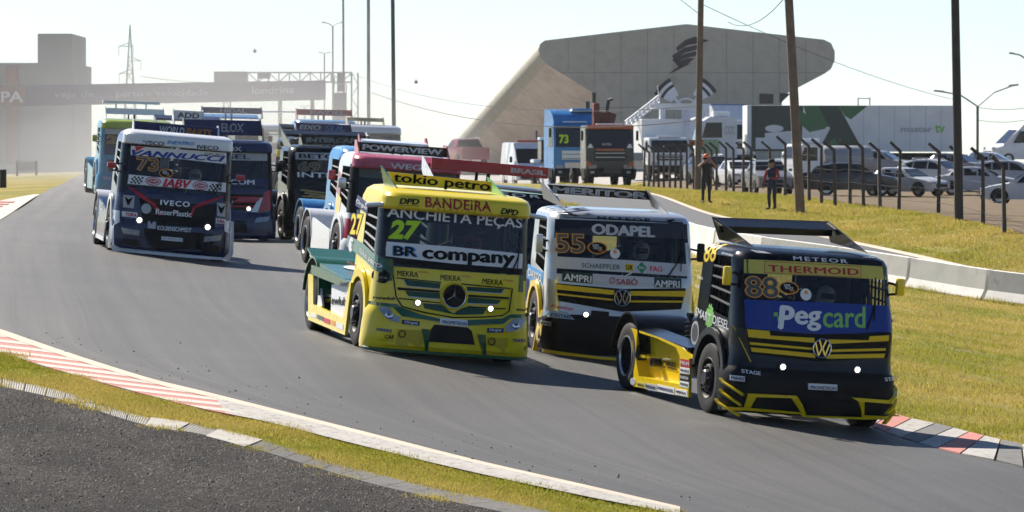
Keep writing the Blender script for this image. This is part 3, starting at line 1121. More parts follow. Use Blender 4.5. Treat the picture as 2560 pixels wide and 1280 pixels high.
def emblem_star(T, c, r, backm=BLACK, ringm=CHROME, surround=None):
    x, z = c
    y = T.cab.front(x, z) - 0.03
    e = MB().lathe([(0.05, r * 1.02), (-0.01, r * 1.0), (-0.012, 0)], 28, 'y', (x, y, z)).build('emblem', backm, T.root)
    b = MB()
    b.lathe([(-0.01, r * 0.92), (-0.028, r * 0.94), (-0.03, r * 0.98), (-0.01, r * 1.01)], 32, 'y', (x, y, z))
    for k in range(3):
        t = math.pi / 2 + k * 2 * math.pi / 3
        tip = (x + 0.93 * r * math.cos(t), z + 0.93 * r * math.sin(t))
        l = (x + 0.13 * r * math.cos(t + 1.05), z + 0.13 * r * math.sin(t + 1.05))
        rr_ = (x + 0.13 * r * math.cos(t - 1.05), z + 0.13 * r * math.sin(t - 1.05))
        b.add([(tip[0], y - 0.016, tip[1]), (l[0], y - 0.016, l[1]), (rr_[0], y - 0.016, rr_[1]), (x, y - 0.045, z)], [(0, 1, 3), (0, 3, 2)])
    b.build('badge', ringm, e, fix=False)
    if surround:
        MB().lathe([(0.05, r * 1.2), (-0.012, r * 1.18), (-0.02, r * 1.1), (-0.012, r * 1.02)], 32, 'y', (x, y, z)).build('emblem_surround', surround, T.root, smooth=40)

def wiper(T, p, q, x2=None):
    S = T.S_front(0.03)
    b = MB().tube([S(*p), S((p[0] + q[0]) / 2 + 0.02, (p[1] + q[1]) / 2), S(*q)], 0.012, 5)
    b.tube([S(q[0] - 0.03, q[1] - 0.3), S(q[0] + 0.01, q[1] + 0.3)], 0.009, 4)
    b.build('wiper', PLASTIC, T.root)

def roof_wing(T, x, y0, y1, z0, z1, plate, blade, board=None, boardh=0.2, lean=0.06, th=0.018, xs=None):
    """two end plates rising to the rear and a blade between their tops"""
    sp = MB()
    zb = z1 - 0.06
    prof = [(y1 - 0.30, zb - 0.045), (y1 - 0.06, zb + 0.03), (y1, zb + 0.05), (y1, zb + 0.035), (y1 - 0.05, zb + 0.01), (y1 - 0.27, zb - 0.07), (y1 - 0.285, zb - 0.12), (y1 - 0.30, zb - 0.12)]
    sp.prism(prof, 'x', -x + 0.02, x - 0.02)
    w = sp.build('spoiler', blade, T.root) if blade else empty('spoiler', parent=T.root)
    for s in (-1, 1):
        e = MB().prism([(y0, z0), (y1 - 0.08, z1), (y1, z1 + 0.01), (y1 - 0.08, z0 + 0.22), (y1 - 0.45, z0 + 0.04)], 'x', s * x - th / 2, s * x + th / 2)
        e.build('end_plate', plate, w)
    return w

def wing_px(T, left, right, plate, blade, yr=2.2, yf=0.62):
    """roof wing whose end plates are given by top, front foot and rear foot in the frame"""
    tops = []
    w = empty('spoiler', parent=T.root)
    for q in (left, right):
        (xt, zt), (xf, zf), (xb, zb) = T.pl(*q[0], y=yr), T.pl(*q[1], y=yf), T.pl(*q[2], y=yr - 0.1)
        d = 0.022
        V = [(xt, yr - 0.1, zt), (xf, yf, zf), (xb, yr - 0.1, zb), (xt, yr + 0.02, zt)]
        V = V + [(v[0] + d, v[1], v[2]) for v in V]
        MB().add(V, [(0, 1, 2, 3), (7, 6, 5, 4), (0, 4, 5, 1), (1, 5, 6, 2), (2, 6, 7, 3), (3, 7, 4, 0)]).build('end_plate', plate, w)
        tops.append((xt + d / 2, zt))
    (xa, za), (xc, zc) = tops
    if blade:
        V = []
        for x, z in tops:
            V += [(x, yr - 0.32, z - 0.115), (x, yr - 0.06, z - 0.03), (x, yr, z - 0.005), (x, yr, z - 0.03), (x, yr - 0.28, z - 0.145), (x, yr - 0.30, z - 0.21), (x, yr - 0.32, z - 0.21)]
        n = 7
        MB().add(V, [(i, (i + 1) % n, (i + 1) % n + n, i + n) for i in range(n)] + [tuple(range(n)), tuple(range(n, 2 * n))]).build('wing_blade', blade, w)
    return w
# ---- flat-nosed truck with wide slatted grille -----------------------
TAB_VW = [(0.06, 0.10, 1.25, 0.30, 0.45), (0.30, 0.00, 1.29, 0.30, 0.50), (0.60, 0.00, 1.28, 0.30, 0.50), (0.70, 0.05, 1.23, 0.25, 0.40),
          (0.85, 0.08, 1.20, 0.22, 0.35), (1.24, 0.10, 1.20, 0.20, 0.32), (1.34, 0.13, 1.20, 0.20, 0.32), (2.20, 0.40, 1.16, 0.20, 0.32),
          (2.28, 0.46, 1.13, 0.22, 0.35), (2.33, 0.58, 1.06, 0.24, 0.40), (2.355, 0.80, 0.95, 0.30, 0.50), (2.365, 1.08, 0.80, 0.30, 0.50)]

def close_shell(P, bins, key, gap=(0, 0)):
    """rear wall with a window opening, and roof of a skin"""
    for a, b in zip(P, P[1:]):
        z = (a[0].z + b[0].z) / 2
        if gap[0] < z < gap[1]:
            mk = lambda p, x: Vector((x, p.y, p.z))
            bins[key].append([a[0], mk(a[0], -0.22), mk(b[0], -0.22), b[0]])
            bins[key].append([mk(a[0], 0.2), a[-1], b[-1], mk(b[0], 0.2)])
        else:
            bins[key].append([a[0], a[-1], b[-1], b[0]])
    top = P[-1]
    n = len(top)
    for i in range(n // 2):
        q = [top[i], top[i + 1], top[n - 2 - i], top[n - 1 - i]]
        if (q[1] - q[2]).length > 1e-6: bins[key].append(q)

def cab_body(T, zs, glassz, win, body, pillar, gx_=1.06, yB=1.95, low=(0.06, 0.15, 0.30, 0.45, 0.60, 0.66, 0.70), nose=(0.70, 0.85, 1.02, 1.12), lowm=None, nosem=None, yl=0.62, glassm=None):
    """cab shell with a windscreen and side openings, nose panel and bumper as parts"""
    c = T.cab
    ys = [0.62, 0.8, 1.0, 1.25, 1.5, 1.72, yB]
    def pick(kind, p, z):
        if kind != 'side' and glassz[0] < z < glassz[1] and abs(p.x) < gx_: return 'glass'
        if kind == 'side' and glassz[0] < z < glassz[1] and win[0] < p.y < win[1]: return 'hole'
        if kind == 'corner' and glassz[0] - 0.1 < z < glassz[1] + 0.05: return 'pillar_l' if p.x < 0 else 'pillar_r'
        return 'shell'
    bins, P = skin(c, columns(ys), zs, pick)
    close_shell(P, bins, 'shell', (glassz[0] + 0.3, glassz[1] - 0.05))
    setmesh('cab_shell', *weld(bins['shell']), body, T.root, smooth=32)
    for q in ('pillar_l', 'pillar_r'):
        setmesh('door_pillar', *weld(bins[q]), pillar, T.root, smooth=32)
    setmesh('windshield', *weld(bins['glass']), glassm or GLASS, T.root, smooth=50)
    bins, _ = skin(c, columns([yl]), nose, lambda *a: 'n')
    setmesh('nose_panel', *weld(bins['n']), nosem or body, T.root, smooth=32)
    bins, _ = skin(c, columns([yl]), low, lambda *a: 'n')
    setmesh('bumper', *weld(bins['n']), lowm or body, T.root, smooth=32)

def rear_fender(T, yr, r, m, x=1.29, seams=(-0.45, 0.45), a0=8, a1=172, zc=0.5, full=True):
    """a half drum over the rear wheels, in bands"""
    xs = [-x] + list(seams) + [x]
    root = None
    for i, (xa, xb) in enumerate(zip(xs, xs[1:])):
        V, F = [], []
        n = 16
        rr = r if i != 1 or not full else r - 0.02
        for k in range(n + 1):
            t = rad(a0 + (a1 - a0) * k / n)
            yy, zz = yr - rr * math.cos(t) * 1.02, zc + rr * math.sin(t)
            for xx, d in ((xa + 0.006, 0.03), (xa + 0.006, 0), (xb - 0.006, 0), (xb - 0.006, 0.03)):
                V.append((xx, yr + (yy - yr) * (1 - d / rr), zc + (zz - zc) * (1 - d / rr)))
        for k in range(n):
            for c in range(3):
                F.append((k * 4 + c, k * 4 + c + 1, k * 4 + c + 5, k * 4 + c + 4))
        o = MB().add(V, F).build('rear_fender', m, T.root, smooth=40)

def vw_truck(T, body, pillar, nosem, lowm, archm, grillem=None, wing=(None, None), yr=4.8, rim=None, nut=None, netstrap=None, low=None):
    zs = [1.12, 1.24, 1.34, 1.50, 1.70, 1.90, 2.08, 2.20, 2.24, 2.28, 2.305, 2.33, 2.345, 2.355, 2.365]
    cab_body(T, zs, (1.34, 2.20), (0.62, 1.5), body, pillar, nosem=nosem, lowm=lowm)
    for s in (-1, 1):
        arch(T, s, 1.15, 0.5, 0.60, 1.13, 0.55, 1.95, body, x=1.205, name='side_panel')
        arch(T, s, 1.15, 0.5, 0.58, 1.13, 0.5, 1.9, archm, x=1.27, flare=0.10, name='wheel_arch', a0=10, a1=178)
        net(T, s, 0.62, 1.5, 1.36, 2.19, 0.12, strapm=netstrap)
    set_wheels(T, 1.10, 1.15, yr, 0.5, rimm=rim, lip=nut)
    chassis(T, yr)
    cockpit(T)
    if wing: roof_wing(T, 1.08, 0.58, 2.35, 2.29, 2.74, *wing)

def Z1(x, y): return (1460 + x / 2.1333, 520 + y / 2.1333)
def Z5(x, y): return (1480 + x / 3.766, 720 + y / 3.766)
def Z6(x, y): return (1740 + x / 4.571, 840 + y / 4.571)

STRAPD = mat('net_strap_dark', (0.10, 0.10, 0.105), rough=0.7)
P_BLACK = paint('black', (0.0045, 0.005, 0.006), 0.22)
P_YEL = paint('yellow', (0.85, 0.60, 0.008))
V_YEL = vinyl('yellow', (0.80, 0.54, 0.008))
V_ORANGE = vinyl('orange', (0.80, 0.33, 0.05))
V_SMOKE = vinyl('smoke', (0.07, 0.09, 0.085))
V_BLUE = vinyl('blue', (0.012, 0.045, 0.27))
V_GREEN = vinyl('lime', (0.24, 0.55, 0.12))
V_RED = vinyl('red', (0.42, 0.015, 0.03))
V_PALEY = vinyl('pale_yellow', (0.56, 0.50, 0.10))
V_GREY = vinyl('grey', (0.45, 0.46, 0.47))
V_NAVY = vinyl('navy', (0.012, 0.02, 0.10))
def outlined(T, s, pa, pb, hpx, line, fill, bold=0.045, **k):
    T.ftext(s, pa, pb, hpx, line, bold=bold, off=0.007, **k)
    T.ftext(s, pa, pb, hpx, fill, bold=bold - 0.035, ref=bold, off=0.010, **k)
def series_badge(T, c, rx):
    """oval class badge on the glass"""
    x, z = T.fr(*c)
    k = rx / T.s
    o = T.panel('class_badge', disc_pts((x, z), k, k * 0.62), V_ORANGE, off=0.006, thick=0.004)
    T.panel('badge_centre', disc_pts((x, z), k * 0.88, k * 0.52), BLACK, off=0.009, thick=0.003, parent=o)
    for t, dx, dz, w, mm in (('SUPER', -0.15, 0.24, 0.55, WHITE), ('TRUCK', 0, -0.02, 0.75, WHITE), ('PRO', 0.28, -0.28, 0.4, V_ORANGE)):
        T.text(t, (x + (dx - w / 2) * k * 1.2, z + dz * k), (x + (dx + w / 2) * k * 1.2, z + dz * k), 0.24 * k, mm, off=0.012, bold=0.02, parent=o)

# ------------------------------------------------ black and yellow 88
T88 = Truck(Cab(TAB_VW, sill=(1.34, 2.20, 1.12, 0.12, 0.62)), (4.26, 75.6, -3.66, 17.0, 2.1, 3.7),
            'black and yellow race truck number 88 leading at the right, wheel on the kerb')
T = T88
vw_truck(T, P_BLACK, P_BLACK, P_BLACK, PLASTIC, mat('arch_black', (0.014, 0.014, 0.016), 0.4), wing=None, netstrap=STRAPD)
wing_px(T, ((1780, 542), (1885, 619), (1797, 599)), ((2062, 552), (2166, 632), (2076, 606)), P_BLACK, P_BLACK)
rear_fender(T, 4.8, 0.66, P_BLACK)
# grille
T.fpanel('grille', [Z1(*q) for q in ((862, 640), (1250, 674), (1640, 660), (1615, 800), (1250, 818), (885, 775))], BLACK, off=0.012, thick=0.02)
for pts in (((868, 645), (985, 655), (990, 680), (1225, 692), (1225, 718), (875, 688)), ((1300, 700), (1515, 705), (1520, 683), (1622, 678), (1620, 708), (1300, 724)),
            ((880, 714), (1222, 745), (1222, 757), (883, 728)), ((1305, 754), (1605, 747), (1603, 760), (1305, 767)),
            ((885, 742), (1225, 775), (1230, 799), (892, 765)), ((1290, 781), (1602, 776), (1595, 798), (1290, 803))):
    T.fpanel('grille_slat', [Z1(*q) for q in pts], V_YEL, off=0.035, thick=0.03)
for k in range(4):
    T.fpanel('grille_slat', [Z1(892 + 2 * k, 694 + 26 * k - 3), Z1(1600, 714 + 22 * k), Z1(1600, 718 + 22 * k), Z1(892, 699 + 26 * k - 3)], PLASTIC, off=0.022, thick=0.02)
emblem_vw(T, T.fr(*Z1(1263, 748)), 0.142)
# windshield films and prints
T.fpanel('windshield_banner', [Z1(*q) for q in ((852, 272), (1250, 290), (1610, 312), (1613, 382), (1250, 362), (850, 346))], V_PALEY, off=0.004, thick=0.003)
T.fpanel('print_frame', [Z1(*q) for q in ((962, 284), (1477, 308), (1477, 372), (960, 346))], V_RED, off=0.0055, thick=0.001)
T.fpanel('print_field', [Z1(*q) for q in ((965, 287), (1474, 311), (1474, 369), (963, 343))], V_PALEY, off=0.007, thick=0.001)
T.ftext('THERMOID', Z1(980, 321), Z1(1465, 341), 17, V_RED, bold=0.03, off=0.0095, space=1.05)
outlined(T, '88', Z1(853, 418), Z1(1039, 424), 55, V_ORANGE, V_SMOKE)
series_badge(T, Z1(1092, 426), 26)
T.panel('round_sticker', disc_pts(T.fr(*Z1(1183, 461)), 0.082), WHITE, off=0.006, thick=0.003)
T.panel('round_sticker', disc_pts(T.fr(*Z1(1184, 450)), 0.028), V_ORANGE, off=0.008, thick=0.002)
T.fpanel('blue_banner', [Z1(*q) for q in ((854, 488), (1250, 502), (1612, 520), (1646, 600), (1645, 652), (1450, 668), (1250, 672), (1050, 660), (862, 638))], V_BLUE, off=0.016, thick=0.012)
T.ftext('P', Z1(1030, 580), Z1(1122, 588), 60, WHITE, bold=0.05, off=0.02, shear=0.12)
T.ftext('eg', Z1(1122, 600), Z1(1268, 602), 50, WHITE, bold=0.04, off=0.02, shear=0.1)
T.ftext('card', Z1(1270, 578), Z1(1503, 582), 54, V_GREEN, bold=0.02, off=0.02, shear=0.1)
T.fpanel('sticker', [Z1(*q) for q in ((1010, 556), (1030, 557), (1030, 578), (1010, 577))], V_GREEN, off=0.019, thick=0.002)
T.fpanel('sticker', [Z1(*q) for q in ((1030, 580), (1052, 581), (1052, 603), (1030, 602))], V_GREEN, off=0.019, thick=0.002)
T.text('METEOR', (-0.36, 2.25), (0.46, 2.25), 0.055, WHITE, bold=0.02, space=1.25, off=0.012)
for q in (((885, 222), (960, 230), (1000, 243), (920, 238)), ((1480, 262), (1520, 252), (1562, 253), (1540, 265))):
    T.fpanel('sticker', [Z1(*p) for p in q], V_GREY, off=0.01, thick=0.004)
wiper(T, (0.7, 1.32), (0.86, 1.75))
# nose and bumper
for q in (Z1(1058, 847), Z1(1455, 862)): spot_lamp(T, T.fr(*q), 0.047)
T.ftext('STAGE', Z1(838, 868), Z1(941, 882), 9, WHITE, bold=0.03)
T.ftext('STAGE', Z1(1602, 914), Z1(1672, 903), 9, WHITE, bold=0.03)
T.fpanel('sticker', [Z1(*q) for q in ((776, 889), (855, 897), (855, 926), (776, 917))], WHITE, off=0.024, thick=0.02)
T.ftext('MAHLE', Z1(781, 904), Z1(851, 911), 8, V_NAVY, bold=0.04, off=0.026)
T.fpanel('plate', [Z1(*q) for q in ((1194, 934), (1347, 941), (1347, 974), (1194, 967))], WHITE, off=0.03, thick=0.03)
T.ftext('PROMETEON', Z1(1204, 955), Z1(1341, 962), 8, V_NAVY, bold=0.02, off=0.034)
for pts in (((870, 905), (1120, 930), (1130, 985), (880, 980)), ((1150, 985), (1440, 995), (1475, 1100), (1200, 1085)), ((905, 1010), (1085, 1020), (1135, 1085), (885, 1065)), ((1495, 1035), (1645, 1040), (1645, 1095), (1495, 1090)), ((1530, 950), (1660, 945), (1660, 1000), (1530, 1005))):
    T.fpanel('air_intake', [Z1(*q) for q in pts], INTERIOR, off=0.008, thick=0.005)
for pts in (((270, 795), (545, 815), (1195, 872), (1235, 905), (1885, 927), (1910, 905), (2300, 900), (2330, 915), (1900, 952), (1215, 922), (1190, 893), (540, 847), (275, 830)),
            ((590, 655), (1140, 682), (1205, 780), (1247, 895), (1215, 908), (1185, 862), (1085, 707), (680, 697), (612, 818), (545, 812)),
            ((1770, 700), (2262, 718), (2262, 757), (1916, 750), (1912, 898), (1888, 915), (1880, 840), (1845, 745)),
            ((2240, 760), (2266, 760), (2266, 895), (2240, 898))):
    T.fpanel('bumper_trim', [Z6(*q) for q in pts], P_YEL, off=0.04, thick=0.045)
for s in (-1, 1):
    for k in range(3):
        z = 0.50 - 0.15 * k
        pts = [T.cab.front(s * xx, z - 0.16 * i / 4) for i, xx in enumerate((1.275, 1.24, 1.18, 1.12, 1.06))]
        V, F = [], []
        for i, xx in enumerate((1.285, 1.26, 1.20, 1.13, 1.06)):
            zz = z - 0.19 * i / 4
            y = T.cab.front(s * min(xx, 1.275), zz)
            dx, dy = s * 0.055, -0.03
            V += [(s * xx, y, zz + 0.012), (s * xx + dx, y + dy, zz + 0.012), (s * xx + dx, y + dy, zz - 0.012), (s * xx, y, zz - 0.012)]
        for i in range(4):
            for c in range(4):
                F.append((i * 4 + c, i * 4 + (c + 1) % 4, i * 4 + 4 + (c + 1) % 4, i * 4 + 4 + c))
        MB().add(V, F).build('dive_plane', P_YEL, T.root)
# side of the cab
T.ltext('88', Z1(622, 236), Z1(686, 232), 50, V_YEL, bold=0.03)
T.ltext('BETO MONTEIRO', Z1(712, 238), Z1(770, 252), 4.5, WHITE)
T.ltext('SMART', Z1(588, 548), Z1(672, 592), 22, WHITE, bold=0.03)
T.ltext('DIESEL', Z1(682, 592), Z1(768, 626), 22, WHITE, bold=0.02)
T.ltext('DISTRIBUIDORA', Z1(690, 622), Z1(765, 650), 4, WHITE)
ga = T.lf(*Z1(662, 577), x=-1.22)
T.panel('gear_sticker', [(ga[0] + (0.19 if k % 2 else 0.15) * math.cos(k * 2 * math.pi / 24), ga[1] + (0.19 if k % 2 else 0.15) * math.sin(k * 2 * math.pi / 24)) for k in range(24)], V_GREEN, S=lambda off: T.S_left(off), off=0.004, thick=0.003)
rd = T.lf(*Z1(586, 665), x=-1.22)
rs = T.panel('round_sticker', disc_pts(rd, 0.17, 0.17), V_GREY, S=lambda off: T.S_left(off), off=0.006, thick=0.004)
T.panel('round_sticker', disc_pts(rd, 0.13, 0.13), vinyl('dark_grey', (0.08, 0.08, 0.085)), S=lambda off: T.S_left(off), off=0.008, thick=0.002, parent=rs)
T.ltext('des', Z1(590, 362), Z1(620, 372), 9, WHITE)
T.ltext('os', Z1(582, 412), Z1(602, 420), 8, WHITE)
MB().tube([T.S_front(0.012)(*T.fr(*Z1(x, y))) for x, y in ((797, 628), (840, 720), (888, 820))], 0.008, 5).build('pinstripe', V_YEL, T.root)
side_mirror(T, -1, T.lf(*Z1(743, 358), x=-1.32)[1], 0.50, P_YEL, (0.12, 0.10, 0.27), 1.30)
side_mirror(T, 1, 1.93, 0.50, P_YEL, (0.12, 0.10, 0.25), 1.30)
# yellow side skirt with scooped recess
XS = -1.27
def skirt_frame(T, outer, inner, m, x=XS, th=0.05, depth=0.16, recm=None):
    """a panel with a hole and a recessed floor"""
    bm = bmesh.new()
    vo = [bm.verts.new((x, -a, b)) for a, b in outer]
    vi = [bm.verts.new((x, -a, b)) for a, b in inner]
    vd = [bm.verts.new((x + depth, -a * 0.98 + 0.02 * -sum(q[0] for q in inner) / len(inner), b)) for a, b in inner]
    eo = [bm.edges.new((vo[i], vo[(i + 1) % len(vo)])) for i in range(len(vo))]
    ei = [bm.edges.new((vi[i], vi[(i + 1) % len(vi)])) for i in range(len(vi))]
    bmesh.ops.triangle_fill(bm, use_beauty=True, use_dissolve=False, edges=eo + ei)
    for i in range(len(vi)):
        j = (i + 1) % len(vi)
        bm.faces.new((vi[i], vi[j], vd[j], vd[i]))
    bm.faces.new(vd)
    vb = [bm.verts.new((x + th, -a, b)) for a, b in outer]
    for i in range(len(vo)):
        j = (i + 1) % len(vo)
        bm.faces.new((vo[i], vo[j], vb[j], vb[i]))
    bmesh.ops.recalc_face_normals(bm, faces=bm.faces[:])
    me = bpy.data.meshes.new('side_skirt')
    bm.to_mesh(me)
    bm.free()
    me.materials.append(m)
    return link(bpy.data.objects.new('side_skirt', me), T.root)
out = [T.lf(*Z5(*q), x=XS) for q in ((360, 372), (640, 470), (850, 560), (955, 662), (912, 668), (905, 1030), (640, 980), (385, 925), (395, 700))]
inn = [T.lf(*Z5(*q), x=XS) for q in ((425, 415), (600, 470), (790, 560), (825, 640), (822, 905), (640, 872), (440, 830), (408, 640))]
sk = skirt_frame(T, out, inn, P_YEL)
SX = lambda x: (lambda off: T.S_left(off, x))
for q in (((430, 445), (480, 460), (480, 585), (440, 560)), ((412, 650), (450, 660), (475, 850), (430, 830))):
    T.lpanel('side_vent', [Z5(*p) for p in q], INTERIOR, x=XS + 0.155, parent=sk, off=0.004, thick=0.004)
cr = [T.lf(*Z5(*q), x=XS + 0.1) for q in ((405, 612), (560, 640), (560, 668), (405, 640))]
T.panel('crossbar', cr, P_YEL, S=SX(XS + 0.1), off=0.05, thick=0.12, parent=sk)
ep = T.lf(*Z5(558, 697), x=XS + 0.02)
MB().lathe([(0.15, 0.06), (0.0, 0.068), (0.0, 0.052), (0.14, 0.048)], 16, 'x', (XS + 0.02, -ep[0], ep[1])).build('exhaust_pipe', STEEL, T.root, smooth=40)
T.ltext('ROBIEL', Z5(640, 708), Z5(806, 742), 19, BLACK, x=XS + 0.155, off=0.008, bold=0.03)
for (q, mm, tx, tm) in ((((835, 665), (925, 680), (925, 755), (835, 738)), V_RED, 'FRUM', WHITE), (((832, 742), (922, 757), (922, 812), (832, 800)), WHITE, 'FRASLE', V_NAVY),
                        (((830, 805), (918, 820), (915, 885), (828, 868)), BLACK, 'RANDON', WHITE), (((830, 872), (915, 890), (912, 945), (828, 925)), WHITE, 'POINTER', BLACK),
                        (((428, 880), (500, 893), (502, 945), (430, 930)), V_PALEY, 'GRAZA', BLACK), (((505, 893), (610, 913), (610, 975), (506, 950)), V_GREY, 'FEEDER', V_NAVY),
                        (((615, 905), (778, 940), (775, 1005), (615, 970)), WHITE, 'EMBREADIESEL', V_NAVY), (((788, 945), (895, 968), (895, 1020), (788, 1000)), WHITE, 'MEKRA', BLACK)):
    o = T.lpanel('sticker', [Z5(*p) for p in q], mm, x=XS, off=0.006, thick=0.005, parent=sk)
    a_, b_, c_, d_ = q
    T.ltext(tx, Z5(a_[0] + 6, (a_[1] + d_[1]) / 2), Z5(b_[0] - 6, (b_[1] + c_[1]) / 2), abs(d_[1] - a_[1]) / 3.766 * 0.45, tm, x=XS, off=0.009, bold=0.02, parent=sk)
o = T.panel('round_sticker', disc_pts(T.lf(*Z5(386, 880), x=XS), 0.12, 0.055), V_GREY, S=SX(XS), off=0.006, thick=0.005, parent=sk)
# dark top plank of the skirt and the mirrored skirt
for s in (-1, 1):
    ya, yb_ = -out[0][0], -out[3][0]
    MB().add([(s * 1.26, ya, out[0][1] + 0.01), (s * 0.95, ya, out[0][1] + 0.06), (s * 0.95, yb_ + 0.3, out[2][1] + 0.06), (s * 1.26, yb_ + 0.3, out[2][1] + 0.01),
              (s * 1.26, ya, out[0][1] - 0.03), (s * 0.95, ya, out[0][1] - 0.03), (s * 0.95, yb_ + 0.3, out[2][1] - 0.03), (s * 1.26, yb_ + 0.3, out[2][1] - 0.03)],
             [(0, 1, 2, 3), (7, 6, 5, 4), (0, 3, 7, 4), (1, 5, 6, 2), (0, 4, 5, 1), (3, 2, 6, 7)]).build('skirt_cover', P_BLACK, T.root)
MB().prism([(-a, b) for a, b in out], 'x', 1.23, 1.27).build('side_skirt', P_YEL, T.root)
# ------------------------------------------------ silver 55
def Z3(x, y): return (1260 + x / 2.667, 440 + y / 2.667)
P_SILV = mat('paint_silver', (0.50, 0.52, 0.54), rough=0.3, metal=0.35, coat=0.6)
T55 = Truck(Cab(TAB_VW, sill=(1.34, 2.20, 1.12, 0.12, 0.62)), (1.73, 86.2, -3.20, 9.0, 1.9, 2.4),
            'silver race truck number 55 with yellow grille bars, between the yellow truck and the leader')
T = T55
vw_truck(T, P_SILV, P_SILV, P_SILV, PLASTIC, P_YEL, wing=None, netstrap=STRAPD)
wing_px(T, (Z3(244, 42), Z3(405, 216), Z3(262, 150)), (Z3(942, 92), Z3(1105, 268), Z3(985, 205)), mat('plate_grey', (0.16, 0.165, 0.17), 0.35), None)
rear_fender(T, 4.8, 0.66, P_SILV)
MB().prism([(1.85, 0.15), (4.1, 0.15), (4.1, 1.0), (1.95, 0.75)], 'x', -1.27, -1.22).build('side_skirt', P_SILV, T.root)
MB().prism([(1.85, 0.15), (4.1, 0.15), (4.1, 1.0), (1.95, 0.75)], 'x', 1.22, 1.27).build('side_skirt', P_SILV, T.root)
V_DKGREEN = vinyl('dark_green', (0.02, 0.05, 0.035))
V_SILV = vinyl('silver', (0.56, 0.57, 0.60))
V_SKY = vinyl('sky_blue', (0.06, 0.27, 0.58))
V_TEXTG = vinyl('text_green', (0.07, 0.13, 0.09))
V_REDB = vinyl('bright_red', (0.60, 0.02, 0.04))
T.fpanel('windshield_banner', [Z3(*q) for q in ((343, 268), (785, 285), (1226, 308), (1226, 420), (785, 405), (343, 388))], mat('banner_film', (0.02, 0.02, 0.022), 0.3), off=0.004, thick=0.003)
T.ftext('ODAPEL', Z3(583, 352), Z3(1008, 374), 27, V_SILV, bold=0.06, off=0.008)
outlined(T, '55', Z3(333, 445), Z3(542, 452), 49, V_ORANGE, V_SMOKE)
series_badge(T, Z3(623, 479), 25)
T.panel('round_sticker', disc_pts(T.fr(*Z3(740, 517)), 0.082), WHITE, off=0.006, thick=0.003)
T.panel('round_sticker', disc_pts(T.fr(*Z3(740, 505)), 0.03), V_ORANGE, off=0.008, thick=0.002)
T.fpanel('windshield_banner', [Z3(*q) for q in ((327, 534), (780, 558), (1222, 588), (1218, 668), (780, 640), (325, 612))], V_SILV, off=0.005, thick=0.004)
T.ftext('SCHAEFFLER', Z3(516, 594), Z3(775, 608), 12, V_TEXTG, off=0.009, bold=0.01)
T.fpanel('sticker', [Z3(*q) for q in ((808, 584), (862, 587), (862, 633), (808, 630))], V_YEL, off=0.009, thick=0.003)
T.ftext('LUK', Z3(813, 607), Z3(857, 610), 12, BLACK, off=0.012, bold=0.03)
dm = T.fr(*Z3(918, 611))
T.panel('sticker', [(dm[0], dm[1] + 0.095), (dm[0] + 0.08, dm[1]), (dm[0], dm[1] - 0.095), (dm[0] - 0.08, dm[1])], vinyl('green', (0.02, 0.26, 0.10)), off=0.009, thick=0.003)
T.ftext('INA', Z3(900, 610), Z3(936, 612), 7, WHITE, off=0.012, bold=0.02)
T.ftext('FAG', Z3(973, 617), Z3(1055, 621), 13, V_REDB, off=0.009, bold=0.03)
T.fpanel('sponsor_strip', [Z3(*q) for q in ((585, 650), (1000, 675), (1000, 742), (585, 718))], V_SILV, off=0.016, thick=0.01)
T.fpanel('sponsor_strip', [Z3(*q) for q in ((388, 634), (590, 650), (588, 718), (385, 700))], V_DKGREEN, off=0.018, thick=0.012)
T.fpanel('sponsor_strip', [Z3(*q) for q in ((1000, 677), (1182, 684), (1182, 746), (1000, 742))], V_DKGREEN, off=0.018, thick=0.012)
T.ftext('AMPRI', Z3(398, 670), Z3(582, 690), 17, WHITE, bold=0.03, off=0.022)
T.ftext('AMPRI', Z3(1003, 715), Z3(1170, 722), 17, WHITE, bold=0.03, off=0.022)
T.ftext('SABÓ', Z3(748, 698), Z3(890, 703), 18, V_RED, bold=0.02, off=0.02)
T.ftext('Ø', Z3(700, 695), Z3(740, 697), 16, V_RED, off=0.02)
T.fpanel('grille', [Z3(*q) for q in ((345, 714), (785, 752), (1212, 748), (1180, 888), (785, 905), (362, 832))], BLACK, off=0.012, thick=0.02)
for pts in (((345, 720), (735, 762), (730, 792), (350, 755)), ((352, 780), (725, 820), (725, 831), (355, 791)), ((838, 767), (1210, 766), (1205, 804), (838, 796)), ((840, 829), (1200, 831), (1198, 843), (840, 842))):
    T.fpanel('grille_slat', [Z3(*q) for q in pts], V_YEL, off=0.035, thick=0.03)
for k in range(2):
    T.fpanel('grille_slat', [Z3(365, 815 + 12 * k), Z3(780, 862 + 14 * k), Z3(1185, 858 + 14 * k), Z3(1185, 862 + 14 * k), Z3(780, 867 + 14 * k), Z3(365, 819 + 12 * k)], PLASTIC, off=0.024, thick=0.02)
emblem_vw(T, T.fr(*Z3(785, 812)), 0.138)
spot_lamp(T, T.fr(*Z3(545, 923)), 0.048)
spot_lamp(T, (0.52, T.fr(*Z3(545, 923))[1] + 0.0), 0.048)
T.ftext('Kenlop', Z3(308, 866), Z3(462, 888), 10, V_REDB, shear=0.3, bold=0.02)
T.fpanel('sticker', [Z3(*q) for q in ((265, 888), (420, 905), (470, 958), (255, 932))], vinyl('ice_blue', (0.30, 0.44, 0.60)), off=0.01, thick=0.01)
T.ftext('CESTARI', Z3(310, 922), Z3(445, 940), 8, V_NAVY, bold=0.03, off=0.014)
T.fpanel('sticker', [Z3(*q) for q in ((238, 962), (315, 972), (313, 1000), (236, 990))], V_GREY, off=0.024, thick=0.02)
T.ftext('MAHLE', Z3(243, 978), Z3(310, 984), 7, BLACK, off=0.028, bold=0.03)
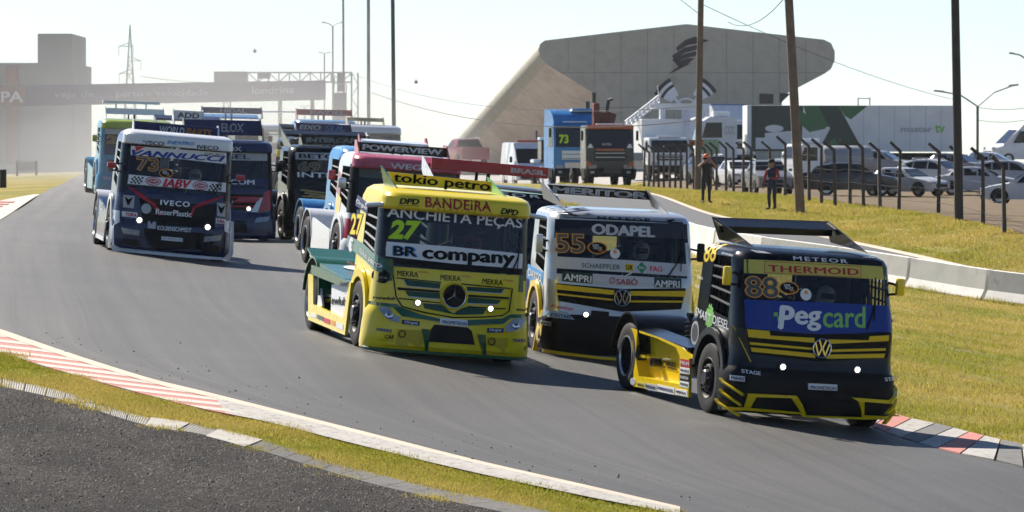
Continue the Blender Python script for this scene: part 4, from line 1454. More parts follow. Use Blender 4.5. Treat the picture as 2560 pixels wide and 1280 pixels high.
T.fpanel('air_intake', [Z3(*q) for q in ((582, 895), (700, 905), (700, 960), (575, 945))], INTERIOR, off=0.006, thick=0.004)
T.fpanel('bumper_trim', [Z3(*q) for q in ((238, 890), (256, 892), (214, 1140), (645, 1205), (900, 1225), (1150, 1200), (1150, 1218), (900, 1242), (640, 1222), (188, 1160))], P_YEL, off=0.03, thick=0.03)
T.text('METEOR', (-0.40, 2.245), (0.48, 2.245), 0.05, BLACK, bold=0.02, space=1.25, off=0.012)
for q in (((400, 243), (450, 246), (505, 268), (465, 268)), ((1075, 293), (1125, 287), (1145, 295), (1105, 306))):
    T.fpanel('sticker', [Z3(*p) for p in q], BLACK, off=0.01, thick=0.004)
# wing board
bx0 = [T.pl(*Z3(*q), y=2.1) for q in ((285, 56), (945, 99), (978, 160), (335, 117))]
T.panel('spoiler_board', bx0, P_BLACK, S=lambda off: T.S_plane(2.08 - off, 0.0), off=0.0, thick=-0.03)
T.text('MERITOR', T.pl(*Z3(325, 90), y=2.08), T.pl(*Z3(955, 132), y=2.08), 17 / T.s, V_SILV, S=lambda off: T.S_plane(2.074), bold=0.05)
side_mirror(T, -1, 1.80, 0.5, P_SILV, (0.12, 0.12, 0.30), 1.32)
side_mirror(T, 1, 1.75, 0.5, PLASTIC, (0.12, 0.12, 0.30), 1.32)
T.lpanel('sticker', [Z3(*q) for q in ((153, 585), (255, 640), (250, 732), (146, 680))], V_SKY, off=0.006, thick=0.005)
T.ltext('DAYCO', Z3(160, 638), Z3(246, 686), 20, WHITE, bold=0.03, off=0.012)
T.ltext('SCHULZ', Z3(205, 200), Z3(292, 232), 13, V_NAVY, bold=0.03)
wiper(T, (0.72, 1.34), (0.98, 1.75))

# ------------------------------------------------ yellow and green 27
def Z2(x, y): return (720 + x / 2.415, 400 + y / 2.415)
def ZB(x, y): return (900 + x / 5.333, 680 + y / 5.333)
def ZC(x, y): return (720 + x / 4.571, 600 + y / 4.571)
TAB_MB = [(0.05, 0.06, 1.30, 0.32, 0.45), (0.14, 0.00, 1.31, 0.35, 0.50), (0.45, 0.00, 1.29, 0.35, 0.50), (0.62, 0.03, 1.27, 0.32, 0.48),
          (0.70, 0.06, 1.22, 0.25, 0.40), (1.24, 0.10, 1.19, 0.22, 0.35), (1.32, 0.12, 1.19, 0.20, 0.32), (2.20, 0.27, 1.17, 0.20, 0.32),
          (2.32, 0.34, 1.15, 0.22, 0.35), (2.43, 0.50, 1.10, 0.26, 0.40), (2.49, 0.75, 1.00, 0.30, 0.50), (2.51, 1.00, 0.85, 0.30, 0.50)]
def mb_truck(T, body, pillar, nosem, lowm, archm, visor_tab=None, visorm=None, yr=4.9, rim=None):
    zs = [1.12, 1.24, 1.32, 1.50, 1.70, 1.90, 2.05, 2.12, 2.20, 2.26, 2.32, 2.38, 2.43, 2.46, 2.49, 2.51]
    cab_body(T, zs, (1.32, 2.20), (0.62, 1.5), body, pillar, nosem=nosem, lowm=lowm, low=(0.05, 0.10, 0.14, 0.30, 0.45, 0.55, 0.62, 0.70))
    for s in (-1, 1):
        arch(T, s, 1.3, 0.5, 0.60, 1.13, 0.6, 1.95, body, x=1.20, name='side_panel')
        arch(T, s, 1.3, 0.5, 0.58, 1.13, 0.6, 1.95, archm, x=1.26, flare=0.13, name='wheel_arch', a0=10, a1=178)
        net(T, s, 0.62, 1.5, 1.34, 2.18, 0.18)
    set_wheels(T, 1.10, 1.3, yr, 0.51, rimm=rim)
    chassis(T, yr)
    cockpit(T, 1.2, 2.1)
    v = None
    if visorm:
        v = Cab(visor_tab or [(2.18, 0.22, 1.16, 0.22, 0.30), (2.20, 0.12, 1.17, 0.22, 0.32), (2.23, 0.09, 1.17, 0.22, 0.32), (2.38, 0.12, 1.16, 0.22, 0.32), (2.44, 0.19, 1.14, 0.24, 0.34), (2.48, 0.34, 1.08, 0.26, 0.36), (2.50, 0.60, 1.0, 0.28, 0.36)])
        z0, z1 = v.tab[0][0], v.tab[-1][0]
        bins, _ = skin(v, columns([]), sorted(set([q[0] for q in v.tab] + [z0 + (z1 - z0) * k / 6 for k in range(7)])), lambda *a: 'n')
        setmesh('sun_visor', *weld(bins['n']), visorm, T.root, smooth=32)
    return v
P_Y27 = paint('lemon', (0.86, 0.66, 0.008))
P_G27 = paint('green', (0.008, 0.10, 0.045))
V_G27 = vinyl('mesh_green', (0.010, 0.075, 0.045))
V_DRED = vinyl('dark_red', (0.36, 0.012, 0.012))
V_LIME = vinyl('neon', (0.50, 0.78, 0.02))
V_Y27 = vinyl('lemon', (0.86, 0.66, 0.008))
V_FLAG = vinyl('banner_navy', (0.006, 0.012, 0.045))
T27 = Truck(Cab(TAB_MB, sill=(1.32, 2.20, 1.12, 0.18, 0.62)), (-0.94, 82.1, -3.01, 13.0, 2.3, 4.3),
            'yellow and green race truck number 27 in the middle of the track')
T = T27
VIS = mb_truck(T, P_Y27, P_BLACK, P_Y27, P_Y27, P_Y27, visorm=P_Y27)
rear_fender(T, 4.9, 0.68, P_G27, seams=())
# visor prints
for a_, b_ in (((670, 247), (792, 252)), ((1283, 306), (1390, 320))):
    T.ftext('DPD', Z2(*a_), Z2(*b_), 15, BLACK, cab=VIS, bold=0.05, shear=0.25, off=0.012)
    T.ftext('SISTEMAS PECAS DIESEL', Z2(a_[0] - 8, a_[1] + 27), Z2(b_[0], b_[1] + 25), 3, BLACK, cab=VIS, off=0.012)
T.ftext('BANDEIRA', Z2(828, 252), Z2(1226, 282), 25, V_DRED, cab=VIS, bold=0.022, space=1.06, off=0.016)
T.ftext('TRANSPORTES', Z2(865, 291), Z2(1230, 321), 4.5, V_DRED, cab=VIS, space=2.2, off=0.012)
T.fpanel('windshield_banner', [Z2(*q) for q in ((600, 280), (1000, 300), (1417, 345), (1417, 402), (1000, 370), (598, 338))], V_FLAG, off=0.004, thick=0.003)
T.ftext('ANCHIETA PEÇAS', Z2(597, 318), Z2(1414, 388), 31, WHITE, bold=0.02, off=0.008)
T.ftext('27', Z2(603, 418), Z2(806, 426), 49, V_LIME, bold=0.05, shear=0.22, off=0.008)
T.fpanel('windshield_banner', [Z2(*q) for q in ((582, 490), (1000, 524), (1418, 566), (1413, 656), (1000, 625), (577, 578))], WHITE, off=0.005, thick=0.004)
T.ftext('BR', Z2(630, 546), Z2(786, 556), 26, V_SKY, bold=0.07, off=0.009)
T.ftext('BR', Z2(630, 546), Z2(786, 556), 26, BLACK, bold=0.03, ref=0.07, off=0.012)
T.ftext('company', Z2(808, 578), Z2(1370, 615), 33, BLACK, bold=0.05, off=0.009)
T.fpanel('cowl', [Z2(*q) for q in ((575, 580), (1000, 627), (1412, 658), (1412, 690), (1000, 668), (622, 622))], BLACK, off=0.010, thick=0.008)
wiper(T, (0.86, 1.33), (1.0, 1.7))
# nose
for x0, y0, x1, y1 in ((660, 682, 786, 692), (920, 707, 1043, 717), (1173, 730, 1297, 742)):
    T.ftext('MEKRA', Z2(x0, y0), Z2(x1, y1), 14, BLACK, bold=0.015)
    T.ftext('tronics', Z2(x1 + 2, y1 - 20), Z2(x1 + 62, y1 - 13), 6, V_REDB)
for pts in (((580, 98), (1072, 148), (1062, 222), (622, 180)), ((1420, 193), (1922, 222), (1882, 282), (1430, 250)), ((600, 250), (1062, 278), (1062, 358), (642, 320)),
            ((1440, 335), (1882, 372), (1832, 428), (1430, 412)), ((835, 415), (1085, 432), (1200, 525), (1240, 562), (1290, 520), (1400, 465), (1685, 490), (1640, 565), (1300, 572), (860, 485))):
    n = len(pts)
    o = T.fpanel('grille_mesh', [ZB(*q) for q in pts], V_G27, off=0.008, thick=0.006)
    c_ = [sum(q[0] for q in pts) / n, sum(q[1] for q in pts) / n]
for pts in (((480, 70), (1085, 130), (1085, 143), (480, 85)), ((1345, 150), (2012, 212), (2012, 226), (1345, 168)), ((500, 202), (1060, 248), (1060, 275), (500, 238)),
            ((1440, 300), (1988, 335), (1980, 365), (1440, 330)), ((515, 342), (720, 362), (720, 378), (518, 360)), ((820, 378), (1080, 405), (1080, 420), (820, 395)), ((1430, 452), (1680, 468), (1680, 486), (1430, 470)), ((1790, 478), (1942, 480), (1938, 498), (1790, 496))):
    T.fpanel('grille_gap', [ZB(*q) for q in pts], INTERIOR, off=0.010, thick=0.008)
for pts in (((615, 180), (1062, 222), (1062, 232), (612, 190)), ((1430, 250), (1885, 282), (1880, 292), (1430, 262)), ((640, 320), (1062, 358), (1062, 370), (636, 332)), ((1425, 412), (1835, 428), (1830, 440), (1425, 424)),
            ((580, 95), (622, 180), (612, 184), (568, 98)), ((1925, 222), (1935, 224), (1895, 290), (1885, 284))):
    T.fpanel('chrome_strip', [ZB(*q) for q in pts], V_SILV, off=0.016, thick=0.014)
MB().tube([T.S_front(0.012)(*T.fr(*ZB(x, y))) for x, y in ((440, 40), (478, 330), (560, 460), (840, 535), (1240, 605), (1640, 600), (1900, 580), (1985, 520), (2030, 220))], 0.011, 5).build('panel_gap', INTERIOR, T.root)
emblem_star(T, T.fr(*ZB(1250, 322)), 0.182, surround=P_Y27)
for q in (ZB(767, 408), ZB(1738, 488)): spot_lamp(T, T.fr(*q), 0.048)
T.fpanel('green_band', [ZB(*q) for q in ((100, 380), (490, 425), (560, 475), (800, 560), (1060, 622), (1430, 640), (1900, 618), (2000, 565), (2245, 545), (2245, 590), (2010, 612), (1905, 692), (1430, 712), (1060, 662), (560, 590), (440, 470), (105, 420))], P_G27, off=0.012, thick=0.01)
for pts, c in ((((235, 460), (390, 465), (440, 560), (540, 600), (510, 670), (420, 650), (330, 600), (270, 530)), (385, 580)), (((1935, 722), (2050, 622), (2200, 608), (2150, 740), (2050, 788), (1950, 798)), (2070, 715))):
    h = T.fpanel('headlight', [ZB(*q) for q in pts], LENS, off=0.022, thick=0.02)
    MB().lathe([(0, 0.06), (-0.02, 0.055), (-0.03, 0.04), (-0.02, 0.02), (-0.015, 0)], 16, 'y', T.S_front(0.02)(*T.fr(*ZB(*c)))).build('reflector', CHROME, h, smooth=40)
for pts, ta, tb in ((((560, 635), (797, 660), (787, 718), (553, 688)), (590, 668), (768, 686)), (((1697, 745), (1917, 750), (1907, 808), (1690, 808)), (1718, 775), (1885, 777))):
    T.fpanel('sticker', [ZB(*q) for q in pts], V_NAVY, off=0.014, thick=0.012)
    T.ftext('Orgus', ZB(*ta), ZB(*tb), 8, WHITE, bold=0.04, off=0.018)
T.fpanel('plate', [ZB(*q) for q in ((1065, 610), (1430, 642), (1430, 730), (1062, 697))], WHITE, off=0.03, thick=0.03)
T.ftext('PROMETEON', ZB(1095, 662), ZB(1415, 690), 8, V_NAVY, bold=0.02, off=0.034)
T.fpanel('air_intake', [ZB(*q) for q in ((990, 700), (1440, 742), (1490, 790), (1532, 972), (912, 930), (940, 770))], INTERIOR, off=0.006, thick=0.004)
for pts in (((820, 755), (925, 765), (900, 1058), (866, 1055)), ((1560, 830), (1668, 835), (1678, 1132), (1642, 1128))):
    T.fpanel('bumper_fin', [ZB(*q) for q in pts], P_G27, off=0.035, thick=0.035)
for pts, c in ((((500, 760), (812, 778), (852, 1020), (470, 965)), (560, 825)), (((1700, 870), (1975, 880), (1960, 1095), (1690, 1090)), (1755, 925))):
    T.fpanel('duct_panel', [ZB(*q) for q in pts], mat('paint_lemon_recess_shade', (0.60, 0.44, 0.01), 0.4), off=0.004, thick=0.003)  # flat panel, the shade of the recess painted as a darker body yellow
    MB().lathe([(0.05, 0.05), (-0.012, 0.058), (-0.012, 0.045), (0.02, 0.04), (0.02, 0)], 16, 'y', T.S_front(0.006)(*T.fr(*ZB(*c)))).build('brake_duct', INTERIOR, T.root)
for a_, b_ in (((220, 762), (425, 785)), ((2035, 908), (2205, 910))):
    T.ftext('MAHLE', ZB(*a_), ZB(*b_), 8, V_BLUE, bold=0.05, off=0.006)
T.ftext('CAR', ZB(328, 862), ZB(455, 866), 11, BLACK, bold=0.03)
T.ftext('CAMPINAS', ZB(195, 895), ZB(440, 920), 3, BLACK, space=1.4)
T.ftext('R', ZB(2190, 1018), ZB(2222, 1018), 11, BLACK, bold=0.03)
T.ftext('newlub', ZB(160, 328), ZB(470, 352), 8, BLACK, bold=0.04, shear=0.3, off=0.006)
T.ftext('newlub', ZB(2080, 492), ZB(2240, 500), 8, BLACK, bold=0.04, shear=0.3, off=0.006)
S_ = T.S_front(0.03)
MB().tube([S_(1.29 * math.sin(t), 0.05) if abs(t) < 1.4 else S_(1.285 * math.sin(t), 0.05) for t in np.linspace(-1.5, 1.5, 25)], 0.028, 6).build('splitter', P_G27, T.root, smooth=50)
# corner patches and side of the cab
T.fpanel('green_corner', [Z2(*q) for q in ((524, 600), (624, 628), (630, 728), (560, 735), (526, 690))], P_G27, off=0.008, thick=0.006)
T.fpanel('green_corner', [Z2(*q) for q in ((1398, 700), (1436, 690), (1432, 800), (1390, 795))], P_G27, off=0.008, thick=0.006)
T.panel('round_sticker', disc_pts(T.fr(*Z2(567, 702)), 0.105), BLACK, off=0.012, thick=0.003)
T.ftext('TOP CAR', Z2(540, 706), Z2(596, 712), 5, V_GREY, off=0.016)
T.lpanel('green_band', [Z2(*q) for q in ((350, 452), (440, 500), (548, 600), (540, 690), (440, 590), (344, 520))], P_G27, off=0.008, thick=0.006)
T.ltext('tokio petro', Z2(424, 542), Z2(530, 640), 19, WHITE, bold=0.03, off=0.012)
T.panel('round_sticker', disc_pts(T.lf(*Z2(378, 510), x=-1.2), 0.17, 0.115), WHITE, S=lambda off: T.S_left(off), off=0.011, thick=0.002)
T.ltext('T', Z2(370, 510), Z2(386, 514), 18, P_G27, bold=0.04, off=0.014)
T.lpanel('sticker', [Z2(*q) for q in ((398, 208), (468, 262), (462, 325), (390, 272))], V_NAVY, off=0.006, thick=0.005)
T.ltext('Orgus', Z2(397, 246), Z2(462, 292), 13, WHITE, bold=0.03, off=0.010)
T.ltext('27', Z2(365, 385), Z2(436, 392), 60, BLACK, bold=0.06, off=0.006)
T.ltext('27', Z2(365, 385), Z2(436, 392), 60, V_Y27, bold=0.03, ref=0.06, off=0.010)
T.ltext('FILTROS', Z2(350, 615), Z2(400, 640), 8, V_DRED, off=0.006)
T.ltext('Petro', Z2(352, 680), Z2(385, 692), 9, V_DRED, off=0.006)
for s in (-1, 1):
    MB().box((s * 1.26, 0.42, 2.23), (0.32, 0.12, 0.07), rot=(0, s * 0.12, 0), bev=0.03).build('camera_mirror', ALU, T.root, smooth=50)
# side skirt: green shoulder, white panel with a window, yellow sill
X7 = -1.27
def LP(T, name, pts, m, x=X7, **k): return T.lpanel(name, [ZC(*q) for q in pts], m, x=x, **k)
yl = LP(T, 'side_skirt', ((243, 388), (302, 400), (302, 735), (640, 895), (712, 478), (735, 485), (662, 1088), (243, 912)), P_Y27, off=0.02, thick=0.05)
LP(T, 'skirt_panel', ((500, 505), (700, 485), (645, 905), (488, 828)), WHITE, x=X7 + 0.02, off=0.0, thick=0.03)
LP(T, 'skirt_panel', ((300, 402), (358, 425), (392, 760), (302, 745)), WHITE, x=X7 + 0.02, off=0.0, thick=0.03)
LP(T, 'sticker', ((320, 520), (345, 500), (335, 650), (315, 660)), V_REDB, x=X7 + 0.02, off=0.006, thick=0.004)
LP(T, 'skirt_opening', ((355, 425), (512, 490), (500, 840), (380, 780)), INTERIOR, x=X7 + 0.2, off=0.0, thick=0.01)
LP(T, 'skirt_brace', ((380, 605), (500, 625), (500, 655), (380, 640)), ALU, x=X7 + 0.12, off=0.0, thick=0.05)
LP(T, 'skirt_brace', ((385, 660), (500, 670), (500, 700), (385, 715)), P_Y27, x=X7 + 0.14, off=0.0, thick=0.05)
LP(T, 'skirt_shoulder', ((285, 285), (420, 330), (610, 430), (715, 478), (610, 522), (390, 435), (290, 392)), P_G27, off=0.03, thick=0.12)
T.ltext('ewlub', ZC(500, 685), ZC(668, 702), 22, BLACK, x=X7 + 0.02, bold=0.03, off=0.006)
T.ltext('TEMBREX', ZC(612, 505), ZC(706, 512), 9, V_NAVY, x=X7 + 0.0, bold=0.02, off=0.036)
for q, mm in ((((275, 830), (340, 850), (340, 895), (275, 872)), WHITE), (((352, 850), (420, 880), (420, 930), (352, 900)), V_SMOKE), (((425, 885), (498, 910), (498, 970), (425, 940)), V_REDB), (((515, 915), (555, 930), (555, 985), (515, 968)), V_ORANGE), (((570, 935), (645, 965), (645, 1030), (570, 1000)), WHITE)):
    LP(T, 'sticker', q, mm, off=0.026, thick=0.004, parent=yl)
MB().prism([(1.9, 0.15), (4.2, 0.15), (4.2, 1.05), (1.95, 0.8)], 'x', 1.22, 1.27).build('side_skirt', P_Y27, T.root)
# green deck behind the cab
dk = MB()
dk.add([(-1.26, 2.3, 0.98), (1.26, 2.3, 0.98), (1.26, 4.4, 1.10), (-1.26, 4.4, 1.10), (-1.26, 2.3, 0.92), (1.26, 2.3, 0.92), (1.26, 4.4, 1.02), (-1.26, 4.4, 1.02)],
       [(0, 1, 2, 3), (7, 6, 5, 4), (0, 4, 5, 1), (1, 5, 6, 2), (2, 6, 7, 3), (3, 7, 4, 0)])
dk.build('rear_deck', P_G27, T.root)
dsp = MB().add([(-1.27, 5.0, 1.17), (1.27, 5.0, 1.17), (1.27, 5.5, 1.29), (-1.27, 5.5, 1.29), (-1.27, 5.5, 1.26), (1.27, 5.5, 1.26), (1.27, 5.0, 1.13), (-1.27, 5.0, 1.13)], [(0, 1, 2, 3), (4, 5, 6, 7), (0, 3, 4, 7), (1, 6, 5, 2), (3, 2, 5, 4), (0, 7, 6, 1)])
dsp.build('tail_lip', P_G27, T.root)
lg = MB().add([(-0.55 + 0.42 * math.cos(t), 3.9 + 0.42 * math.sin(t), 1.075 + 0.024 * math.sin(t) + 0.008) for t in np.linspace(0, 6.28, 25)[:-1]], [tuple(range(24))])
lg.build('round_sticker', WHITE, T.root)
# roof board with end plates
T.panel('spoiler_board', [T.pl(*Z2(*q), y=1.05) for q in ((600, 70), (1226, 132), (1226, 192), (640, 145))], P_Y27, S=lambda off: T.S_plane(1.05 - off), off=0.0, thick=-0.04)
T.text('tokio petro', T.pl(*Z2(636, 110), y=1.05), T.pl(*Z2(1222, 168), y=1.05), 31 / T.s, BLACK, S=lambda off: T.S_plane(1.044), bold=0.03)
for s, q in ((-1, ((558, 32), (664, 182), (578, 150))), (1, ((1200, 102), (1312, 222), (1225, 235)))):
    (xt, zt_), (xf, zf), (xb, zb_) = T.pl(*Z2(*q[0]), y=1.75), T.pl(*Z2(*q[1]), y=0.55), T.pl(*Z2(*q[2]), y=1.6)
    d = 0.025
    MB().add([(xt, 1.75, zt_), (xf, 0.55, zf), (xb, 1.6, zb_), (xt + d, 1.75, zt_), (xf + d, 0.55, zf), (xb + d, 1.6, zb_)],
             [(0, 1, 2), (5, 4, 3), (0, 3, 4, 1), (1, 4, 5, 2), (2, 5, 3, 0)]).build('end_plate', P_G27 if s < 0 else paint('leaf', (0.06, 0.30, 0.02)), T.root)
# ------------------------------------------------ navy and white 73
def Z4(x, y): return (200 + x / 3.048, 260 + y / 3.048)
TAB_IV = [(0.06, 0.06, 1.27, 0.30, 0.42), (0.14, 0.00, 1.28, 0.32, 0.45), (0.60, 0.00, 1.27, 0.32, 0.45), (0.70, 0.03, 1.24, 0.28, 0.40),
          (1.24, 0.08, 1.20, 0.24, 0.36), (1.36, 0.12, 1.20, 0.22, 0.34), (2.30, 0.30, 1.17, 0.20, 0.32), (2.42, 0.36, 1.15, 0.22, 0.35),
          (2.50, 0.50, 1.10, 0.26, 0.40), (2.56, 0.75, 1.00, 0.30, 0.50), (2.58, 1.00, 0.85, 0.30, 0.50)]
VIS_IV = [(2.28, 0.24, 1.16, 0.22, 0.30), (2.30, 0.14, 1.17, 0.22, 0.32), (2.48, 0.16, 1.16, 0.22, 0.32), (2.53, 0.22, 1.14, 0.24, 0.34), (2.57, 0.36, 1.08, 0.26, 0.36), (2.59, 0.60, 1.0, 0.28, 0.36)]
def iv_truck(T, body, pillar, nosem, lowm, archm, visorm, yr=4.8):
    zs = [1.12, 1.24, 1.36, 1.52, 1.72, 1.92, 2.12, 2.30, 2.36, 2.42, 2.46, 2.50, 2.53, 2.56, 2.58]
    cab_body(T, zs, (1.36, 2.30), (0.62, 1.5), body, pillar, nosem=nosem, lowm=lowm, low=(0.06, 0.14, 0.30, 0.45, 0.60, 0.70))
    for s in (-1, 1):
        arch(T, s, 1.25, 0.5, 0.60, 1.13, 0.6, 1.95, body, x=1.21, name='side_panel')
        arch(T, s, 1.25, 0.5, 0.58, 1.13, 0.6, 1.95, archm, x=1.27, flare=0.12, name='wheel_arch', a0=10, a1=178)
        net(T, s, 0.62, 1.5, 1.38, 2.28, 0.15)
    set_wheels(T, 1.10, 1.25, yr, 0.5)
    chassis(T, yr)
    cockpit(T, 1.22, 2.2)
    v = Cab(VIS_IV)
    bins, _ = skin(v, columns([]), [2.28, 2.30, 2.36, 2.42, 2.48, 2.505, 2.53, 2.55, 2.57, 2.59], lambda *a: 'n')
    setmesh('sun_visor', *weld(bins['n']), visorm, T.root, smooth=32)
    return v
P_NAVY = paint('navy', (0.010, 0.017, 0.065))
P_WHITE = paint('white', (0.74, 0.75, 0.76))
P_RED = paint('red', (0.40, 0.012, 0.03))
V_ROYAL = vinyl('royal', (0.02, 0.05, 0.30))
T73 = Truck(Cab(TAB_IV, sill=(1.36, 2.30, 1.12, 0.15, 0.62)), (-7.16, 113.1, -2.02, 8.6, 1.2, 4.9),
            'dark blue race truck number 73 with white visor and white bumper frame, at the left')
T = T73
VI = iv_truck(T, P_NAVY, P_BLACK, P_NAVY, P_NAVY, P_WHITE, P_WHITE)
rear_fender(T, 4.8, 0.68, P_WHITE, seams=(-0.5, 0.5))
MB().prism([(1.9, 0.15), (4.15, 0.15), (4.15, 1.0), (1.95, 0.8)], 'x', -1.27, -1.23).build('side_skirt', P_NAVY, T.root)
MB().prism([(1.9, 0.15), (4.15, 0.15), (4.15, 1.0), (1.95, 0.8)], 'x', 1.23, 1.27).build('side_skirt', P_NAVY, T.root)
MB().prism([(1.9, 0.15), (4.15, 0.15), (4.15, 0.24), (1.95, 0.24)], 'x', -1.28, -1.25).build('skirt_sill', P_WHITE, T.root)
T.text('IVECO', (-3.6, 0.88), (-2.8, 0.84), 0.16, WHITE, S=lambda off: T.S_left(off, -1.272), bold=0.03)
T.ftext('IVECO', Z4(478, 293), Z4(641, 303), 10, BLACK, cab=VI, bold=0.03, off=0.012)
T.ftext('INEXPRO', Z4(665, 290), Z4(872, 304), 9, V_SKY, cab=VI, bold=0.03, shear=0.2, off=0.012)
T.ftext('IVECO', Z4(893, 326), Z4(1056, 338), 10, BLACK, cab=VI, bold=0.03, off=0.012)
T.fpanel('windshield_banner', [Z4(*q) for q in ((388, 318), (750, 345), (1116, 372), (1114, 458), (750, 418), (386, 388))], WHITE, off=0.005, thick=0.004)
T.ftext('VANNUCCI', Z4(393, 368), Z4(1108, 420), 15, V_ROYAL, bold=0.05, shear=0.35, off=0.010)
T.fpanel('sticker', [Z4(*q) for q in ((418, 322), (492, 328), (428, 362))], V_REDB, off=0.010, thick=0.004)
T.ftext('GRUPO', Z4(950, 378), Z4(1100, 390), 6, BLACK, off=0.010)
outlined(T, '73', Z4(428, 452), Z4(602, 465), 36, V_ORANGE, V_SMOKE)
series_badge(T, Z4(655, 528), 18)
T.fpanel('windshield_banner', [Z4(*q) for q in ((372, 536), (750, 572), (1112, 600), (1110, 672), (750, 640), (362, 608))], WHITE, off=0.006, thick=0.004)
T.ftext('IABV', Z4(630, 598), Z4(852, 614), 22, V_REDB, bold=0.06, shear=0.3, off=0.011)
for c in ((557, 588), (917, 622)):
    x, z = T.fr(*Z4(*c))
    o = T.panel('oval_sticker', disc_pts((x, z), 0.165, 0.092), V_RED, off=0.010, thick=0.002)
    T.panel('oval_sticker', disc_pts((x, z), 0.145, 0.072), WHITE, off=0.012, thick=0.001, parent=o)
    T.panel('oval_sticker', disc_pts((x, z), 0.125, 0.052), V_RED, off=0.014, thick=0.001, parent=o)
    T.text('CHIPI', (x - 0.09, z), (x + 0.09, z), 0.05, WHITE, off=0.017, bold=0.02, parent=o)
for c in ((435, 580), (1028, 636)):
    x, z = T.fr(*Z4(*c))
    V, F = [], []
    for i in range(6):
        for j in range(4):
            if (i + j) % 2: continue
            k = len(V)
            for a, b in ((0, 0), (1, 0), (1, 1), (0, 1)):
                V.append(T.S_front(0.011)(x + (i + a - 3) * 0.04 + (j - 2) * 0.008, z + (j + b - 2) * 0.038))
            F.append((k, k + 1, k + 2, k + 3))
    tag(setmesh('chequered_print', V, F, BLACK, T.root), kind='stuff')
for pts in (((365, 632), (400, 640), (480, 690), (562, 748), (545, 765), (455, 712)), ((1100, 703), (1050, 708), (935, 745), (862, 782), (880, 792), (960, 765)), ((545, 765), (562, 748), (600, 790), (620, 850), (600, 850)), ((862, 782), (880, 795), (850, 860), (835, 850))):
    T.fpanel('red_stripe', [Z4(*q) for q in pts], V_RED, off=0.008, thick=0.006)
T.fpanel('grille', [Z4(*q) for q in ((450, 705), (660, 735), (950, 770), (1040, 762), (1010, 1100), (900, 1150), (560, 1100), (490, 1000))], PLASTIC, off=0.006, thick=0.005)
T.ftext('IVECO', Z4(612, 748), Z4(836, 766), 13, ALU, bold=0.03, space=1.2, off=0.02)
T.ftext('ReserPlastic', Z4(577, 818), Z4(850, 842), 14, WHITE, bold=0.03, off=0.012)
T.panel('round_sticker', disc_pts(T.fr(*Z4(505, 797)), 0.105), V_GREY, off=0.010, thick=0.004)
T.ftext('KOLBENSCHMIDT', Z4(590, 942), Z4(848, 963), 11, WHITE, bold=0.02, off=0.012)
T.fpanel('sticker', [Z4(*q) for q in ((517, 893), (578, 898), (576, 952), (516, 946))], V_GREY, off=0.010, thick=0.004)
T.fpanel('plate', [Z4(*q) for q in ((620, 1008), (783, 1022), (783, 1050), (620, 1036))], WHITE, off=0.012, thick=0.012)
T.ftext('PROMETEON', Z4(630, 1023), Z4(775, 1036), 4.5, V_NAVY, off=0.016)
for pts, tx in ((((320, 815), (438, 828), (436, 868), (318, 855)), ((345, 838), (432, 848))), (((1035, 870), (1110, 878), (1108, 915), (1034, 908)), ((1040, 890), (1100, 896)))):
    T.fpanel('sticker', [Z4(*q) for q in pts], WHITE, off=0.008, thick=0.004)
    T.ftext('TURA', Z4(*tx[0]), Z4(*tx[1]), 8, V_REDB, bold=0.05, off=0.013)
for pts, c in ((((330, 692), (416, 700), (410, 795), (327, 786)), (370, 735)), (((1045, 752), (1110, 760), (1105, 862), (1044, 852)), (1077, 800))):
    T.fpanel('sticker', [Z4(*q) for q in pts], V_GREY, off=0.008, thick=0.004)
    x, z = T.fr(*Z4(*c))
    T.panel('emblem_print', [(x - 0.09, z + 0.09), (x, z + 0.02), (x + 0.09, z + 0.09), (x + 0.02, z - 0.09), (x - 0.02, z - 0.09)], BLACK, off=0.012, thick=0.002)
for q in (Z4(452, 885), Z4(972, 938)): spot_lamp(T, T.fr(*q), 0.066)
for pts in (((238, 805), (302, 812), (302, 900), (258, 920), (258, 1070), (300, 1095), (700, 1135), (1095, 1170), (1135, 1130), (1140, 985), (1100, 970), (1100, 892), (1172, 895), (1168, 1140), (1140, 1188), (690, 1160), (250, 1115), (228, 1080)),):
    T.fpanel('bumper_frame', [Z4(*q) for q in pts], P_WHITE, off=0.03, thick=0.03)
for pts in (((330, 1020), (440, 1035), (470, 1085), (320, 1070)), ((940, 1075), (1080, 1085), (1070, 1140), (920, 1130))):
    T.fpanel('air_intake', [Z4(*q) for q in pts], INTERIOR, off=0.006, thick=0.004)
T.fpanel('headlight', [Z4(*q) for q in ((310, 940), (455, 965), (450, 1005), (330, 985))], LENS, off=0.012, thick=0.01)
T.fpanel('headlight', [Z4(*q) for q in ((950, 1008), (1080, 1000), (1070, 1040), (940, 1052))], LENS, off=0.012, thick=0.01)
side_mirror(T, -1, 1.80, 0.35, P_RED, (0.18, 0.12, 0.12), 1.36)
side_mirror(T, 1, 1.76, 0.35, P_RED, (0.20, 0.12, 0.12), 1.36)
wiper(T, (0.75, 1.36), (0.98, 1.75))
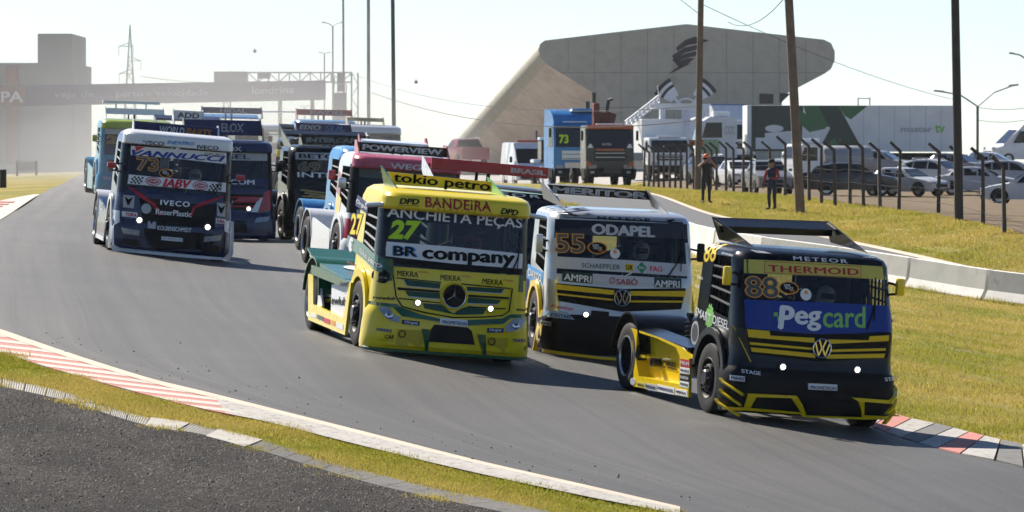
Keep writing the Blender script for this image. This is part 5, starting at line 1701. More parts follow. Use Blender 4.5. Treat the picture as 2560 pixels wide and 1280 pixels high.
def roof_board(T, pts, y, m, text=None, tm=None, endm=None, h=None, bold=0.04, shear=0.0, ends=True):
    """upright roof spoiler board given by x0, x1, z0, z1"""
    x0, x1, z0, z1 = pts
    b = MB().box(((x0 + x1) / 2, y + 0.02, (z0 + z1) / 2), (x1 - x0, 0.04, z1 - z0), bev=0.008).build('spoiler', m, T.root)
    MB().box(((x0 + x1) / 2, y + 0.1, z0 - 0.12), (0.06, 0.06, 0.3)).box((x0 * 0.6 + x1 * 0.4, y + 0.1, z0 - 0.12), (0.05, 0.05, 0.3)).build('spoiler_stay', PLASTIC, b)
    if ends:
        for s, xx in ((-1, x0), (1, x1)):
            MB().prism([(y - 0.45, z0 - 0.15), (y + 0.1, z1 + 0.04), (y + 0.3, z1 + 0.04), (y + 0.3, z0 - 0.2)], 'x', xx - 0.012 + s * 0.014, xx + 0.012 + s * 0.014).build('end_plate', endm or m, b)
    if text:
        hh = h or (z1 - z0) * 0.6
        for tx, ta, tb, mm in text:
            T.text(tx, (x0 + (x1 - x0) * ta, (z0 + z1) / 2), (x0 + (x1 - x0) * tb, (z0 + z1) / 2), hh, mm, S=lambda off: T.S_plane(y - 0.006), bold=bold, shear=shear, parent=b)
    return b
q0, q1 = T.pl(*Z4(420, 120), y=1.2), T.pl(*Z4(1048, 235), y=1.2)
roof_board(T, (q0[0], q1[0], q0[1] - 0.30, q0[1] - 0.02), 1.2, V_NAVY, [('WORLD', 0.30, 0.60, WHITE), ('PARTS', 0.62, 0.93, V_ORANGE)], WHITE, P_WHITE, shear=0.2)

# ------------------------------------------------ the rest of the field, further back
def field_pose(px, D, yaw, dz=0.0):
    x = (px - 1280) / FPX * D
    z = g(x, D)
    pitch = math.degrees(math.atan((g(x - 4.5 * math.sin(rad(yaw)), D + 4.5) - z) / 4.5))
    roll = math.degrees(math.atan((g(x - 1.2, D) - g(x + 1.2, D)) / 2.4))
    return (x, D, z + 0.03 + dz, yaw, pitch, min(roll, 5))
P_TEAL = paint('teal', (0.03, 0.22, 0.36))
P_LIMEG = paint('lime', (0.33, 0.42, 0.04))
P_CYAN = paint('cyan', (0.05, 0.24, 0.50))
P_PINK = paint('rose', (0.50, 0.09, 0.13))
V_GOLD = vinyl('gold', (0.42, 0.30, 0.12))
V_PINK = vinyl('rose', (0.50, 0.10, 0.14))

def field_truck(px, D, yaw, style, label, body, nosem=None, lowm=None, visorm=None, archm=None, pillar=None, banner=None, btext=None, number=None, low_banner=None, lamps=True, mirror=None, skirt=None, visor_text=None, fender=None, slats=None, wingm=None, dz=0.0):
    nosem, lowm, archm, pillar = nosem or body, lowm or body, archm or body, pillar or BLACK
    tab, sill, zt = {'vw': (TAB_VW, (1.34, 2.20, 1.12, 0.12, 0.62), 2.20), 'mb': (TAB_MB, (1.32, 2.20, 1.12, 0.18, 0.62), 2.20), 'iv': (TAB_IV, (1.36, 2.30, 1.12, 0.15, 0.62), 2.30)}[style]
    T = Truck(Cab(tab, sill=sill), field_pose(px, D, yaw, dz), label)
    v = None
    if style == 'vw': vw_truck(T, body, pillar, nosem, lowm, archm, wing=wingm or (body, body), netstrap=STRAPD)
    elif style == 'mb': v = mb_truck(T, body, pillar, nosem, lowm, archm, visorm=visorm or body)
    else: v = iv_truck(T, body, pillar, nosem, lowm, archm, visorm or body)
    rear_fender(T, 4.8, 0.68, fender or body, seams=(-0.5, 0.5))
    for s in (-1, 1):
        MB().prism([(1.9, 0.15), (4.15, 0.15), (4.15, 1.0), (1.95, 0.8)], 'x', s * 1.23, s * 1.27).build('side_skirt', skirt or body, T.root)
    if banner:
        T.panel('windshield_banner', [(-1.03, zt - 0.20), (1.03, zt - 0.20), (1.03, zt - 0.02), (-1.03, zt - 0.02)], banner, off=0.005, thick=0.004)
    if btext:
        T.text(btext[0], (btext[1], zt - 0.11), (btext[2], zt - 0.11), 0.12, btext[3], bold=0.03, off=0.010)
    if number:
        n_, m1, m2 = number
        T.text(n_, (-0.98, zt - 0.38), (-0.42, zt - 0.38), 0.27, m1, bold=0.045, off=0.007)
        T.text(n_, (-0.98, zt - 0.38), (-0.42, zt - 0.38), 0.27, m2, bold=0.01, ref=0.045, off=0.010)
    if low_banner:
        m1, tx, m2 = low_banner
        T.panel('windshield_banner', [(-1.05, 1.37), (1.05, 1.37), (1.05, 1.55), (-1.05, 1.55)], m1, off=0.005, thick=0.004)
        T.text(tx, (-0.7, 1.46), (0.7, 1.46), 0.12, m2, bold=0.03, off=0.010)
    if visor_text and v:
        for tx, a, b, m in visor_text:
            zc = v.tab[2][0] + 0.05 if style == 'mb' else 2.40
            T.text(tx, (a, zc), (b, zc), 0.12, m, S=lambda off: T.S_front(off, v), bold=0.03, off=0.012)
    T.panel('grille', [(-0.9, 0.76), (0.9, 0.76), (0.95, 1.16), (-0.95, 1.16)], BLACK, off=0.010, thick=0.012)
    for k in range(3):
        T.panel('grille_slat', [(-0.9, 0.84 + 0.11 * k), (0.9, 0.84 + 0.11 * k), (0.9, 0.88 + 0.11 * k), (-0.9, 0.88 + 0.11 * k)], slats or PLASTIC, off=0.03, thick=0.03)
    (emblem_vw if style == 'vw' else emblem_star if style == 'mb' else lambda T, c, r: T.text('IVECO', (-0.4, 1.19), (0.4, 1.19), 0.07, ALU, off=0.02, bold=0.03))(T, (0, 0.98), 0.14)
    T.panel('air_intake', [(-0.55, 0.2), (0.55, 0.2), (0.48, 0.5), (-0.48, 0.5)], INTERIOR, off=0.006, thick=0.004)
    for s in (-1, 1):
        T.panel('headlight', [(s * 0.7, 0.46), (s * 1.05, 0.50), (s * 1.1, 0.62), (s * 0.75, 0.58)], LENS, off=0.012, thick=0.01)
        if lamps: spot_lamp(T, (s * 0.55, 0.80), 0.06)
        side_mirror(T, s, 1.85, 0.4, mirror or PLASTIC, (0.16, 0.12, 0.22), 1.36)
    return T, v

T, v = field_truck(566, 134, 11, 'mb', 'dark blue race truck with red side marks, behind the white-visored truck', P_NAVY, visorm=P_NAVY, banner=V_GREY, btext=('DIESEL', -0.6, 0.6, V_NAVY), low_banner=(V_NAVY, 'AGROCOM', WHITE), visor_text=[('ELOX', -0.25, 0.35, V_GREY)], slats=V_RED, mirror=PLASTIC)
roof_board(T, (-0.95, 0.95, 2.62, 3.0), 1.1, V_NAVY, [('ELOX', 0.48, 0.78, V_GREY)], endm=P_BLACK)
T.panel('red_patch', [(0.78, 0.72), (1.12, 0.78), (1.13, 1.28), (0.95, 1.22)], P_RED, off=0.035, thick=0.03)
T.panel('red_patch', [(0.2, 0.98), (0.8, 1.0), (0.85, 1.10), (0.3, 1.06)], P_RED, off=0.036, thick=0.03)
T.panel('white_patch', [(0.6, 0.72), (0.78, 0.72), (0.95, 1.10), (0.8, 1.05)], P_WHITE, off=0.034, thick=0.03)

T, v = field_truck(338, 178, 9, 'mb', 'turquoise race truck with lime visor at the far left of the field', P_TEAL, visorm=P_LIMEG, banner=V_GREY, number=('21', V_ORANGE, V_SMOKE), low_banner=(V_NAVY, 'ZAPALLA', WHITE), mirror=P_LIMEG, pillar=P_TEAL, archm=P_CYAN)
roof_board(T, (-0.95, 0.95, 2.66, 2.86), 1.2, P_WHITE, endm=P_WHITE)
MB().box((-0.1, 1.5, 3.06), (1.9, 0.3, 0.10), bev=0.02).box((-0.6, 1.5, 2.85), (0.05, 0.05, 0.4)).box((0.4, 1.5, 2.85), (0.05, 0.05, 0.4)).build('upper_wing', P_WHITE, T.root)

T, v = field_truck(842, 135, 12, 'vw', 'black and gold race truck number 69 behind the middle of the field', P_BLACK, banner=V_GREY, btext=('BETO CAR', -0.95, 0.9, BLACK), number=('69', V_GOLD, V_SMOKE), mirror=PLASTIC, slats=V_GOLD, lamps=False)
T.text('INTERCAP', (-1.0, 1.62), (1.0, 1.62), 0.13, WHITE, bold=0.02, off=0.01)
for k in range(5):
    T.panel('gold_print', [(-0.95 + 0.1 * k, 1.22 - 0.07 * k), (-0.35 + 0.08 * k, 1.16 - 0.07 * k), (-0.3 + 0.08 * k, 1.19 - 0.07 * k), (-0.9 + 0.1 * k, 1.26 - 0.07 * k)], V_GOLD, off=0.04, thick=0.03)
roof_board(T, (-0.75, 0.75, 2.40, 2.60), 1.2, P_BLACK, [('INTERCAP', 0.08, 0.92, V_GREY)])

T, v = field_truck(972, 121.5, 12, 'mb', 'light blue race truck with a white roof wing, between the black and the rose truck', P_CYAN, visorm=P_CYAN, nosem=P_CYAN, archm=P_CYAN, visor_text=[('LIBRELATO', -0.35, 0.75, V_SKY)], mirror=P_RED, fender=P_CYAN, skirt=P_CYAN, low_banner=(V_ROYAL, 'LIBRELATO', WHITE))
MB().prism([(1.1, 2.62), (1.5, 2.68), (1.5, 2.70), (1.1, 2.66)], 'x', -0.6, 0.95).build('spoiler', P_WHITE, T.root)
for s, xx in ((-1, -0.6), (1, 0.95)):
    MB().prism([(1.0, 2.45), (1.4, 2.8), (1.55, 2.8), (1.5, 2.45)], 'x', xx - 0.015, xx + 0.015).build('end_plate', P_RED, T.root)

T, v = field_truck(1008, 112.5, 12, 'mb', 'white and rose race truck right behind the yellow one', P_WHITE, visorm=P_PINK, nosem=P_RED, lowm=P_WHITE, archm=P_WHITE, visor_text=[('FILTROS', -1.0, -0.6, V_PINK), ('WEGA', -0.42, 0.45, V_SILV), ('FILTROS', 0.62, 1.0, V_PINK)], banner=V_SMOKE, btext=('TOP', -0.6, -0.2, WHITE), mirror=ALU, skirt=P_WHITE, fender=P_WHITE)
roof_board(T, (-0.92, 0.98, 2.52, 2.72), 1.25, P_BLACK, [('POWERVIEW', 0.05, 0.95, WHITE)], endm=P_PINK)
T.panel('side_stripe', [(-1.9, 1.2), (-1.4, 1.15), (-1.3, 1.5), (-1.8, 1.6)], P_YEL, S=lambda off: T.S_left(off), off=0.008, thick=0.006)
T.panel('side_stripe', [(-1.9, 1.62), (-1.5, 1.55), (-1.5, 2.0), (-1.9, 2.1)], P_RED, S=lambda off: T.S_left(off), off=0.008, thick=0.006)

T, v = field_truck(1230, 94.5, 11, 'vw', 'black race truck with pale green roof and dark red wing, behind the silver truck', P_BLACK, wingm=(P_WHITE, P_RED), lamps=False)
T.panel('roof_print', [(-1.0, 2.285), (1.0, 2.285), (0.9, 2.345), (-0.9, 2.345)], vinyl('mint', (0.42, 0.60, 0.48)), off=0.006, thick=0.004)
T.text('METEOR', (-0.75, 2.245), (0.75, 2.245), 0.05, WHITE, off=0.01, bold=0.02, space=1.25)
roof_board(T, (-1.06, 1.06, 2.55, 2.75), 1.5, P_RED, [('BRASIL', 0.68, 0.98, WHITE)], ends=False, h=0.09)

T, v = field_truck(478, 172, 10, 'vw', 'blue race truck with a small white roof sign, mostly hidden in the pack', P_NAVY, lamps=False)
roof_board(T, (-0.55, 0.38, 2.62, 2.92), 1.3, P_WHITE, [('ADD', 0.12, 0.88, V_NAVY)])
T, v = field_truck(585, 200, 9, 'vw', 'blue race truck with a wide dark roof sign, deep in the pack', P_CYAN, lamps=False)
roof_board(T, (-1.1, 1.1, 2.75, 2.98), 1.3, V_NAVY, [('HIDAL', 0.3, 0.75, V_GREY)])
T, v = field_truck(694, 245, 8, 'mb', 'white race truck with an open roof frame, at the back of the pack', P_WHITE, visorm=P_WHITE, lamps=False, mirror=P_WHITE)
fr_ = MB().tube([(-1.05, 1.5, 2.45), (-1.05, 1.5, 3.05), (1.05, 1.5, 3.05), (1.05, 1.5, 2.45)], 0.04, 6)
fr_.build('spoiler', ALU, T.root)
T, v = field_truck(806, 165, 12, 'vw', 'black race truck with yellow mirror and blue roof sign, behind the gold-lettered truck', P_BLACK, mirror=P_YEL, number=('7', V_ORANGE, V_SMOKE), lamps=False)
roof_board(T, (-0.72, 0.95, 2.55, 2.80), 1.2, V_NAVY, [('EIXO', 0.05, 0.45, WHITE), ('SUL', 0.52, 0.9, V_SKY)], shear=0.2)
T, v = field_truck(815, 206, 9, 'iv', 'pale blue race truck with a dark red roof sign, far back in the pack', P_CYAN, visorm=P_CYAN, lamps=False)
roof_board(T, (-1.05, 1.05, 2.75, 2.98), 1.2, P_RED, [('RAZIEL', 0.25, 0.9, V_GREY)])
T, v = field_truck(922, 196, 9, 'mb', 'dark race truck with silver visor and cream roof sign, at the right of the pack', P_BLACK, visorm=P_SILV, lamps=False)
roof_board(T, (-0.72, 0.6, 2.62, 2.76), 1.3, vinyl('cream', (0.62, 0.52, 0.30)), [('SANTIN', 0.2, 0.8, V_GOLD)])
# ------------------------------------------------------------------ background: buildings
def W3(px, py, D):
    """point at a distance, by its place in the frame"""
    d = pixel_dir(px, py)
    return d * (D / d.y)
CONC_A = worn('arena_concrete', (0.44, 0.42, 0.355), (0.38, 0.36, 0.305), 0.55, 0.12)
CONC_B = worn('arena_concrete_bounce_lit', (0.60, 0.54, 0.50), (0.45, 0.40, 0.37), 0.5, 0.12)  # paler than the front wall: light bounced off the ground is put into the colour
CONC_G = mat('grey_wall', (0.20, 0.21, 0.23), rough=0.85, var=0.1, scale=0.2)

# arena: inverted trapezium front, body running back and down to the left
DA = 430.0
front = [(1490, 470), (1490, 236), (1365, 160), (1350, 143), (1346, 125), (1350, 110), (1362, 101), (1540, 80), (1716, 60), (1890, 80), (2060, 99), (2078, 108), (2087, 128), (2087, 150), (2078, 172), (2062, 184), (1955, 240), (1955, 470)]
fp = [W3(x, y, DA) for x, y in front]
shift = W3(1346 - 238, 125 + 268, DA + 38) - W3(1346, 125, DA)
n = len(fp)
ar = tag(empty('arena', (fp[0].x, DA, g(fp[0].x, DA))), 'large grey concrete arena hall with slanting sides and a painted emblem', 'building')
def child_world(o, parent):
    o.parent = parent
    o.matrix_parent_inverse = Matrix.Translation(parent.location).inverted()
    return o
ff = [tuple(t) for t in tessellate_polygon([fp])]
b = MB().add(fp + [p + Vector((0, 0.4, 0)) for p in fp], ff + [tuple(i + n for i in t[::-1]) for t in ff] + [(i, (i + 1) % n, (i + 1) % n + n, i + n) for i in range(n)])
child_world(b.build('front_wall', CONC_A), ar)
back = [p + shift for p in fp]
def band(i0, i1, m, name, off=0.0):
    V, F = [], []
    for i in range(i0, i1 + 1):
        for k in range(9):
            V.append(fp[i] + Vector((0, 0.41, 0)) + shift * k / 8)
    for i in range(i1 - i0):
        for k in range(8):
            F.append((i * 9 + k, i * 9 + k + 1, i * 9 + k + 10, i * 9 + k + 9))
    return child_world(MB().add(V, F).build(name, m, smooth=40), ar)
band(0, 1, CONC_B, 'side_wall')
band(1, 2, CONC_B, 'underside')
band(2, 7, CONC_A, 'rim')
band(6, 10, CONC_A, 'roof')
b2 = MB().add([back[i] for i in range(n)], [tuple(t) for t in ff])
child_world(b2.build('rear_wall', CONC_A), ar)
# windows / dark openings and the painted marks
def wall_print(name, pts, m, d=0.05):
    V = [W3(x, y, DA - d) for x, y in pts]
    tri = [tuple(t) for t in tessellate_polygon([V])]
    k = len(V)
    V2 = V + [v + Vector((0, d - 0.004, 0)) for v in V]
    F = tri + [(i, (i + 1) % k, (i + 1) % k + k, i + k) for i in range(k)]
    return child_world(MB().add(V2, F).build(name, m), ar)
DKW = mat('dark_print', (0.045, 0.045, 0.05), rough=0.8)
LTW = mat('light_print', (0.74, 0.76, 0.80), rough=0.8)
def ZW(x, y): return (1100 + x / 2.51, 30 + y / 2.51)
for pts in (((1480, 225), (1540, 175), (1600, 155), (1690, 180), (1640, 195), (1560, 205), (1490, 245)), ((1455, 275), (1530, 225), (1620, 205), (1615, 235), (1540, 255), (1470, 300)),
            ((1455, 300), (1540, 262), (1610, 245), (1605, 275), (1540, 290), (1480, 320)), ((1475, 320), (1550, 290), (1600, 290), (1560, 320), (1500, 345)), ((1432, 390), (1490, 345), (1540, 325), (1580, 320), (1520, 350), (1460, 380))):
    wall_print('painted_stroke', [ZW(*q) for q in pts], DKW)
def ring_piece(c, r0, r1, a0, a1, m, name, d):
    q = [(c[0] + r1 * math.cos(rad(a)), c[1] - r1 * math.sin(rad(a))) for a in np.linspace(a0, a1, 8)] + [(c[0] + r0 * math.cos(rad(a)), c[1] - r0 * math.sin(rad(a))) for a in np.linspace(a1, a0, 8)]
    wall_print(name, [ZW(*p) for p in q], m, d)
cc = (1545, 610)
for a0, a1 in ((30, 65), (118, 155)):
    ring_piece(cc, 100, 222, a0, a1, LTW, 'emblem_segment', 0.03)
    ring_piece(cc, 198, 222, a0, a1, DKW, 'emblem_segment', 0.05)
    ring_piece(cc, 160, 178, a0, a1, DKW, 'emblem_segment', 0.05)
ring_piece(cc, 62, 74, 10, 170, LTW, 'emblem_segment', 0.05)
for s in (-1, 1):
    wall_print('emblem_bar', [ZW(cc[0] + s * q[0], cc[1] + q[1]) for q in ((10, -15), (80, -90), (95, -78), (25, -5))], LTW, 0.06)
for pts in (((2005, 512), (2092, 515), (2092, 575), (2005, 575)), ((2132, 508), (2200, 512), (2135, 575), (2132, 575)), ((955, 505), (978, 505), (978, 600), (955, 600)), ((915, 560), (940, 560), (940, 660), (915, 660))):
    wall_print('opening', [ZW(*q) for q in pts], mat('opening_dark', (0.03, 0.03, 0.032), 0.6))

for xj in range(1420, 2080, 66):
    yt = 101 - (xj - 1362) * 41 / 354 if xj < 1716 else 60 + (xj - 1716) * 39 / 344
    yb_ = 450 if 1490 < xj < 1955 else (150 + (xj - 1365) * 0.61 if xj < 1490 else 240 - (xj - 1955) * 0.52)
    wall_print('wall_joint', [(xj, yt + 6), (xj + 1.1, yt + 6), (xj + 1.1, yb_ - 6), (xj, yb_ - 6)], mat('joint_dark', (0.20, 0.195, 0.17), 0.9), 0.012)
wall_print('wall_joint', [(1400, 181), (2060, 181), (2060, 182.2), (1400, 182.2)], mat('joint_dark', (0.20, 0.195, 0.17), 0.9), 0.013)
wall_print('wall_joint', [(1492, 268), (1953, 268), (1953, 269.5), (1492, 269.5)], mat('joint_dark', (0.20, 0.195, 0.17), 0.9), 0.014)

def block(name, x0, x1, y0, y1, D, dep, m, parent=None):
    """a box whose front shows between given frame columns and rows"""
    a, c = W3(x0, y1, D), W3(x1, y0, D)
    zb = min(a.z, -2.6)
    o = MB().box(((a.x + c.x) / 2, D + dep / 2, (zb + c.z) / 2), (c.x - a.x, dep, c.z - zb)).build(name, m)
    if parent: child_world(o, parent)
    return o
bl = tag(empty('silo_building', (W3(60, 400, 560).x, 560, -1.75)), 'hazy grey building with a tall tower block on the left skyline', 'building')
block('wall', -260, 180, 157, 440, 561, 26, CONC_G, bl)
block('tower', 96, 177, 87, 160, 563, 18, CONC_G, bl)
block('wall', 178, 186, 190, 440, 562, 20, CONC_G, bl)
block('tower_cap', 94, 179, 84, 90, 562.6, 19, CONC_G, bl)
block('roof_house', 15, 45, 165, 190, 560.5, 3, mat('dull_red', (0.20, 0.05, 0.05), 0.8), bl)
block('low_wall', 180, 520, 392, 432, 600, 10, CONC_G, bl)
block('plinth_wall', -300, 240, 412, 436, 480, 2, CONC_G, bl)

# banner bridge over the track
br = tag(empty('banner_bridge', (W3(780, 300, 350).x, 350, -1.7)), 'footbridge over the track with a faded purple advertising banner', 'bridge')
PURP = mat('purple_banner', (0.045, 0.038, 0.12), rough=0.7, var=0.12, scale=0.4)
PL, PR = W3(-120, 216, 318), W3(803, 201, 356)
PLb, PRb = W3(-120, 268, 318), W3(803, 249, 356)
def beam4(name, a, c, cb, ab, t, m, parent):
    V = [a, c, cb, ab]
    V = V + [v + Vector((0.1 * t, t, 0)) for v in V]
    return child_world(MB().add(V, [(0, 1, 2, 3), (7, 6, 5, 4), (0, 4, 5, 1), (1, 5, 6, 2), (2, 6, 7, 3), (3, 7, 4, 0)]).build(name, m), parent)
beam4('banner', PL, PR, PRb, PLb, 2.2, PURP, br)
def on_banner(px, py, d=0.12):
    t = (px + 120) / 923.0
    Dd = 1.0 / (1 / 318.0 + (1 / 356.0 - 1 / 318.0) * t) - d
    return W3(px, py, Dd)
sg = [on_banner(*q) for q in ((-60, 217), (62, 216), (62, 263), (-60, 265))]
beam4('end_sign', *sg, 0.08, mat('rust_banner', (0.22, 0.06, 0.04), 0.7), br)
def banner_text(s, pa, pb, h, m, bold=0.02, d=0.25):
    V, F = text_geo(s, bold)
    x0, x1, y0, y1 = bbox2(V)
    P = []
    for x, y in V:
        t = (x - x0) / (x1 - x0)
        P.append(on_banner(pa[0] + (pb[0] - pa[0]) * t, pa[1] + (pb[1] - pa[1]) * t + h * (0.5 - (y - y0) / (y1 - y0)), d))
    return child_world(setmesh('lettering', P, F, m), br)
banner_text('PA', (2, 242), (58, 241), 27, WHITE, 0.03, 0.35)
V_FADE = vinyl('faded_white', (0.36, 0.36, 0.42))
banner_text('veja de', (135, 238), (235, 237), 20, V_FADE)
banner_text('perto a velocidade', (290, 237), (520, 233), 20, V_FADE)
banner_text('londrina', (630, 226), (735, 224), 18, V_FADE)
for px in (700, 781):
    a = on_banner(px, 250, -1.0)
    child_world(MB().tube([(a.x, a.y, g(a.x, a.y)), (a.x, a.y, a.z)], 0.14, 8).build('bridge_post', STEEL), br)

# signal gantry: truss on legs
GM = mat('galvanised', (0.30, 0.31, 0.32), rough=0.55, metal=0.3)
ga_ = tag(empty('signal_gantry', (W3(878, 300, 420).x, 420, -1.7)), 'steel truss gantry with a sign box behind the banner bridge', 'gantry')
b = MB()
A_, B_ = W3(540, 181, 420), W3(880, 181, 420)
hh = 0.75
for dy in (0, 0.8):
    for dz in (0, -hh):
        b.tube([A_ + Vector((0, dy, dz)), B_ + Vector((0, dy, dz))], 0.06, 5)
    k = 13
    for i in range(k):
        p, q = A_.lerp(B_, i / k), A_.lerp(B_, (i + 1) / k)
        b.tube([p + Vector((0, dy, 0)), q + Vector((0, dy, -hh))] if i % 2 else [p + Vector((0, dy, -hh)), q + Vector((0, dy, 0))], 0.04, 4)
        b.tube([p + Vector((0, dy, 0)), p + Vector((0, dy, -hh))], 0.035, 4)
child_world(b.build('truss', GM), ga_)
for px in (560, 845, 879):
    p = W3(px, 182, 420)
    l = MB()
    for dx in (0, 0.5):
        l.tube([(p.x + dx, p.y, p.z), (p.x + dx, p.y, -1.8)], 0.07, 5)
    for i in range(9):
        z0_ = -1.8 + (p.z + 1.8) * i / 9
        z1_ = -1.8 + (p.z + 1.8) * (i + 1) / 9
        l.tube([(p.x, p.y, z0_), (p.x + 0.5, p.y, z1_)] if i % 2 else [(p.x + 0.5, p.y, z0_), (p.x, p.y, z1_)], 0.04, 4)
    child_world(l.build('gantry_leg', GM), ga_)
p = W3(577, 194, 419.5)
child_world(MB().box(p, (2.6, 0.4, 0.95), bev=0.05).build('sign_box', mat('sign_grey', (0.10, 0.12, 0.14), 0.6)), ga_)
p = W3(660, 189, 419.5)
child_world(MB().box(p, (1.0, 0.3, 0.5), bev=0.05).build('sign_box', mat('sign_grey', (0.10, 0.12, 0.14), 0.6)), ga_)

# netted camera tower
tw = tag(empty('camera_tower', (W3(850, 300, 372).x, 372, -1.7)), 'dark netted scaffold tower with equipment on top, by the slim poles', 'tower')
p, q = W3(834, 232, 372), W3(866, 232, 372)
NETT = mat('tower_net', (0.11, 0.12, 0.13), rough=0.9, var=0.2, scale=2)
child_world(MB().box(((p.x + q.x) / 2, 372.4, (p.z - 1.8) / 2), (q.x - p.x, 0.8, p.z + 1.8)).build('net_wrap', NETT), tw)
t = MB()
t.tube([(p.x, 372, p.z), (p.x + 0.05, 372, p.z + 1.1)], 0.05, 5).tube([(q.x, 372, p.z), (q.x, 372, p.z + 0.6)], 0.04, 5).tube([(p.x, 372, p.z + 0.6), (q.x, 372, p.z + 0.6)], 0.03, 4)
child_world(t.build('railing', GM), tw)
child_world(MB().box(((p.x + q.x) / 2, 372.3, p.z + 0.75), (0.42, 0.35, 1.3), bev=0.1).build('camera_hood', NETT), tw)

# pylon far away
py_ = tag(empty('power_pylon', (W3(325, 400, 900).x, 900, -1.75)), 'lattice power pylon fading into the dust on the left', 'pylon')
b = MB()
top = W3(325, 62, 900)
bz = -1.75
for s in (-1, 1):
    for d in (-1, 1):
        b.tube([(top.x + s * 1.5, 900 + d * 1.5, bz), (top.x + s * 0.35, 900 + d * 0.35, top.z - 6), (top.x, 900, top.z)], 0.10, 4)
for i in range(10):
    z0_, z1_ = bz + (top.z - 6 - bz) * i / 10, bz + (top.z - 6 - bz) * (i + 1) / 10
    w0, w1 = 1.5 - 1.15 * i / 10, 1.5 - 1.15 * (i + 1) / 10
    b.tube([(top.x - w0, 898.5, z0_), (top.x + w1, 898.5, z1_)], 0.06, 4).tube([(top.x + w0, 898.5, z0_), (top.x - w1, 898.5, z1_)], 0.06, 4)
for yy, l, r_ in ((112, 28, 8), (148, 6, 27), (180, 27, 6)):
    a, c = W3(325 - l, yy + 4, 900), W3(325 + r_, yy + 4, 900)
    m_ = W3(325, yy - 6, 900)
    b.tube([a, m_], 0.08, 4).tube([c, m_], 0.08, 4).tube([a, c], 0.08, 4)
    b.tube([a, a - Vector((0, 0, 1.6))], 0.05, 4).tube([c, c - Vector((0, 0, 1.6))], 0.05, 4)
child_world(b.build('lattice', GM), py_)

# ------------------------------------------------------------------ poles and wires
WOOD = mat('pole_timber', (0.20, 0.145, 0.105), rough=0.85, var=0.3, scale=4)
WOODD = mat('pole_tarred', (0.06, 0.052, 0.047), rough=0.85, var=0.3, scale=4)
CONP = mat('pole_concrete', (0.16, 0.155, 0.15), rough=0.85, var=0.2, scale=2)
def pole(name, base, topp, D, r0, r1, m, label, D2=None):
    a, c = W3(*base, D), W3(*topp, D2 or D)
    d = (c - a).normalized()
    c = c + d * 6
    a.z = g(a.x, a.y) - 0.3
    o = MB().tube([a, a.lerp(c, 0.5), c], [r0, (r0 + r1) / 2, r1], 12).build(name, m, smooth=50)
    return tag(o, label, 'pole', 'tall poles'), a, c
pole('slim_pole', (986, 400), (982, 0), 255, 0.10, 0.085, CONP, 'nearest of three slim grey poles, just left of the arena')
pole('slim_pole', (922, 405), (921, 0), 320, 0.11, 0.09, CONP, 'middle one of three slim grey poles above the pack')
pole('slim_pole', (860, 405), (858, 0), 380, 0.085, 0.07, CONP, 'leftmost and thinnest of three slim grey poles, by the netted tower')
pole('timber_pole', (1744, 470), (1752, 0), 236, 0.145, 0.12, WOOD, 'brown timber pole in front of the arena emblem')
pole('timber_pole', (2002, 520), (1973, 0), 186, 0.17, 0.13, WOOD, 'thick leaning brown timber pole beside the second person')
pole('timber_pole', (2398, 552), (2388, 0), 172, 0.145, 0.12, WOODD, 'dark tarred pole beside the fence at the right')

def street_lamp(px, ytop, ybase, D, arms, label, r=0.07):
    a = W3(px, ytop, D)
    zb = g(a.x, D)
    rt = tag(empty('street_lamp', (a.x, D, zb)), label, 'street lamp', 'street lamps')
    child_world(MB().tube([(a.x, D, zb - 0.2), (a.x, D, a.z)], r, 8).build('lamp_post', CONP), rt)
    for ax, ay in arms:
        e = W3(ax, ay, D)
        m_ = a.lerp(e, 0.45) + Vector((0, 0, 0.12 * abs(e.x - a.x)))
        child_world(MB().tube([a, m_, e], r * 0.55, 6).build('arm', GM), rt)
        child_world(MB().box(e, (abs(e.x - a.x) * 0.28, 0.25, 0.12), rot=(0, 0.1 if e.x < a.x else -0.1, 0), bev=0.03).build('lamp_head', GM), rt)
street_lamp(832, 66, 400, 455, ((808, 56), (856, 56)), 'twin-armed street lamp left of the slim poles, the taller one')
street_lamp(811, 135, 400, 560, ((799, 131), (824, 131)), 'small far twin-armed street lamp above the banner bridge end')
street_lamp(762, 268, 400, 640, ((752, 265), (772, 265)), 'tiny far street lamp under the banner bridge')
street_lamp(2444, 266, 420, 345, ((2348, 228), (2534, 213)), 'double-armed street lamp between the tarred pole and the white van', 0.09)
street_lamp(2568, 150, 420, 330, ((2528, 133), (2600, 133)), 'lamp arm reaching in at the right frame edge', 0.09)

def wire(p, q, sag, label, r=0.016):
    pts = []
    for k in range(15):
        t = k / 14
        pts.append(p.lerp(q, t) + Vector((0, 0, -sag * 4 * t * (1 - t))))
    tag(MB().tube(pts, r, 5).build('power_line', PLASTIC), label, 'cable', 'overhead cables')
wire(W3(880, 184, 420), W3(1750, 265, 236), 1.2, 'upper of two thin cables running left from the brown pole')
wire(W3(930, 232, 320), W3(1746, 300, 236), 1.0, 'lower of two thin cables running left from the brown pole', 0.02)
wire(W3(1690, -10, 238), W3(1754, 40, 236), 0.0, 'short cable at the top of the brown pole near the emblem')
wire(W3(1754, 10, 236), W3(2388, 250, 345), 0.4, 'long cable crossing the sky from the brown pole to the right')
wire(W3(1980, -30, 186), W3(1820, 55, 236), 0.6, 'thin cable between the two brown poles')
wire(W3(2444, 300, 345), W3(2620, 285, 345), 0.3, 'cable from the double lamp to the right frame edge')
wire(W3(2444, 268, 345), W3(2620, 255, 345), 0.3, 'upper cable at the right frame edge')
wire(W3(620, 205, 900), W3(350, 190, 900), 0.5, 'faint far cable beside the pylon', 0.05)
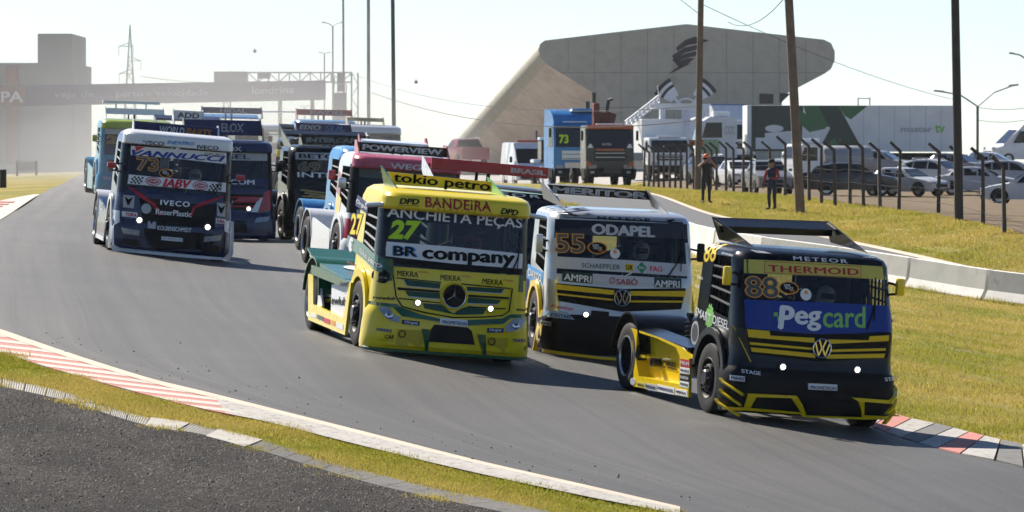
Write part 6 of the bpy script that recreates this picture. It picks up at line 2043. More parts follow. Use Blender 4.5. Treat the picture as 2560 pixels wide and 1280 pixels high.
for px, yy in ((637, 128), (1040, 205)):
    c = W3(px, yy, 420)
    o = MB().lathe([(-0.14, 0.0), (-0.12, 0.08), (-0.05, 0.14), (0.05, 0.14), (0.12, 0.08), (0.14, 0.0)], 12, 'z', c).tube([c + Vector((0, 0, 0.1)), c + Vector((0, 0, 0.32))], 0.02, 4).build('marker_ball', PLASTIC, smooth=60)
    tag(o, 'small dark ball in the sky %s' % ('above the banner bridge' if px < 800 else 'right of the slim poles'), 'marker ball', 'balls in the sky')

# ------------------------------------------------------------------ fence posts
FENCE = mat('fence_concrete', (0.075, 0.066, 0.058), rough=0.9, var=0.3, scale=5)
FP = [(2511, 163), (2458, 168), (2403, 174), (2346, 180), (2247, 186), (2200, 190), (2159, 194), (2125, 199), (2088, 196), (2054, 200), (2023, 204), (1963, 219), (1925, 232), (1877, 245), (1858, 250), (1834, 254), (1815, 258), (1791, 263),
      (1776, 267), (1762, 270), (1735, 276), (1718, 279), (1702, 282), (1688, 285), (1674, 288), (1660, 291), (1647, 294), (1634, 297), (1622, 300), (1610, 303)]
def ordinal_place(i):
    near = {0: 'nearest the right frame edge', 1: 'second from the right frame edge', 2: 'right beside the tarred pole', 3: 'just left of the tarred pole', 4: 'in front of the pale sedan', 5: 'in front of the dark SUV bonnet', 6: 'in front of the dark SUV windscreen',
            7: 'in front of the dark SUV doors', 8: 'in front of the dark SUV rear door', 9: 'in front of the dark SUV tail', 10: 'just right of the thick leaning pole'}
    return near.get(i)
fp_mesh = None
for i, (px, D) in enumerate(FP):
    base = GD(px, D)
    if fp_mesh is None:
        b = MB()
        b.add([(-0.065, -0.065, -0.4), (0.065, -0.065, -0.4), (0.065, 0.065, -0.4), (-0.065, 0.065, -0.4), (-0.05, -0.05, 2.18), (0.05, -0.05, 2.18), (0.05, 0.05, 2.26), (-0.05, 0.05, 2.26),
               (-0.40, -0.11, 2.52), (-0.33, -0.11, 2.60), (-0.33, -0.01, 2.60), (-0.40, -0.01, 2.52)],
              [(0, 1, 5, 4), (1, 2, 6, 5), (2, 3, 7, 6), (3, 0, 4, 7), (3, 2, 1, 0), (4, 5, 9, 8), (5, 6, 10, 9), (6, 7, 11, 10), (7, 4, 8, 11), (8, 9, 10, 11)])
        o = b.build('fence_post', FENCE)
        fp_mesh = o.data
    else:
        o = link(bpy.data.objects.new('fence_post', fp_mesh))
    o.location = base
    o.rotation_euler = (random.uniform(-0.02, 0.02), random.uniform(-0.025, 0.025), random.uniform(-0.15, 0.15))
    s = 0.93 + random.uniform(-0.03, 0.04)
    o.scale = (1, 1, s)
    place = ordinal_place(i)
    if place: lab = 'cranked concrete fence post ' + place
    elif i < 17: lab = 'cranked concrete fence post, %s left of the thick leaning pole' % ('first', 'second', 'third', 'fourth', 'fifth', 'sixth', 'seventh')[i - 11]
    elif i < 20: lab = 'far cranked concrete fence post, %s right of the brown pole by the emblem' % ('third', 'second', 'first')[i - 17]
    elif i < 24: lab = 'far cranked concrete fence post, %s left of the brown pole by the emblem' % ('first', 'second', 'third', 'fourth')[i - 20]
    else: lab = 'far cranked concrete fence post in the dense row beside the orange and black crane truck'
    tag(o, lab, 'fence post', 'cranked posts of the paddock fence')
# thin strands between the posts
for k, h in enumerate((0.4, 0.9, 1.4, 1.9)):
    pts = [GD(px, D) + Vector((0, -0.07, h * 0.93)) for px, D in FP]
    tag(MB().tube(pts, 0.008, 4).build('fence_wire', STEEL), '%s wire strand of the paddock fence' % ('lowest', 'second lowest', 'second highest', 'highest')[k], 'wire', 'strands of the paddock fence')

# boards on the grass at the left
def small_board(px0, px1, y0, y1, D, m, label):
    a, c = W3(px0, y1, D), W3(px1, y0, D)
    zb = g((a.x + c.x) / 2, D)
    rt = tag(empty('trackside_board', ((a.x + c.x) / 2, D, zb)), label, 'board')
    child_world(MB().box(((a.x + c.x) / 2, D, (zb + 0.25 + c.z) / 2), (c.x - a.x, 0.05, c.z - zb - 0.25)).build('panel', m), rt)
    for x in (a.x, c.x):
        child_world(MB().tube([(x, D - 0.03, zb - 0.2), (x, D - 0.03, c.z + 0.05)], 0.07, 6).build('post', PLASTIC), rt)
small_board(43, 91, 404, 436, 300, mat('board_grey', (0.20, 0.22, 0.25), 0.7), 'grey board between two dark posts on the left grass')
small_board(4, 12, 427, 470, 215, mat('board_slate', (0.16, 0.17, 0.20), 0.7), 'narrow dark marker board at the left frame edge')
# ------------------------------------------------------------------ parked vehicles
def ring_loft(name, st, m, parent, smooth=35):
    """st: stations (y, zl, zb, zr, wl, wb, wr) from nose to tail"""
    V, F = [], []
    for y, zl, zb, zr, wl, wb, wr in st:
        zm = zl + (zb - zl) * 0.5
        V += [(-wl, y, zl), (-wb, y, zm), (-wb * 0.985, y, zb), (-wr, y, zr - 0.03), (-wr * 0.8, y, zr), (wr * 0.8, y, zr), (wr, y, zr - 0.03), (wb * 0.985, y, zb), (wb, y, zm), (wl, y, zl)]
    n = 10
    for i in range(len(st) - 1):
        for c in range(n):
            F.append((i * n + c, i * n + (c + 1) % n, (i + 1) * n + (c + 1) % n, (i + 1) * n + c))
    F += [tuple(range(n))[::-1], tuple(range((len(st) - 1) * n, len(st) * n))]
    return MB().add(V, F).build(name, m, parent, smooth=smooth)

def quad(name, P, m, parent, th=0.0):
    return MB().add(P, [(0, 1, 2, 3)]).build(name, m, parent)

CARW = None
def car_wheel(parent, x, y, r):
    global CARW
    if CARW is None:
        rt = empty('wheel')
        MB().lathe([(0.09, 0.20), (0.10, 0.29), (0.085, 0.325), (-0.085, 0.325), (-0.10, 0.29), (-0.09, 0.20)], 22).build('tyre', RUBBER, rt, smooth=40)
        b = MB().lathe([(-0.08, 0.205), (-0.085, 0.19), (-0.03, 0.175), (-0.03, 0.05), (-0.07, 0.04), (-0.07, 0)], 20)
        for k in range(5):
            t = 2 * math.pi * k / 5
            b.box((-0.06, 0.11 * math.cos(t), 0.11 * math.sin(t)), (0.03, 0.16, 0.045), rot=(t, 0, 0))
        b.lathe([(-0.05, 0.205), (-0.02, 0.205), (-0.02, 0)], 20)
        b.build('rim', ALU, rt)
        CARW = rt
        w = rt
        w.parent = parent
    else:
        w = copy_tree(CARW, parent)
    w.location = (x, y, r)
    w.rotation_euler = (0, 0, 0 if x < 0 else math.pi)
    w.scale = (1.0, r / 0.325, r / 0.325)
    return w

def car(px, D, head, kind, col, label, dz=0.0, scale=1.0, name='parked_car', cat='car'):
    """head: direction of the nose in degrees, 0 towards the camera, 90 to the right"""
    base = GD(px, D)
    rt = tag(empty(name, base + Vector((0, 0, dz + 0.03)), (0, 0, rad(head))), label, cat, 'vehicles parked behind the fence')
    rt.scale = (scale,) * 3
    suv = kind in ('suv', 'pickup')
    L = 4.4
    k = 0.16 if suv else 0.0
    zl, bel, rf = 0.24 + k * 0.5, 0.92 + k, 1.44 + k * 1.3
    w = 0.90
    st = [(-2.20, zl + 0.22, zl + 0.36, zl + 0.38, 0.62, 0.66, 0.55), (-2.14, zl + 0.05, bel - 0.26, bel - 0.23, 0.78, 0.80, 0.66), (-1.85, zl, bel - 0.14, bel - 0.10, 0.86, 0.89, 0.74), (-1.15, zl, bel - 0.02, bel + 0.04, 0.88, w, 0.78)]
    if kind == 'pickup':
        st += [(-0.95, zl, bel, bel + 0.06, 0.88, w, 0.78), (-0.35, zl, bel, rf - 0.04, 0.88, w, 0.66), (0.1, zl, bel, rf, 0.88, w, 0.68), (0.85, zl, bel, rf - 0.03, 0.88, w, 0.66), (0.98, zl, bel, bel + 0.05, 0.88, w, 0.84), (2.15, zl + 0.05, bel, bel + 0.05, 0.88, w, 0.86), (2.2, zl + 0.1, bel, bel + 0.04, 0.86, 0.88, 0.84)]
        wy0, wy1 = -0.35, 0.85
    else:
        tail = 2.05 if suv else 1.55
        st += [(-0.95, zl, bel, bel + 0.06, 0.88, w, 0.76), (-0.25, zl, bel + 0.02, rf - 0.05, 0.88, w, 0.66), (0.25, zl, bel + 0.03, rf, 0.88, w, 0.67), (0.95, zl, bel + 0.04, rf - 0.01, 0.88, w, 0.66), (tail - 0.35, zl, bel + 0.06, rf - 0.12, 0.87, w, 0.64), (tail + 0.05, zl, bel + 0.06, bel + 0.12, 0.86, 0.89, 0.70)]
        st += [(2.16, zl + 0.05, bel - 0.02, bel + 0.02, 0.82, 0.86, 0.70), (2.22, zl + 0.2, bel - 0.25, bel - 0.22, 0.76, 0.80, 0.66)]
        wy0, wy1 = -0.25, tail - 0.35
    body = ring_loft('body', st, paint('car_%d_%d_%d' % tuple(int(c * 999) for c in col), col, 0.25), rt)
    def at_st(y):
        for a, b in zip(st, st[1:]):
            if a[0] <= y <= b[0]:
                t = (y - a[0]) / (b[0] - a[0])
                return [p + (q - p) * t for p, q in zip(a, b)]
    def side_pt(s, y, f):
        _, zl_, zb_, zr_, _, wb_, wr_ = at_st(y)
        zt = zr_ - 0.03
        return (s * (wb_ * 0.985 + (wr_ - wb_ * 0.985) * f + 0.006), y, zb_ + (zt - zb_) * f)
    GL = mat('car_glass', (0.008, 0.009, 0.011), rough=0.06, coat=0.0, spec=0.3, var=0.0)
    for s in (-1, 1):
        n = 3 if kind != 'pickup' else 2
        ys = np.linspace(wy0 - 0.42, wy1 + 0.22, n + 1)
        for i in range(n):
            ya, yb = ys[i] + 0.03, ys[i + 1] - 0.03
            fa = 0.88 if ya > wy0 else 0.88
            quad('side_window', [side_pt(s, ya, 0.08), side_pt(s, yb, 0.08), side_pt(s, min(yb, wy1 + 0.1), 0.86), side_pt(s, max(ya, wy0 - 0.12), 0.86)], GL, rt)
        hl = MB().box((s * 0.66, -2.08, bel - 0.25), (0.34, 0.22, 0.13), rot=(0, 0, s * 0.35), bev=0.03).build('headlight', LENS, rt)
        MB().box((s * 0.72, 2.14, bel - 0.16), (0.26, 0.12, 0.16), bev=0.02).build('tail_light', mat('tail_red', (0.35, 0.01, 0.01), 0.2), rt)
        MB().box((s * 1.0, -0.75, bel + 0.10), (0.18, 0.10, 0.13), bev=0.03).build('mirror', paint('car_%d_%d_%d' % tuple(int(c * 999) for c in col), col), rt)
        for y in (-1.38, 1.32):
            arc = [(y + 0.40 * math.cos(t), 0.34 + 0.40 * math.sin(t)) for t in np.linspace(-0.15, math.pi + 0.15, 12)]
            MB().prism(arc, 'x', s * 0.906, s * 0.80).build('wheel_arch', PLASTIC, rt)
            car_wheel(rt, s * 0.83, y, 0.33 if not suv else 0.36)
    a, b_ = at_st(-0.97), at_st(wy0 - 0.03)
    quad('windshield', [(-a[6] * 0.98, -0.98, a[3] + 0.012), (a[6] * 0.98, -0.98, a[3] + 0.012), (b_[6] * 0.95, wy0 - 0.06, b_[3] - 0.005), (-b_[6] * 0.95, wy0 - 0.06, b_[3] - 0.005)], GL, rt)
    a, b_ = at_st(wy1 + 0.02), at_st(min(wy1 + 0.38, 2.1))
    quad('rear_window', [(-a[6] * 0.9, wy1 + 0.05, a[3] + 0.01), (a[6] * 0.9, wy1 + 0.05, a[3] + 0.01), (b_[6] * 0.95, wy1 + 0.36, b_[3] + 0.012), (-b_[6] * 0.95, wy1 + 0.36, b_[3] + 0.012)], GL, rt)
    MB().box((0, -2.18, zl + 0.30), (1.0, 0.08, 0.16), bev=0.02).build('grille', PLASTIC, rt)
    MB().box((0, -2.17, zl + 0.10), (1.3, 0.10, 0.14), bev=0.02).build('lower_grille', PLASTIC, rt)
    if suv:
        for s in (-1, 1):
            MB().tube([(s * 0.6, -0.1, rf + 0.0), (s * 0.6, 0.0, rf + 0.05), (s * 0.6, 1.1, rf + 0.05), (s * 0.6, 1.2, rf)], 0.018, 5).build('roof_rail', ALU, rt)
    return rt
car(2132, 266, 88, 'suv', (0.045, 0.042, 0.04), 'dark brown-grey SUV parked side-on behind the fence')
car(2262, 268, 52, 'sedan', (0.50, 0.48, 0.45), 'pale beige sedan parked right of the dark SUV')
car(2345, 280, 58, 'suv', (0.62, 0.62, 0.60), 'white SUV with roof rails behind the pale sedan')
car(2448, 272, 80, 'sedan', (0.42, 0.42, 0.44), 'silver car parked right of the tarred pole')
car(2532, 276, 84, 'suv', (0.36, 0.37, 0.39), 'silver-grey SUV near the right frame edge')
car(2200, 300, 70, 'suv', (0.30, 0.30, 0.31), 'grey SUV in the second row behind the pale sedan')
car(2478, 302, 75, 'sedan', (0.60, 0.60, 0.60), 'white car in the second row below the panel van')
car(2392, 300, 62, 'sedan', (0.18, 0.18, 0.19), 'dark grey car in the second row behind the tarred pole')
car(1780, 300, 20, 'suv', (0.10, 0.10, 0.11), 'dark SUV behind the fence right of the brown pole')
car(2583, 232, -100, 'sedan', (0.55, 0.55, 0.56), 'nose of a white car cut by the right frame edge', dz=-0.05)
car(1918, 262, 8, 'pickup', (0.20, 0.20, 0.21), 'grey pickup facing the track behind the second person')
car(1848, 292, 12, 'sedan', (0.60, 0.60, 0.60), 'white car behind the fence left of the grey pickup')
car(1700, 318, 30, 'sedan', (0.40, 0.40, 0.42), 'grey car half hidden by the dense fence posts')
# red pickup beyond the pack
car(1160, 330, 200, 'pickup', (0.30, 0.03, 0.035), 'red pickup seen from behind, left of the ambulance', name='parked_pickup', cat='pickup', dz=0.9)

P_DGREY = paint('graphite', (0.028, 0.028, 0.031))
def lorry_cab(rt, x0, x1, y0, y1, z0, z1, m, glassm=None, lean=0.12, visor=None, grillm=None, nosecol=None):
    """upright lorry cab with windscreen, side windows, grille, bumper, lights"""
    xm, w = (x0 + x1) / 2, (x1 - x0) / 2
    prof = [(y0, z0), (y1, z0), (y1, z1), (y0 + lean * 2.2, z1), (y0 + lean, z1 - 0.12), (y0, z0 + (z1 - z0) * 0.48)]
    bm_ = MB().prism(prof, 'x', x0, x1)
    cab = bm_.build('cab', m, rt)
    bv = cab.modifiers.new('b', 'BEVEL')
    bv.width = 0.06
    bv.segments = 2
    zb, zt = z0 + (z1 - z0) * 0.50, z1 - 0.16
    yb, yt = y0 - 0.012, y0 + lean * 0.96 - 0.012
    GL = mat('car_glass', (0.008, 0.009, 0.011), rough=0.06, coat=0.0, spec=0.3, var=0.0)
    quad('windshield', [(x0 + 0.1, yb, zb), (x1 - 0.1, yb, zb), (x1 - 0.12, yt, zt), (x0 + 0.12, yt, zt)], GL, rt)
    for xx, s in ((x0, -1), (x1, 1)):
        quad('side_window', [(xx + s * 0.012, y0 + 0.25, zb), (xx + s * 0.012, y0 + 1.1, zb), (xx + s * 0.012, y0 + 1.1, zt), (xx + s * 0.012, y0 + 0.36, zt)], GL, rt)
        MB().box((xx + s * 0.18, y0 + 0.1, zt - 0.35), (0.12, 0.12, 0.5), bev=0.03).build('mirror', PLASTIC, rt)
        MB().box((xx - s * 0.32, y0 - 0.02, z0 + 0.22), (0.42, 0.08, 0.2), bev=0.03).build('headlight', LENS, rt)
    MB().box((xm, y0 - 0.02, z0 + (z1 - z0) * 0.33), (w * 1.3, 0.06, (z1 - z0) * 0.2), bev=0.02).build('grille', grillm or PLASTIC, rt)
    for k in range(4):
        MB().box((xm, y0 - 0.06, z0 + (z1 - z0) * (0.26 + 0.045 * k)), (w * 1.22, 0.03, 0.035)).build('grille_slat', ALU if k % 2 else P_DGREY, rt)
    MB().box((xm, y0 - 0.04, z0 - 0.08), (w * 2.02, 0.22, 0.42), bev=0.05).build('bumper', nosecol or PLASTIC, rt)
    MB().box((xm, y0 - 0.155, z0 - 0.05), (w * 0.9, 0.02, 0.16), bev=0.005).build('bumper_slot', INTERIOR, rt)
    for s in (-1, 1):
        MB().box((xm + s * w * 0.75, y0 - 0.155, z0 - 0.05), (0.2, 0.03, 0.12), bev=0.01).build('fog_lamp', LENS, rt)
        MB().box((xm + s * (w + 0.01), y0 + 0.8, z0 - 0.1), (0.06, 1.1, 0.5), bev=0.02).build('cab_step', PLASTIC, rt)
        MB().tube([(xm + s * w * 0.15, y0 - 0.03, zb + 0.03), (xm + s * w * 0.7, y0 - 0.02, zb + 0.12)], 0.012, 4).build('wiper', PLASTIC, rt)
    MB().box((xm, y0 + 0.28, z1 + 0.05), (w * 1.1, 0.16, 0.1), bev=0.03).build('marker_lights', P_WHITE, rt)
    if visor:
        MB().box((xm, y0 + 0.02, z1 - 0.08), (w * 1.96, 0.22, 0.2), bev=0.04).build('sun_visor', visor, rt)
    return cab

def lorry_wheels(rt, xs, ys, r=0.5):
    for x in xs:
        for y in ys:
            wheel(rt, x, y, r, r, 'front', -1 if x < 0 else 1)

def lorry(name, px, D, head, label, dz=0.0):
    return tag(empty(name, GD(px, D) + Vector((0, 0, 0.03 + dz)), (0, 0, rad(head))), label, 'truck', 'paddock trucks')

P_ORANGE = paint('orange', (0.42, 0.09, 0.02))
P_SKYB = paint('sky', (0.03, 0.22, 0.55))
RUST = mat('rust_red', (0.20, 0.055, 0.035), rough=0.7, var=0.25, scale=3)
# crane truck
rt = lorry('crane_truck', 1525, 271, 8, 'graphite and orange crane truck facing the track beside the fence')
lorry_cab(rt, -1.22, 1.22, 0, 1.9, 0.75, 3.05, P_DGREY, visor=P_ORANGE)
for s in (-1, 1):
    MB().prism([(s * 0.75, 0.9), (s * 1.18, 1.0), (s * 1.2, 1.3), (s * 0.95, 1.15)], 'y', -0.06, 0.0).build('orange_trim', P_ORANGE, rt)
    MB().prism([(s * 0.85, 1.92), (s * 1.15, 1.92), (s * 1.05, 2.12), (s * 0.95, 2.12)], 'y', -0.03, -0.013).build('white_print', WHITE, rt)
MB().box((0, -0.03, 1.83), (1.4, 0.05, 0.10)).build('orange_trim', P_ORANGE, rt)
MB().box((0, -0.10, 0.72), (0.55, 0.03, 0.13)).build('number_plate', V_GREY, rt)
o = setmesh('lettering', [(x * 0.14 - 0.42, -0.02, z * 0.16 + 2.05) for x, z in text_geo('NOPEIA', 0.02)[0]], text_geo('NOPEIA', 0.02)[1], V_GREY, rt)
MB().box((0, 4.6, 1.05), (2.4, 5.2, 0.28)).box((0, 3.0, 0.8), (0.9, 7.5, 0.3)).build('flat_bed', STEEL, rt)
lorry_wheels(rt, (-1.05, 1.05), (1.1, 5.2))
cr = MB()
cr.box((0.1, 2.35, 2.2), (0.5, 0.5, 2.2)).box((-0.05, 2.4, 3.3), (0.9, 0.5, 0.9), bev=0.08).box((0.35, 2.5, 3.0), (0.35, 0.6, 1.4), rot=(0, 0.25, 0)).box((-0.35, 2.4, 3.6), (0.3, 0.6, 1.2), bev=0.04)
cr.build('folded_crane', RUST, rt)
MB().tube([(0.2, 2.3, 3.7), (0.3, 2.3, 4.35), (0.5, 2.3, 4.4)], 0.09, 6).build('crane_cylinder', STEEL, rt)
MB().box((-0.3, 0.6, 3.1), (0.7, 0.25, 0.12), bev=0.03).build('beacon_bar', PLASTIC, rt)
# blue tractor with tall roof
rt = lorry('tractor_truck', 1440, 288, 14, 'sky blue tractor unit with a tall roof fairing, left of the crane truck')
lorry_cab(rt, -1.22, 1.22, 0, 2.2, 0.85, 3.4, P_SKYB, grillm=ALU)
MB().prism([(0.15, 3.38), (2.2, 3.38), (2.2, 4.15), (1.1, 4.12), (0.45, 3.8)], 'x', -1.18, 1.18).build('roof_fairing', P_SKYB, rt, smooth=30)
MB().box((0.5, 0.7, 4.1), (1.2, 0.6, 0.18), bev=0.05).build('air_conditioner', P_SKYB, rt)
MB().box((0, 3.6, 0.95), (0.9, 4.2, 0.3)).build('chassis', STEEL, rt)
lorry_wheels(rt, (-1.05, 1.05), (1.2, 4.4))
V, F = text_geo('73', 0.04)
setmesh('lettering', [(x * 0.55 - 0.95, -0.03, z * 0.6 + 2.35) for x, z in V], F, V_LIME, rt)
# small tractor beside it
rt = lorry('farm_tractor', 1392, 290, 10, 'small dark utility tractor with white fenders beside the ambulance')
MB().box((0, 0.9, 1.1), (0.7, 1.9, 0.6), bev=0.08).build('bonnet', P_DGREY, rt)
MB().box((0, 2.2, 1.9), (1.1, 1.2, 1.2), bev=0.1).build('cabin', mat('car_glass', (0.008, 0.009, 0.011)), rt)
MB().box((0, 2.2, 2.56), (1.3, 1.4, 0.14), bev=0.05).build('canopy', P_WHITE, rt)
for s in (-1, 1):
    MB().box((s * 0.75, 2.3, 1.35), (0.4, 1.1, 0.2), bev=0.06).build('fender', P_WHITE, rt)
    MB().tube([(s * 0.8, 1.7, 2.5), (s * 0.8, 1.7, 3.0)], 0.05, 6).build('exhaust_stack', STEEL, rt)
lorry_wheels(rt, (-0.8, 0.8), (0.4, 2.3), 0.5)
# ambulance
rt = tag(empty('ambulance', GD(1334, 304) + Vector((0, 0, 0.05)), (0, 0, rad(10))), 'white van ambulance with a blue bonnet stripe facing the track', 'van')
st = [(0.0, 0.35, 0.75, 0.78, 0.86, 0.92, 0.80), (0.12, 0.3, 0.95, 1.0, 0.95, 0.99, 0.85), (0.55, 0.28, 1.10, 1.18, 0.97, 1.0, 0.86), (1.35, 0.28, 1.2, 2.05, 0.97, 1.0, 0.84), (1.7, 0.28, 1.25, 2.4, 0.97, 1.0, 0.86), (5.2, 0.3, 1.25, 2.42, 0.97, 1.0, 0.88), (5.3, 0.4, 1.25, 2.3, 0.94, 0.97, 0.85)]
ring_loft('body', st, P_WHITE, rt)
GLc = mat('car_glass', (0.008, 0.009, 0.011))
quad('windshield', [(-0.82, 0.60, 1.24), (0.82, 0.60, 1.24), (0.78, 1.34, 2.06), (-0.78, 1.34, 2.06)], GLc, rt)
MB().prism([(-0.8, 0.86), (0.8, 0.86), (0.86, 1.02), (-0.86, 1.02)], 'y', 0.0, 0.13).build('blue_stripe', P_SKYB, rt)
MB().box((0, 0.03, 0.55), (1.5, 0.12, 0.4), bev=0.05).build('grille', PLASTIC, rt)
MB().box((0, 1.8, 2.48), (1.3, 0.3, 0.12), bev=0.03).build('light_bar', mat('beacon_red', (0.40, 0.03, 0.05), 0.3), rt)
for s in (-1, 1):
    MB().box((s * 0.8, 0.12, 0.86), (0.26, 0.2, 0.22), bev=0.04).build('headlight', LENS, rt)
    MB().box((s * 1.12, 1.0, 1.45), (0.16, 0.12, 0.34), bev=0.04).build('mirror', PLASTIC, rt)
    for y in (1.0, 4.2): car_wheel(rt, s * 0.9, y, 0.35)
# white truck with lattice jib
rt = lorry('jib_truck', 1655, 318, 12, 'white box truck with a white lattice jib in front of the arena')
MB().box((0, 2.0, 2.6), (2.5, 4.2, 2.0), bev=0.05).build('box_body', P_WHITE, rt)
MB().box((0, 2.4, 0.9), (2.2, 6.0, 0.5)).build('chassis', STEEL, rt)
lorry_cab(rt, -1.2, 1.2, -1.9, -0.2, 0.75, 2.5, P_WHITE)
lorry_wheels(rt, (-1.05, 1.05), (-0.9, 3.2))
j = MB()
A_, B_ = Vector((-2.0, 1.0, 3.0)), Vector((0.2, 1.4, 4.6))
for dz in (0, 0.45):
    j.tube([A_ + Vector((0, 0, dz)), B_ + Vector((0, 0, dz))], 0.06, 5)
for i in range(9):
    p, q = A_.lerp(B_, i / 9), A_.lerp(B_, (i + 1) / 9)
    j.tube([p, q + Vector((0, 0, 0.45))], 0.05, 4).tube([p, p + Vector((0, 0, 0.45))], 0.05, 4)
j.box((1.1, 1.4, 4.35), (2.6, 0.9, 0.35)).box((0.3, 1.2, 3.9), (0.3, 0.4, 1.0))
j.tube([(0.2, 1.4, 4.6), (0.05, 1.4, 5.6)], 0.03, 4)
j.build('lattice_jib', P_WHITE, rt)
MB().box((1.6, -0.4, 2.2), (1.6, 0.1, 0.35)).build('warning_board', P_ORANGE, rt)
# trailer truck
rt = lorry('trailer_truck', 1862, 322, 84, 'white and green truck with the long green and white box trailer, behind the cars')
def on_side(x0, x1, z0, z1): return (x0, x1, z0, z1)
L0 = 0.6
TRW = mat('trailer_white', (0.78, 0.79, 0.79), rough=0.4, var=0.12, scale=0.8)
TRG = mat('trailer_green', (0.035, 0.16, 0.05), rough=0.4, var=0.15)
TRD = mat('trailer_dark', (0.022, 0.05, 0.035), rough=0.4, var=0.2)
rt.rotation_euler = (0, 0, rad(-86))
# local y now runs along the trailer to the right of the frame; local -x side faces the camera
LEN = 12.4
MB().box((0, LEN / 2, 2.55), (2.5, LEN, 2.75), bev=0.03).build('trailer_box', TRW, rt)
def tpanel(name, pts, m, d=0.01):
    V = [(1.25 + d, y * LEN, 1.19 + z * 2.72) for y, z in pts]
    V += [(1.252, y * LEN, 1.19 + z * 2.72) for y, z in pts]
    k = len(pts)
    tri = [tuple(t) for t in tessellate_polygon([[Vector(v) for v in V[:k]]])]
    MB().add(V, tri + [(i, (i + 1) % k, (i + 1) % k + k, i + k) for i in range(k)]).build(name, m, rt)
tpanel('dark_field', [(0.02, 0.0), (0.26, 0.0), (0.27, 1.0), (0.02, 1.0)], TRD)
tpanel('light_field', [(0.085, 0.12), (0.22, 0.30), (0.22, 0.45), (0.085, 0.40)], TRW, 0.016)
tpanel('light_field', [(0.04, 0.05), (0.24, 0.05), (0.24, 0.36), (0.10, 0.30), (0.04, 0.30)], TRW, 0.014)
tpanel('green_field', [(0.26, 0.0), (0.30, 0.0), (0.24, 0.5), (0.24, 0.3)], TRG, 0.016)
tpanel('green_field', [(0.24, 0.95), (0.38, 0.50), (0.30, 0.42), (0.22, 0.75)], TRG, 0.018)
tpanel('green_field', [(0.27, 1.0), (0.34, 1.0), (0.40, 0.55), (0.31, 0.45)], TRG, 0.012)
tpanel('dark_field', [(0.34, 1.0), (0.44, 1.0), (0.56, 0.0), (0.34, 0.0), (0.40, 0.5)], TRD, 0.013)
tpanel('green_field', [(0.44, 1.0), (0.58, 1.0), (0.50, 0.70), (0.47, 0.78)], TRG, 0.017)
tpanel('green_field', [(0.36, 0.0), (0.46, 0.0), (0.42, 0.3)], TRG, 0.017)
for k in range(6):
    y = 0.56 + 0.075 * k
    tpanel('panel_seam', [(y, 0.02), (y + 0.002, 0.02), (y + 0.002, 0.98), (y, 0.98)], V_GREY, 0.006)
el = [(0.13 + 0.045 * math.cos(t), 0.5 + 0.08 * math.sin(t)) for t in np.linspace(0, 6.28, 17)[:-1]]
tpanel('oval_sign', el, TRW, 0.02)
def ttext(s, y0, y1, z, h, m):
    V, F = text_geo(s, 0.03)
    a0, a1, b0, b1 = bbox2(V)
    setmesh('lettering', [(1.272, (y0 + (y1 - y0) * (x - a0) / (a1 - a0)) * LEN, 1.19 + 2.72 * (z + h * ((q - b0) / (b1 - b0) - 0.5))) for x, q in V], F, m, rt)
ttext('tv', 0.905, 0.955, 0.50, 0.18, V_GREEN)
ttext('master', 0.74, 0.895, 0.48, 0.12, V_GREY)
MB().box((0, 7.5, 0.85), (2.2, 9.0, 0.5)).build('trailer_chassis', PLASTIC, rt)
lorry_wheels(rt, (-1.05, 1.05), (8.6, 9.9, 11.1))
MB().box((1.2, 5.8, 0.8), (0.08, 3.5, 0.7)).build('side_guard', PLASTIC, rt)
MB().tube([(0, 6.8, 3.9), (0, 6.8, 4.4)], 0.04, 4).tube([(0, 7.5, 3.9), (0, 7.5, 4.4)], 0.04, 4).tube([(0, 6.8, 4.35), (0, 7.5, 4.35)], 0.04, 4).build('roof_ladder', GM, rt)
# its tractor
P_MINT = paint('mint', (0.25, 0.42, 0.24))
cab_ = MB().prism([(-3.0, 0.8), (-0.6, 0.8), (-0.6, 3.2), (-2.2, 3.25), (-2.75, 2.9), (-3.0, 1.9)], 'x', -1.2, 1.2).build('cab', P_WHITE, rt)
MB().prism([(-2.7, 2.0), (-1.5, 2.0), (-1.5, 2.9), (-2.45, 2.9)], 'x', 1.2, 1.215).build('side_window', GLc, rt)
quad('windshield', [(-1.1, -3.02, 1.95), (1.1, -3.02, 1.95), (1.05, -2.78, 2.88), (-1.05, -2.78, 2.88)], GLc, rt)
MB().prism([(-3.02, 0.8), (-1.6, 0.8), (-1.7, 1.9), (-3.02, 1.9)], 'x', 1.2, 1.225).build('mint_door', P_MINT, rt)
MB().box((0, -2.9, 3.15), (2.3, 0.5, 0.16), rot=(0.3, 0, 0), bev=0.04).build('sun_visor', P_WHITE, rt)
MB().box((0.2, -1.5, 3.4), (1.2, 1.0, 0.3), bev=0.08).build('air_conditioner', P_WHITE, rt)
V, F = text_geo('CO2', 0.02)
a0, a1, b0, b1 = bbox2(V)
setmesh('lettering', [(1.23, -1.35 + 0.6 * (x - a0) / (a1 - a0), 2.2 + 0.5 * (q - b0) / (b1 - b0)) for x, q in V], F, V_GREY, rt)
lorry_wheels(rt, (-1.0, 1.0), (-2.0,))
